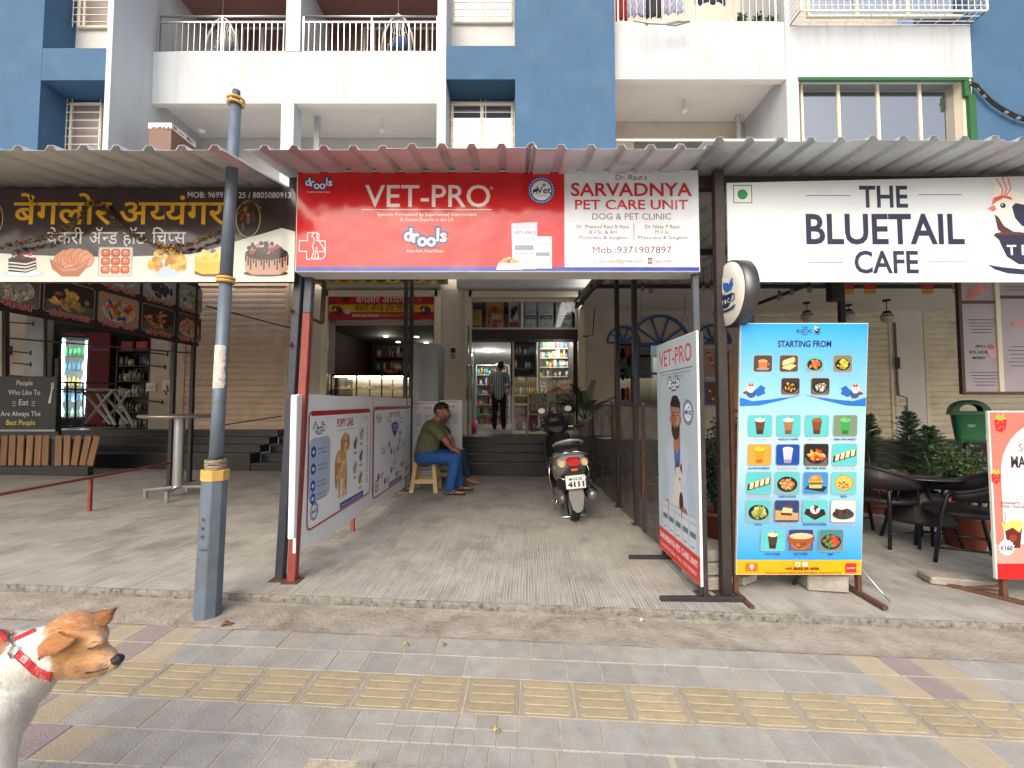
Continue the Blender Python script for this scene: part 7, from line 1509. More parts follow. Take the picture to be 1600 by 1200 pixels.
def plastic_chair(x, y, rz, label):
    rt = empty('plastic_chair', (x, y, FL_M), label, 'chair', 'pale chairs with a pebble-pattern back in front of the clinic window', rz=rz)
    m = mat('pale_chair_plastic', C(176,168,154), .45, var=.04, scale=6, bump=0)
    MB().box(-.21,.21,-.2,.2,.42,.445).build('seat', m, rt, bevel=.012)
    mp2 = mat('pebble_pattern', C(190,184,172), .5, bump=0); nt = mp2.node_tree
    if 'Voronoi Texture' not in nt.nodes:
        v = nt.nodes.new('ShaderNodeTexVoronoi'); v.feature = 'DISTANCE_TO_EDGE'; v.inputs['Scale'].default_value = 24; tc = nt.nodes.new('ShaderNodeTexCoord'); nt.links.new(tc.outputs['Object'], v.inputs[0]); mr = nt.nodes.new('ShaderNodeMapRange'); mr.inputs[1].default_value = .08; mr.inputs[2].default_value = .11; nt.links.new(v.outputs[0], mr.inputs[0]); mx = nt.nodes.new('ShaderNodeMix'); mx.data_type = 'RGBA'; mx.inputs[6].default_value = (*C(180,172,158),1); mx.inputs[7].default_value = (*C(50,44,40),1); nt.links.new(mr.outputs[0], mx.inputs[0]); nt.links.new(mx.outputs[2], nt.nodes['Principled BSDF'].inputs['Base Color'])
    mb = MB(); vs = []
    for i in range(7):
        for j in range(9): a = (j/8-.5)*2; vs.append((a*.21*(1-.12*(i/6)**2), -.20-.05*i/6+.05*a*a, .5+.36*i/6))
    mb.add(vs, [(i*9+j, (i+1)*9+j, (i+1)*9+j+1, i*9+j+1) for i in range(6) for j in range(8)], smooth=True); o = mb.build('backrest', mp2, rt); q = o.modifiers.new('t', 'SOLIDIFY'); q.thickness = .012
    for sx in (-1, 1):
        MB().tube([(sx*.22,-.26,.0),(sx*.2,-.2,.44),(sx*.2,-.235,.87)], .016, 8).build('leg', m, rt); MB().tube([(sx*.22,.2,.0),(sx*.19,.18,.42)], .016, 8).build('leg', m, rt)
    MB().tube([(-.19,-.24,.87),(0,-.27,.885),(.19,-.24,.87)], .014, 8).build('top_rail', m, rt); return rt
plastic_chair(X(840,8.95), 9.1, 0, 'pale pebble-back chair standing left of the scooter mirror'); plastic_chair(X(884,8.95), 9.1, R(-6), 'pale pebble-back chair partly hidden behind the scooter mirror')
# bar table
c = slabp(276, 774); c.y = 5.66; c.x = X(283,5.66); rt = empty('bar_table', (c.x, c.y, sz(c.x)), 'round steel bar table on a single thick column', 'table')
MB().lathe([(.001,1.03),(.40,1.03),(.43,1.04),(.43,1.065),(.42,1.075),(.001,1.075)], n=40).build('table_top', mat('brushed_steel_top', C(160,152,144), .3, metal=.7, var=.08, scale=5, bump=0), rt); MB().lathe([(.062,.12),(.062,1.04)], n=24).build('column', M_STEEL, rt)
for k in range(4):
    a = R(20+90*k); d = Vector((math.cos(a), math.sin(a), 0)); mb = MB(); mb.bar(Vector((0,0,.135)), d*.34+Vector((0,0,.12)), .05, .03); mb.bar(d*.34+Vector((0,0,.135)), d*.34+Vector((0,0,.0)), .04, .03); mb.build('foot', M_STEEL, rt, bevel=.003)
# wicker set
M_WICK = mat('dark_wicker', C(40,36,40), .5, var=.25, scale=60, bump=0); nt = M_WICK.node_tree
w1 = nt.nodes.new('ShaderNodeTexBrick'); w1.inputs['Scale'].default_value = 30; tc = nt.nodes.new('ShaderNodeTexCoord'); nt.links.new(tc.outputs['Object'], w1.inputs[0]); bp = nt.nodes.new('ShaderNodeBump'); bp.inputs['Strength'].default_value = .9; bp.inputs['Distance'].default_value = .006; nt.links.new(w1.outputs['Fac'], bp.inputs['Height']); nt.links.new(bp.outputs[0], nt.nodes['Principled BSDF'].inputs['Normal'])
M_TUBE = mat('dark_tube', C(38,38,46), .35, metal=.3, var=.1, scale=10, bump=0)
def wicker_chair(x, y, rz, label):
    rt = empty('wicker_chair', (x, y, sz(x)), label, 'chair', 'dark wicker armchairs round the cafe table', rz=rz)   # faces local +Y
    MB().lathe([(.001,.40),(.24,.40),(.27,.41),(.275,.43),(.26,.45),(.001,.455)], n=28, sy=.95).build('seat', M_WICK, rt)
    n = 26; vs = []
    for i in range(n+1):
        a = R(-205+230*i/n); e = abs(math.sin(math.pi*i/n)); r = .30
        for z in (.555, .62+.15*e**1.6): vs.append((r*math.cos(a), r*math.sin(a)*(1.0), z))
    mb = MB(); mb.add(vs, [(2*i, 2*i+2, 2*i+3, 2*i+1) for i in range(n)], smooth=True); o = mb.build('backrest', M_WICK, rt); q = o.modifiers.new('t', 'SOLIDIFY'); q.thickness = .022; q.offset = 0
    MB().tube([vs[2*i+1] for i in range(n+1)], .019, 8).build('arm_rail', M_WICK, rt)
    for s in (-1, 1):
        e = vs[2*(n if s > 0 else 0)+1]; MB().tube([e, (s*.30, .16, .60), (s*.295,.21,.4), (s*.27,.25,0)], .016, 8).build('leg', M_TUBE, rt); MB().tube([(s*.2,-.2,.62),(s*.2,-.19,.42),(s*.24,-.27,0)], .016, 8).build('leg', M_TUBE, rt)
        MB().tube([(s*.28,.23,.14),(s*.23,-.25,.14)], .010, 6).build('stretcher', M_TUBE, rt)
        for q_ in (-150, -120, -90, -60, -30): 
            if s > 0: MB().tube([(.29*math.cos(R(q_)), .29*math.sin(R(q_)), .55), (.25*math.cos(R(q_)), .24*math.sin(R(q_)), .42)], .007, 5).build('back_strut', M_TUBE, rt)
    return rt
p1, p2, p3 = slabp(1390,846), slabp(1362,812), slabp(1512,880)
wicker_chair(p1.x-.02, p1.y+.05, R(-75), 'dark wicker armchair right beside the blue menu board, nearest the street'); wicker_chair(p2.x+.05, p2.y+.25, R(-100), 'dark wicker armchair behind the one next to the blue menu board'); wicker_chair(p3.x+.08, p3.y+.12, R(60), 'dark wicker armchair partly behind the coral drink board')
tp = slabp(1428,836); tp.y = 4.35; tp.x = X(1428,4.35); rt = empty('wicker_table', (tp.x, tp.y, sz(tp.x)), 'round wicker cafe table with a dark glass top between the armchairs', 'table')
MB().lathe([(.001,.66),(.345,.66),(.35,.667),(.345,.674),(.001,.674)], n=36).build('glass_top', mat('dark_table_glass', C(40,44,50), .08, var=.05, bump=0, coat=1), rt); MB().lathe([(.15,.52),(.16,.5),(.27,.26),(.275,.23),(.26,.22)], n=28).build('woven_skirt', M_WICK, rt)
for k in range(4): a = R(45+90*k); MB().tube([(.18*math.cos(a),.18*math.sin(a),.66),(.17*math.cos(a),.17*math.sin(a),.5),(.30*math.cos(a),.30*math.sin(a),0)], .015, 8).build('leg', M_TUBE, rt)
MB().lathe([(.19,.63),(.2,.64),(.19,.65)], n=24).build('ring', M_TUBE, rt)

# ------------------------------------------------------------------ plants
def leafmat(name, c, tr=.25):
    m = mat(name, c, .55, var=.35, scale=9, bump=0, rnd=0); b = m.node_tree.nodes['Principled BSDF']; b.inputs['Subsurface Weight'].default_value = 0; return m
M_CON = leafmat('conifer_green', C(50,76,46)); M_LEAF = leafmat('leaf_green', C(62,92,48)); M_LEAFD = leafmat('dark_leaf_green', C(40,66,36)); M_BARK = mat('bark', C(92,74,58), .9, var=.3, scale=30, bump=.6); M_POT = mat('terracotta', C(150,74,58), .75, var=.12, scale=8, bump=.15, dirt=C(110,90,80), dirtamt=.4, dscale=6); M_SOIL = mat('soil', C(60,46,36), .95, var=.3, scale=40, bump=.6)
def pot(rt, r, h, m=M_POT):
    MB().lathe([(.001,0),(r*.7,0),(r*.95,h*.88),(r*1.08,h*.88),(r*1.08,h),(r*.93,h),(r*.9,h*.93),(.001,h*.9)], n=26).build('pot', m, rt); MB().lathe([(.001,h*.92),(r*.9,h*.915)], n=20).build('soil', M_SOIL, rt)
def conifer(x, y, h, r, label, pr=.18, ph=.3, seed=0, z0=None, group=None, n=150):
    rr = random.Random(seed); rt = empty('potted_conifer', (x, y, sz(x) if z0 is None else z0), label, 'plant', group); pot(rt, pr, ph)
    MB().tube([(0,0,ph*.8),(rr.uniform(-.03,.03),0,ph+h*.5),(0,0,ph+h*.97)], [.022,.014,.004], 7).build('trunk', M_BARK, rt); mb = MB()
    for i in range(n):
        t = (i/n)**.8; z = ph+.06+h*t*.93; a = rr.uniform(0, 6.28); L = r*(1-t)**.75*rr.uniform(.6, 1.15)+.05; d = Vector((math.cos(a), math.sin(a), rr.uniform(.25,.7))); d.normalize(); p0 = Vector((0,0,z)); s = d.cross(Vector((0,0,1))).normalized(); up = s.cross(d)
        m = int(8+L*60)
        for k in range(m):
            q = (k+1)/m; c = p0+d*L*q+Vector((0,0,-.10*L*q*q)); w = .030*(1.15-q)+.008
            for sg in (-1, 1):
                e = c+(s*sg*rr.uniform(.7,1.2)+d*rr.uniform(.5,1)+up*rr.uniform(-.6,.8))*w; bse = c+d*.006; mb.add([c-up*.003, c+up*.003+s*.002, e+up*.002, e-up*.002], [(0,1,2,3)])
    mb.build('foliage', M_CON, rt); return rt
def leafy(x, y, h, r, label, pr=.16, ph=.28, seed=0, m=None, n=900, ls=.035, z0=None, potm=M_POT, group=None):
    rr = random.Random(seed); rt = empty('potted_plant', (x, y, sz(x) if z0 is None else z0), label, 'plant', group); pot(rt, pr, ph, potm); st = MB(); mb = MB()
    for i in range(16):
        a = rr.uniform(0, 6.28); tip = Vector((math.cos(a)*r*rr.uniform(.3,.9), math.sin(a)*r*rr.uniform(.3,.9), ph+h*rr.uniform(.45,1))); mid = Vector((tip.x*.3, tip.y*.3, ph+(tip.z-ph)*.55)); st.tube([(0,0,ph*.85), mid, tip], [.009,.006,.002], 5)
        for k in range(n//16):
            q = rr.uniform(.2,1); c = (Vector((0,0,ph*.85)).lerp(mid, q*2) if q < .5 else mid.lerp(tip, q*2-1))+Vector((rr.gauss(0,.5),rr.gauss(0,.5),rr.gauss(0,.4)))*r*.22
            d = Vector((rr.uniform(-1,1),rr.uniform(-1,1),rr.uniform(-.6,.6))).normalized(); s = d.orthogonal().normalized(); s.rotate(Matrix.Rotation(rr.uniform(0,6.28),3,d)); L = ls*rr.uniform(.6,1.3); w = L*.32; nn = d.cross(s)*L*.12
            mb.add([c, c+d*L*.5+s*w+nn, c+d*L, c+d*L*.5-s*w+nn], [(0,1,2),(0,2,3)])
    st.build('stem', M_BARK, rt); mb.build('foliage', m or M_LEAF, rt); return rt
def gp(u, v): return slabp(u, v)
a = gp(1424,800); conifer(a.x, a.y, 1.0, .38, 'tallest feathery conifer, behind the cafe table in front of the white pillar', seed=1, ph=.30)
a = gp(1458,812); conifer(a.x, a.y, .82, .33, 'feathery conifer in a terracotta pot right of the cafe table', seed=2, pr=.2)
a = gp(1362,800); conifer(a.x, a.y, .95, .26, 'conifer peeping out right of the blue menu board', seed=3)
a = gp(1517,856); leafy(a.x, a.y+.05, .72, .30, 'leafy green shrub in a wide terracotta pot in front of the litter bin', .2, .33, 4, n=1500, ls=.04)
for i, (u, v, h, lb) in enumerate(((1112,838,.95,'dark shrub between the clinic standee and the rusty post'), (1125,800,1.0,'dark shrub just behind the rusty sign post'), (1060,800,.75,'shrub behind the net, hidden beside the clinic standee'), (1010,780,.6,'low shrub in a terracotta pot behind the net fence'), (985,765,.5,'small shrub in a terracotta pot at the far end of the net fence'))):
    a = gp(u, v); leafy(a.x+.05, a.y, h, .27, lb, .17, .26, 20+i, M_LEAFD, 1500, .045)
# potted palm on the top step
rt = empty('potted_palm', (X(915,8.72), 8.85, FL_M), 'potted areca palm in a pale pot beside the clinic window', 'plant'); pot(rt, .15, .34, mat('pale_pot', C(150,140,130), .6, var=.08, scale=6, bump=.05)); rr = random.Random(3); mb = MB(); st = MB()
for i in range(19):
    a = rr.uniform(0, 6.28); L = rr.uniform(.75,1.25); el = rr.uniform(.7,1.35); pts = []
    for k in range(11): q = k/10; r_ = L*q*math.cos(el)+.12*q*q; z = .3+L*q*math.sin(el)-.33*q*q*q*math.cos(el)*1.5; pts.append(Vector((math.cos(a)*r_, math.sin(a)*r_, z)))
    st.tube(pts, [.007-.0005*k for k in range(11)], 5)
    for k in range(3, 11):
        for h_ in (0, .5):
            if k == 10 and h_: continue
            c = pts[k].lerp(pts[min(10,k+1)], h_); d = (pts[k]-pts[k-1]).normalized(); s = d.cross(Vector((0,0,1))).normalized()
            for sg in (-1, 1): e = c+(d*.8+s*sg*1.0+Vector((0,0,-.25)))*.14*(1.2-k/14)*rr.uniform(.8,1.1); w = d*.010; mb.add([c-w, c+w, c.lerp(e,.6)+w*.9+Vector((0,0,.006)), e], [(0,1,2,3)])
st.build('stem', M_LEAFD, rt); mb.build('fronds', M_LEAFD, rt)

# ------------------------------------------------------------------ net fence, rail, bin, blocks, planter
def netmat():
    m = bpy.data.materials.new('shade_net'); m.use_nodes = True; nt = m.node_tree; b = nt.nodes['Principled BSDF']; b.inputs['Base Color'].default_value = (*C(82,78,76),1); b.inputs['Roughness'].default_value = .8; g = nt.nodes.new('ShaderNodeNewGeometry'); n = nt.nodes.new('ShaderNodeTexNoise'); n.inputs['Scale'].default_value = 3; n.inputs['Detail'].default_value = 6; nt.links.new(g.outputs['Position'], n.inputs[0]); mr = nt.nodes.new('ShaderNodeMapRange'); mr.inputs[1].default_value = .35; mr.inputs[2].default_value = .7; mr.inputs[3].default_value = .45; mr.inputs[4].default_value = .8; nt.links.new(n.outputs[0], mr.inputs[0]); nt.links.new(mr.outputs[0], b.inputs['Alpha']); return m
rt = empty('net_fence', (1.36, 5.7, sz(1.4)), 'grey shade net stretched between rusty posts beside the scooter', 'fence'); mb = MB(); n = 40; vs = []
for i in range(n+1):
    y = 3.85+(7.65-3.85)*i/n
    for k in range(7): z = sz(1.4)+.02+(1.30-.02*math.sin(i*.5)**2)*k/6; vs.append((1.36+.012*math.sin(i*.7+k)+.008*math.sin(i*1.9), y, z))
mb.add(vs, [(i*7+k, (i+1)*7+k, (i+1)*7+k+1, i*7+k+1) for i in range(n) for k in range(6)], smooth=True); o = mb.build('net', netmat(), rt); o.location = -rt.location
for y in (4.5, 5.9, 7.3): o = MB().bar((1.375,y,sz(1.4)), (1.375,y,1.38), .035, .035).build('fence_post', M_RUST, rt, bevel=.003); o.location = -rt.location
for z in (1.34, .80): o = MB().bar((1.385,3.9,z), (1.385,7.6,z), .02, .02).build('fence_rail', M_RUST, rt); o.location = -rt.location
# low red rail at the left
rt = empty('low_rail', (-4.75, 4.9, sz(-4.75)), 'low red steel rail crossing the forecourt in the left bay', 'rail'); zt = .52
o = MB().bar((-4.75,3.3,zt), (-4.75,6.0,zt+.02), .026, .026).build('top_bar', M_RED, rt, bevel=.003); o.location = -rt.location
for y in (3.4, 4.88): o = MB().bar((-4.75,y,sz(-4.75)), (-4.75,y,zt), .032, .032).build('rail_post', M_RED, rt, bevel=.003); o.location = -rt.location
# litter bin
bx, by = X(1511,6.0), 6.0; zb_ = at(0,690,6.0).z; rt = empty('litter_bin', (bx, by, sz(bx)), 'green plastic litter bin with an arched hood in front of the cream shutter', 'litter bin', rz=R(-32)); G1 = mat('green_plastic', C(28,98,62), .4, var=.06, scale=5, bump=.03); hh = zb_-sz(bx)
MB().tube([(0,.16,0),(0,.16,hh+.3)], .03, 8).build('stand', M_BLK, rt)
mb = MB(); w0, w1 = .17, .225; vs = []
for z, w, d in ((hh,w0,.13),(hh+.05,w0+.01,.135),(hh+.37,w1,.165),(hh+.39,w1+.015,.18)):
    for k in range(24): a = 2*math.pi*k/24; ca, sa = math.cos(a), math.sin(a); vs.append((w*math.copysign(abs(ca)**.5,ca), d*math.copysign(abs(sa)**.5,sa), z))
mb.add(vs, [(i*24+k, i*24+(k+1)%24, (i+1)*24+(k+1)%24, (i+1)*24+k) for i in range(3) for k in range(24)]+[tuple(range(23,-1,-1))], smooth=True); mb.build('bin_body', G1, rt)
hd = MB(); vs = []; n = 14
for y in (-.19, -.13, .13, .19):
    for k in range(n+1): a = math.pi*k/n; vs.append((.245*math.cos(a), y, hh+.39+(.19 if abs(y) < .15 else .165)*abs(math.sin(a))**.75))
hd.add(vs, [(j*(n+1)+k, j*(n+1)+k+1, (j+1)*(n+1)+k+1, (j+1)*(n+1)+k) for j in range(3) for k in range(n)], smooth=True)
for y, sg in ((-.19, 1), (.19, -1)):
    outer = [(.245*math.cos(math.pi*k/n), .165*abs(math.sin(math.pi*k/n))**.75) for k in range(n+1)]; inner = [(.145*math.cos(math.pi*k/n), .035+.095*abs(math.sin(math.pi*k/n))**.8) for k in range(n+1)]; v_ = [(x, y, hh+.39+z) for x, z in outer]+[(x, y, hh+.39+z) for x, z in inner]; hd.add(v_, [(k, k+1, n+2+k, n+1+k) for k in range(n)]+[(0, n+1, 2*n+1, n)])
hd.box(-.25,.25,-.2,.2,hh+.375,hh+.40); o = hd.build('hood', G1, rt)
MB().box(-.13,.13,-.17,.17,hh+.38,hh+.405).build('inner_dark', M_DARK, rt); p = Print((0,-.155,hh+.2), (.01,0,0), (0,0,.01)); p.rect(-5,3,10,.8,C(190,200,190)); p.rect(-4,1,8,.8,C(190,200,190)); p.mb.build('bin_print', vmat('print_vinyl', .32, .25), rt)
for c in rt.children: c.scale = (.8, .62, 1) if c.name.split('.')[0] != 'stand' else (1, 1, 1)
# concrete blocks
M_BLK2 = mat('concrete_block', C(150,146,138), .9, var=.2, scale=14, bump=.7, bscale=60, dirt=C(100,92,82), dirtamt=.5, dscale=8)
def block(x0, x1, y0, y1, z0, h, label, rz=0, seed=0, grp='concrete blocks weighing down the boards'):
    rr = random.Random(seed); mb = MB(); mb.box(-(x1-x0)/2, (x1-x0)/2, -(y1-y0)/2, (y1-y0)/2, 0, h); mb.v = [tuple(c+rr.uniform(-.008,.008) for c in v) for v in mb.v]
    o = mb.build('concrete_block', M_BLK2, bevel=.008); o.location = ((x0+x1)/2, (y0+y1)/2, z0+.008); o.rotation_euler = (0, 0, rz); tag(o, label, 'block', grp)
zz = sz(1.45)
block(1.335,1.56,3.1,3.42,zz,.09,'lowest concrete block stacked beside the clinic standee foot',R(4),1); block(1.34,1.56,3.12,3.44,zz+.1,.08,'middle concrete block in the stack beside the clinic standee',R(-3),2); block(1.34,1.57,3.14,3.5,zz+.192,.07,'topmost concrete block in the stack beside the clinic standee',R(5),3)
block(2.15,2.42,3.13,3.38,sz(2.2),.11,'thick concrete block at the right foot of the blue menu board',R(-8),4); block(1.62,1.78,3.2,3.42,sz(1.7),.07,'broken concrete piece at the left foot of the blue menu board',R(30),5)
block(3.18,3.62,3.25,3.42,sz(3.4),.055,'flat concrete slab lying on the foot of the coral drink board',R(-14),6)
# planter fence of wooden planks
rt = empty('plank_planter', (X(60,6.95), 6.95, sz(-7.6)), 'planter screen of upright wooden planks under the slogan board', 'planter'); M_PLK = mat('pine_plank', C(146,110,80), .7, var=.2, scale=9, bump=.25, streak=True, rnd=.18, dirt=C(90,64,46), dirtamt=.5); rr = random.Random(2)
for i, u in enumerate(list(range(-40, 88, 13))+list(range(98, 152, 12))):
    x = X(u, 6.95); mb = MB(); mb.box(-.052,.052,-.012,.012,0,.48); o = mb.build('plank', M_PLK, rt, bevel=.004); o.location = Vector((x, 6.95+rr.uniform(-.01,.01), sz(-7.6)+.16))-rt.location; o.rotation_euler = (0, R(rr.uniform(-1,1)) if u < 120 else R(6+(u-120)*.25), 0)
mb = MB(); mb.box(X(-45,7.0), X(150,7.0), 6.97, 7.0, sz(-7.6)+.15, .80); mb.box(X(-45,7.0), X(150,7.0), 6.93, 7.02, sz(-7.6), sz(-7.6)+.14); o = mb.build('backing', M_BLK, rt); o.location = -rt.location
# black partition frame above it
rt = empty('partition_frame', (X(60,6.98), 6.98, .7), 'black steel partition frame with rods around the slogan board', 'partition'); mb = MB()
for u, v0, v1, w in ((9,485,670,.06),(91,560,724,.055),(71,495,590,.03)): mb.bar(at(u,v1,6.98), at(u,v0,6.98), w, w)
mb.bar(at(9,528,6.98), at(300,552,8.0), .025,.025); mb.bar(at(9,586,6.98), at(95,594,6.98), .025,.025); mb.bar(at(92,597,6.98), at(182,600,7.6), .03,.03); mb.bar(at(92,612,6.98), at(170,614,7.6), .02,.02); mb.bar(at(92,668,6.98), at(150,664,7.6), .03,.03)
for u in (105, 118, 130): mb.bar(at(u,598,7.2), at(u,668,7.2), .018,.018)
o = mb.build('rod_frame', M_BLK, rt); o.location = -rt.location
for k, (u0, u1, v) in enumerate(((10,52,505),(20,48,551),(20,48,569),(232,262,553),(234,258,573),(232,254,628))):
    o = MB().tube([at(u0,v-2,8.7), at(u1,v+1,8.85)], .014, 6).tube([at(u1,v-3,8.85), at(u1,v+4,8.85)], .014, 6).build('hook_rod', M_BLK); tag(o, ('topmost black hook rod left of the fridge','upper of the two close hook rods left of the fridge','lower of the two close hook rods left of the fridge','upper black hook rod above the cream switch boxes','second black hook rod above the cream switch boxes','black hook rod below the cream switch boxes')[k], 'rod')
rt = empty('folding_table', (X(150,7.6), 7.7, sz(-7.2)), 'folding table with crossed white legs beside the black rack', 'table'); rel = -rt.location
for s in (0, .35):
    for a, b in (((128,610),(173,663)), ((176,610),(132,662)), ((150,612),(180,664))): o = MB().bar(at(*a,7.6)+Vector((0,s,0)), at(*b,7.6)+Vector((0,s,0)), .045, .02).build('leg', M_GREYW, rt); o.location = rel
o = MB().box(at(122,0,7.6).x, at(184,0,7.6).x, 7.5, 8.05, at(0,610,7.6).z, at(0,607,7.6).z).build('table_top', M_GREYW, rt); o.location = rel
o = MB().box(X(8,WY), X(20,WY), WY-.07, WY-.045, wz(555), wz(541)).build('picture_frame', M_WOODD); tag(o, 'small framed picture on the wall at the left edge', 'picture')
# pendant lamps, bulbs, paper buntings in the cafe
for u, v, Y, lb in ((1261,495,8.2,'pendant globe lamp left of the black post in the cafe'), (1326,493,8.4,'pendant globe lamp just right of the black post in the cafe'), (1386,496,8.0,'rightmost pendant globe lamp in front of the white pillar')):
    c = at(u, v, Y); rt = empty('pendant_lamp', (c.x, c.y, 3.318), lb, 'lamp', 'white pendant globes under the cafe ceiling'); z = c.z-3.318
    MB().lathe([(.001,-.03),(.06,-.03),(.06,0),(.001,0)], n=16).build('ceiling_rose', M_BLK, rt); MB().tube([(0,0,-.03),(0,0,z+.1)], .008, 6).build('stem', M_BLK, rt); MB().ell((0,0,z), .105, n=20, k=14).build('globe', mat('opal_globe', C(190,186,180), .3, bump=0), rt); MB().lathe([(.001,z+.125),(.05,z+.12),(.108,z+.02),(.1,z+.02)], n=20).build('cap', M_BLK, rt)
wr = MB(); P0 = [at(1180,476,5.2), at(1218,462,5.0), at(1256,448,4.8), at(1262,446,4.8)]; wr.tube(P0, .022, 6); tag(wr.build('ceiling_rod', M_BLK), 'black rod slanting up under the left end of the cafe banner', 'rod')
for k, (u, v, Y) in enumerate(((1004,447,5.0),(1017,450,5.0),(1099,446,4.6),(1112,445,4.6),(1218,460,4.8),(1237,452,4.8),(1265,448,4.8))):
    c = at(u, v, Y); rt = empty('hanging_bulb', c, ('bulb hanging left of its pair near the junction box','bulb hanging just right of the junction box','left bulb of the pair beside the round sign','right bulb of the pair beside the round sign','lowest bulb on the slanting black rod','middle bulb on the slanting black rod','topmost bulb on the slanting black rod')[k], 'bulb', 'clear bulbs hanging under the canopy')
    MB().tube([(0,0,.03),(0,0,.25)], .003, 4).build('cord', M_BLK, rt); MB().lathe([(.001,.04),(.014,.04),(.015,0),(.001,0)], n=10).build('socket', M_BLK, rt); MB().lathe([(.012,0),(.026,-.03),(.024,-.055),(.001,-.07)], n=12).build('glass_bulb', mat('amber_glass', C(150,116,84), .15, bump=0), rt)
for k, u in enumerate((1325,1359,1449,1497)):
    c = at(u, 451, 6.2); mb = MB(); mb.add([(-.09,0,.07),(.09,0,.07),(.09,0,-.01),(-.09,0,-.01)], [(3,2,1,0)], None, C(196,60,30)); mb.add([(-.09,0,-.01),(-.045,.003,-.02),(0,0,-.01),(.045,-.003,-.02),(.09,0,-.01),(.085,0,-.07),(0,.004,-.09),(-.085,0,-.07)], [(0,1,2,3,4,5,6,7)], None, C(226,170,40)); o = mb.build('paper_bunting', vmat('print_vinyl', .32, .25)); o.location = c; tag(o, ('leftmost red and yellow paper bunting under the cafe ceiling','second red and yellow paper bunting from the black post','third red and yellow paper bunting, left of the poster window','rightmost red and yellow paper bunting beside the poster window')[k], 'bunting', 'red and yellow paper buntings in the cafe')
for k, (u, v0, v1) in enumerate(((1002,455,503),(1070,455,500))):
    c = at(u, v1, 7.6); mb = MB(); mb.tube([(0,0,.08),(0,0,.62)], .004, 4); mb.tube([(-.07,0,0),(-.05,0,-.03),(.05,0,-.03),(.07,0,0)], .004, 5); mb.tube([(-.07,0,0),(-.045,0,.02),(0,0,.08),(.045,0,.02),(.07,0,0)], .004, 5); o = mb.build('wire_lamp', M_BLK); o.location = c; tag(o, ('wire diya-shaped ornament hanging over the small left arch','wire diya-shaped ornament hanging over the large blue arch')[k], 'ornament')
# poster window at the right
PYY = 4.9; rt = empty('poster_window', at(1552,616,PYY), 'brown framed window pair covered by pale posters with mirrored writing, upper right', 'window'); rel = -rt.location
def pw(mb, nm, m, **k): o = mb.build(nm, m, rt, **k); o.location = rel; return o
M_BRF = mat('brown_frame', C(84,62,56), .5, var=.1, scale=10, bump=0)
def bx_(u0, u1, v0, v1, d0=0, d1=.04): mb = MB(); mb.box(X(u0,PYY), X(u1,PYY), PYY+d0, PYY+d1, at(0,v1,PYY).z, at(0,v0,PYY).z); return mb
pw(bx_(1504,1509,425,616), 'frame_side', M_BRF); pw(bx_(1509,1660,612,617), 'frame_bottom', M_BRF); pw(bx_(1561,1568,425,612,-.01,.04), 'mullion', M_ALU); pw(bx_(1656,1661,425,612), 'frame_side', M_BRF)
for (u0, u1) in ((1509,1561), (1568,1656)):
    pw(bx_(u0, u1, 470 if u0 < 1520 else 462, 474 if u0 < 1520 else 466, -.004, .03), 'transom_bar', M_BRF); pw(bx_(u0,u1,425,612,.012,.02), 'pane', mat('frosted_lilac', C(168,160,170), .3, var=.06, scale=3, bump=0))
p = fpix(1550, 540, PYY+.008); GT = C(70,64,72)
for k in range(5): p.rect(1514+k*1.5, -500-k*5, 42-k*3, .9, GT)
for k in range(5): p.rect(1513+k*2, -582-k*5, 44-k*3, .9, GT)
p.text('LIVE', 1532, -543, 4, GT, w=-14, bold=.03); p.text('ROLL ICE', 1528, -552, 4, GT, w=-28, bold=.03); p.text('CREAM', 1529, -561, 4, GT, w=-20, bold=.03); p.ell(1550, -548, 8, 11, C(196,160,158)); p.ell(1548, -542, 5, 4, C(150,110,110)); p.ell(1527, -455, 9, 8, C(206,130,130)); p.ell(1538, -448, 7, 8, C(214,140,136)); p.ell(1519, -462, 6, 5, C(196,116,120))
for k in range(8): p.rect(1574+(k % 3)*3, -(448 if k < 2 else 530)-(k*6 if k > 1 else k*5), 40, .9, GT)
p.ell(1592, -505, 10, 7, C(196,150,150)); rel_print(p, 'poster_print', rt)
# cafe posters and framed picture behind the standee
for u0, u1, v0, v1, c, lb in ((1101,1121,541,592,C(190,150,136),'pale pink menu poster on the cafe wall by the rusty post'), (1101,1122,597,633,C(50,80,140),'blue framed picture under the pink poster on the cafe wall')):
    rt = board('wall_poster', u0, u1, v0, v1, WY-.04, .03, lb, None, M_EDGE if c[0] > .2 else M_BLUEF, cat='poster'); p = fpix(1110, 590, WY-.04); p.rect(u0+(1 if c[0] > .2 else 3), -v1+3, u1-u0-(2 if c[0] > .2 else 6), v1-v0-6, c if c[0] > .2 else C(110,60,40)); 
    for k in range(7): p.ell(u0+6+k*1.6, -(v0+10+k*4), 2.4, 1.8, (C(180,60,60),C(220,200,190),C(140,90,60))[k%3], n=8)
    rel_print(p, 'poster_print', rt)
mb = MB(); mb.box(wx(955), wx(1078), 9.6, 10.1, FL_R, wz(628)); tag(mb.build('cafe_counter', mat('pale_counter', C(190,184,172), .5, bump=0)), 'pale counter inside the cafe window', 'counter')
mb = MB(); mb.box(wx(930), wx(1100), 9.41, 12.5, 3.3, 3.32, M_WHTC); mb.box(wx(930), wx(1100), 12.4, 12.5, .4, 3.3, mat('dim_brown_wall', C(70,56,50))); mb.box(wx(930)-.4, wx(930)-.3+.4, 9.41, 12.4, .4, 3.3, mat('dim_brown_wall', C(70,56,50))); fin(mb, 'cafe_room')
for u, v, lb in ((1013,538,'small cafe ceiling light near the top of the blue window'), (1006,560,'small cafe ceiling light lower in the blue window')): ceil_lamp(u, v+4, 3.29 if v < 550 else 3.0, lb, .06, power=3)
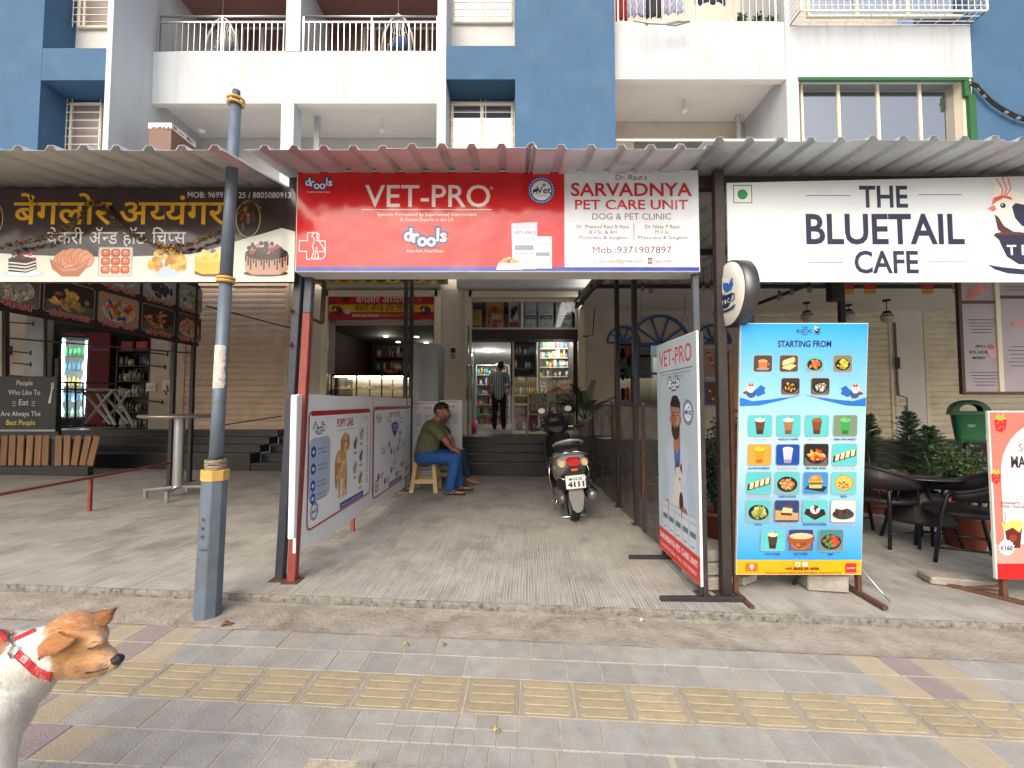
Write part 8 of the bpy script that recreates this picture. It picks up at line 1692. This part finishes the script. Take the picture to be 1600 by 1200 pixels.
for k, (u, v) in enumerate(((978,545),(978,578),(978,610))):
    mb = MB(); mb.ell((0,0,0), (.05,.02,.06), M_POT, n=10, k=6); mb.lathe([(.05,-.05),(.03,-.2),(.001,-.2)], n=10, m=mat('red_ornament', C(170,24,30), .5, bump=0)); o = mb.build('hanging_ornament', mat('red_ornament', C(170,24,30), .5, bump=0) if k % 2 == 0 else mat('green_ornament', C(30,90,50), .5, bump=0)); o.location = (wx(u), WY-.12, wz(v)); tag(o, ('red tassel ornament at the top of the narrow cafe window','green tassel ornament in the middle of the narrow cafe window','red tassel ornament low in the narrow cafe window')[k], 'ornament')

# ------------------------------------------------------------------ things on the balconies and roof
rt = empty('balcony_box', (XU(254,9.0), 9.3, 6.5), 'brown box sign with a white lettered top band on the lower left balcony', 'box'); rel = -rt.location; zt_ = at(0,192,9.0).z
o = MB().box(XU(236,9.0), XU(271,9.0), 9.0, 9.69, 6.3, zt_-.13).build('box_body', mat('brown_box', C(116,86,74), .6, var=.08, scale=5, bump=.05), rt, bevel=.005); o.location = rel
o = MB().box(XU(235,9.0), XU(271.5,9.0), 8.99, 9.70, zt_-.128, zt_).build('top_band', M_EDGE, rt, bevel=.004); o.location = rel
p = fpix(254, 198, 8.989); p.rect(237.5,-200.5,6,2.6,C(190,50,60)); p.rect(246,-200.5,7,2.4,C(60,60,70)); p.rect(255,-201.5,3,4,C(60,60,70)); p.rect(261.5,-201.5,3,4,C(60,60,70)); rel_print(p, 'band_print', rt)
p = Print((XU(271.5,9.0)+.001, 8.99, zt_-.128), (0,.01,0), (0,0,.01)); p.rect(6,4,8,5,C(190,50,60)); p.rect(20,5,16,2,C(70,70,80)); p.text('IMPACT', 54, 3, 7, C(40,40,50), w=22, bold=.05); rel_print(p, 'band_print', rt)
def wire_chair(x, y, z, label, c2):
    rt = empty('cane_swing', (x, y, z), label, 'chair'); mb = MB()
    for s in (-1, 1): mb.tube([(s*.42,0,0),(s*.34,0,.45),(s*.18,0,.8),(0,0,.95)], .022, 8)
    mb.tube([(-.42,0,0),(-.2,.1,-.05),(.2,.1,-.05),(.42,0,0)], .022, 8)
    for k in range(-3, 4): mb.tube([(k*.11,.12,.0),(k*.08,.16,.4),(k*.03,.05,.88)], .009, 5); 
    for k in range(5): mb.tube([(-.36+.06*k,.1,.1+.16*k),(0,.18,.08+.16*k),(.36-.06*k,.1,.1+.16*k)], .009, 5)
    mb.build('cane_frame', M_GREYW, rt); MB().ell((.05,.08,.25), (.2,.1,.2), jit=.08).build('cushion', c2, rt); MB().tube([(0,0,.95),(0,0,2.4)], .008, 5).build('hanging_rope', M_CEM, rt)
z_ = zp1+.03
wire_chair(XU(345,10.2), 10.2, at(0,84,10.2).z, 'white cane swing chair behind the left upper railing', mat('grey_cushion', C(110,112,124), .9, bump=.2)); wire_chair(XU(621,10.2), 10.2, at(0,80,10.2).z, 'white cane swing chair with a blue cloth behind the right upper railing', mat('blue_cushion', C(52,76,124), .9, bump=.2))
def cloth(u0, u1, v1, Y, c, label, chk=False, seed=0):
    rr = random.Random(seed); x0, x1 = XU(u0,Y), XU(u1,Y); z1 = at(0,-24,Y).z; z0 = at(0,v1,Y).z; n, k = 22, 8; vs = []; cols = []
    for i in range(n+1):
        t = i/n; x = x0+(x1-x0)*t; hem = rr.uniform(-.02,.02)
        for j in range(k+1): s = j/k; vs.append((x, Y+.03*math.sin(t*17+seed)*s+.015*math.sin(t*41), z1+(z0+hem+.04*math.sin(t*3.1)-z1)*s))
    mb = MB()
    for i in range(n):
        for j in range(k): cc = tuple(q*(1.25 if chk and (i//2+j) % 2 else .85) for q in c); mb.f.append([i*(k+1)+j, (i+1)*(k+1)+j, (i+1)*(k+1)+j+1, i*(k+1)+j+1]); mb.m.append(0); mb.c.append(cc); mb.sm.append(True)
    mb.v = vs; o = mb.build('laundry', vmat('cloth_print', .9)); q = o.modifiers.new('t', 'SOLIDIFY'); q.thickness = .004; tag(o, label, 'clothes', 'washing hung behind the upper right railing')
cloth(963,981,34,9.5,C(170,40,40),'dark red cloth at the left end of the drying laundry'); cloth(981,1010,28,9.4,C(150,156,176),'checked grey-blue cloth, second piece of laundry from the left',True,1); cloth(1011,1035,30,9.6,C(46,50,66),'dark cloth hanging between the two checked cloths',False,2); cloth(1037,1072,24,9.4,C(152,158,180),'wide checked cloth right of the dark one on the balcony',True,3); cloth(1087,1137,8,9.4,C(38,46,72),'short navy cloth at the right end of the laundry',False,4)
mb = MB(); mb.tube([(XU(962,9.45),9.45,at(0,-25,9.45).z), (XU(1225,9.45),9.45,at(0,-25,9.45).z)], .006, 5); tag(mb.build('clothes_line', M_GRILL), 'clothes line behind the upper right railing', 'clothes line')
for k, (u, s) in enumerate(((1160,5),(1184,6),(1205,7),(1218,8))): leafy(XU(u,9.25), 9.25, .34, .14, ('leafy balcony plant nearest the laundry','second balcony plant from the laundry','third balcony plant from the laundry, in a small red pot','balcony plant in the corner beside the window cage')[k], .07, .12, 50+s, M_LEAF, 260, .07, zq1+.005, group='potted plants along the upper right railing')
mb = MB(); mb.tube([at(u,v,8.62) for u, v in ((990,33),(1010,36),(1012,40),(1008,37),(1040,38),(1078,33))], .012, 6); mb.tube([at(u,v,8.66) for u, v in ((1040,38),(1055,40),(1078,34),(1060,33),(1042,37))], .014, 6); tag(mb.build('cable_coil', mat('grey_cable', C(140,134,130), .6, bump=0)), 'grey cable coiled on the ledge below the laundry', 'cable')
pts = [(1518,131),(1528,136),(1536,146),(1552,162),(1570,174),(1590,184),(1640,200)]
mb = MB(); mb.tube([at(u,v,8.84) for u, v in pts], .035, 8); mb.tube([at(u,v-4,8.80) for u, v in pts], .018, 6); tag(mb.build('wall_cable', M_BLK), 'thick black cable bundle sagging across the blue wall at the right', 'cable')
mb = MB()
for i in (1.3, 2.2, 4.1, 5): k = int(i); a, b_ = pts[k], pts[min(k+1,6)]; c = at(a[0]+(b_[0]-a[0])*(i-k), a[1]+(b_[1]-a[1])*(i-k), 8.84); d = (at(*b_,8.84)-at(*a,8.84)).normalized(); mb.tube([c-d*.04, c+d*.04], .045, 8)
tag(mb.build('cable_tape', mat('grey_tape', C(150,146,136), .6, bump=0), kind='stuff'), 'grey tape wraps on the black wall cable', 'tape')

# ------------------------------------------------------------------ litter and leaves
rr = random.Random(77); LF = [mat('dry_leaf_yellow', C(190,170,90), .8, var=.2, bump=0), mat('dry_leaf_brown', C(130,98,66), .8, var=.2, bump=0), mat('green_bit', C(120,140,60), .8, var=.2, bump=0), mat('pale_chip', C(206,202,190), .8, var=.1, bump=0)]
mb = MB()
def bit(x, y, z, s, m):
    a = rr.uniform(0, 6.28); d = Vector((math.cos(a), math.sin(a), rr.uniform(-.1,.3)))*s; e = Vector((-math.sin(a), math.cos(a), rr.uniform(-.1,.3)))*s*rr.uniform(.3,.6); c = Vector((x, y, z+.004)); mb.add([c-d, c-e, c+d, c+e], [(0,1,2,3)], m)
for i in range(330): x = rr.gauss(.45,.75) if rr.random() < .7 else rr.uniform(-3,3.4); bit(x, 2.80-T*x-abs(rr.gauss(0,.045)), gz(x)+.018, rr.uniform(.003,.010), rr.choice(LF[:3]))
for i in range(620):
    x, y = rr.uniform(-2.8,3), rr.uniform(1.2,2.7); bit(x, y, gz(x)+.002, rr.uniform(.001,.0045), rr.choice(LF))
for i in range(240): x = rr.uniform(-3.4,3.8); y = rr.uniform(2.9,6); bit(x, y, sz(x), rr.uniform(.0015,.006), rr.choice(LF))
mb.build('leaf_litter', kind='stuff', label='small dry leaves and petals scattered along the kerb', cat='litter')
def leaf(u, v, L, m, label, name='fallen_leaf'):
    d = at(u, v, 1)-Vector((0,0,CH)); t = CH/(-d.z-.02*d.x); c = Vector((0,0,CH))+d*t; mb = MB(); vs = []
    for i in range(9):
        q = i/8; w = .3*L*abs(math.sin(math.pi*q))**.8*(1+.25*math.sin(q*19))
        for s in (-1, 0, 1): vs.append(((q-.5)*L, s*w, .006+.012*abs(s)*math.sin(q*5)+.01*math.sin(q*3)))
    mb.add(vs, [(i*3+j, (i+1)*3+j, (i+1)*3+j+1, i*3+j+1) for i in range(8) for j in range(2)], smooth=True); o = mb.build(name, m); o.location = c+Vector((0,0,.004)); o.rotation_euler = (0, 0, rr.uniform(0, .9)); q = o.modifiers.new('t', 'SOLIDIFY'); q.thickness = .0015; tag(o, label, 'leaf' if name == 'fallen_leaf' else 'scrap')
leaf(355, 979, .075, LF[1], 'curled brown leaf on the pavers right of the pole foot'); leaf(1006, 973, .06, LF[3], 'white paper scrap by the kerb below the clinic standee', 'paper_scrap'); leaf(777, 1146, .035, LF[0], 'single yellow leaf on the small pavers near the drain cover'); leaf(635, 1010, .03, LF[0], 'small pale leaf on the grey pavers in the middle'); leaf(694, 1011, .03, LF[2], 'small green leaf on the grey pavers in the middle')
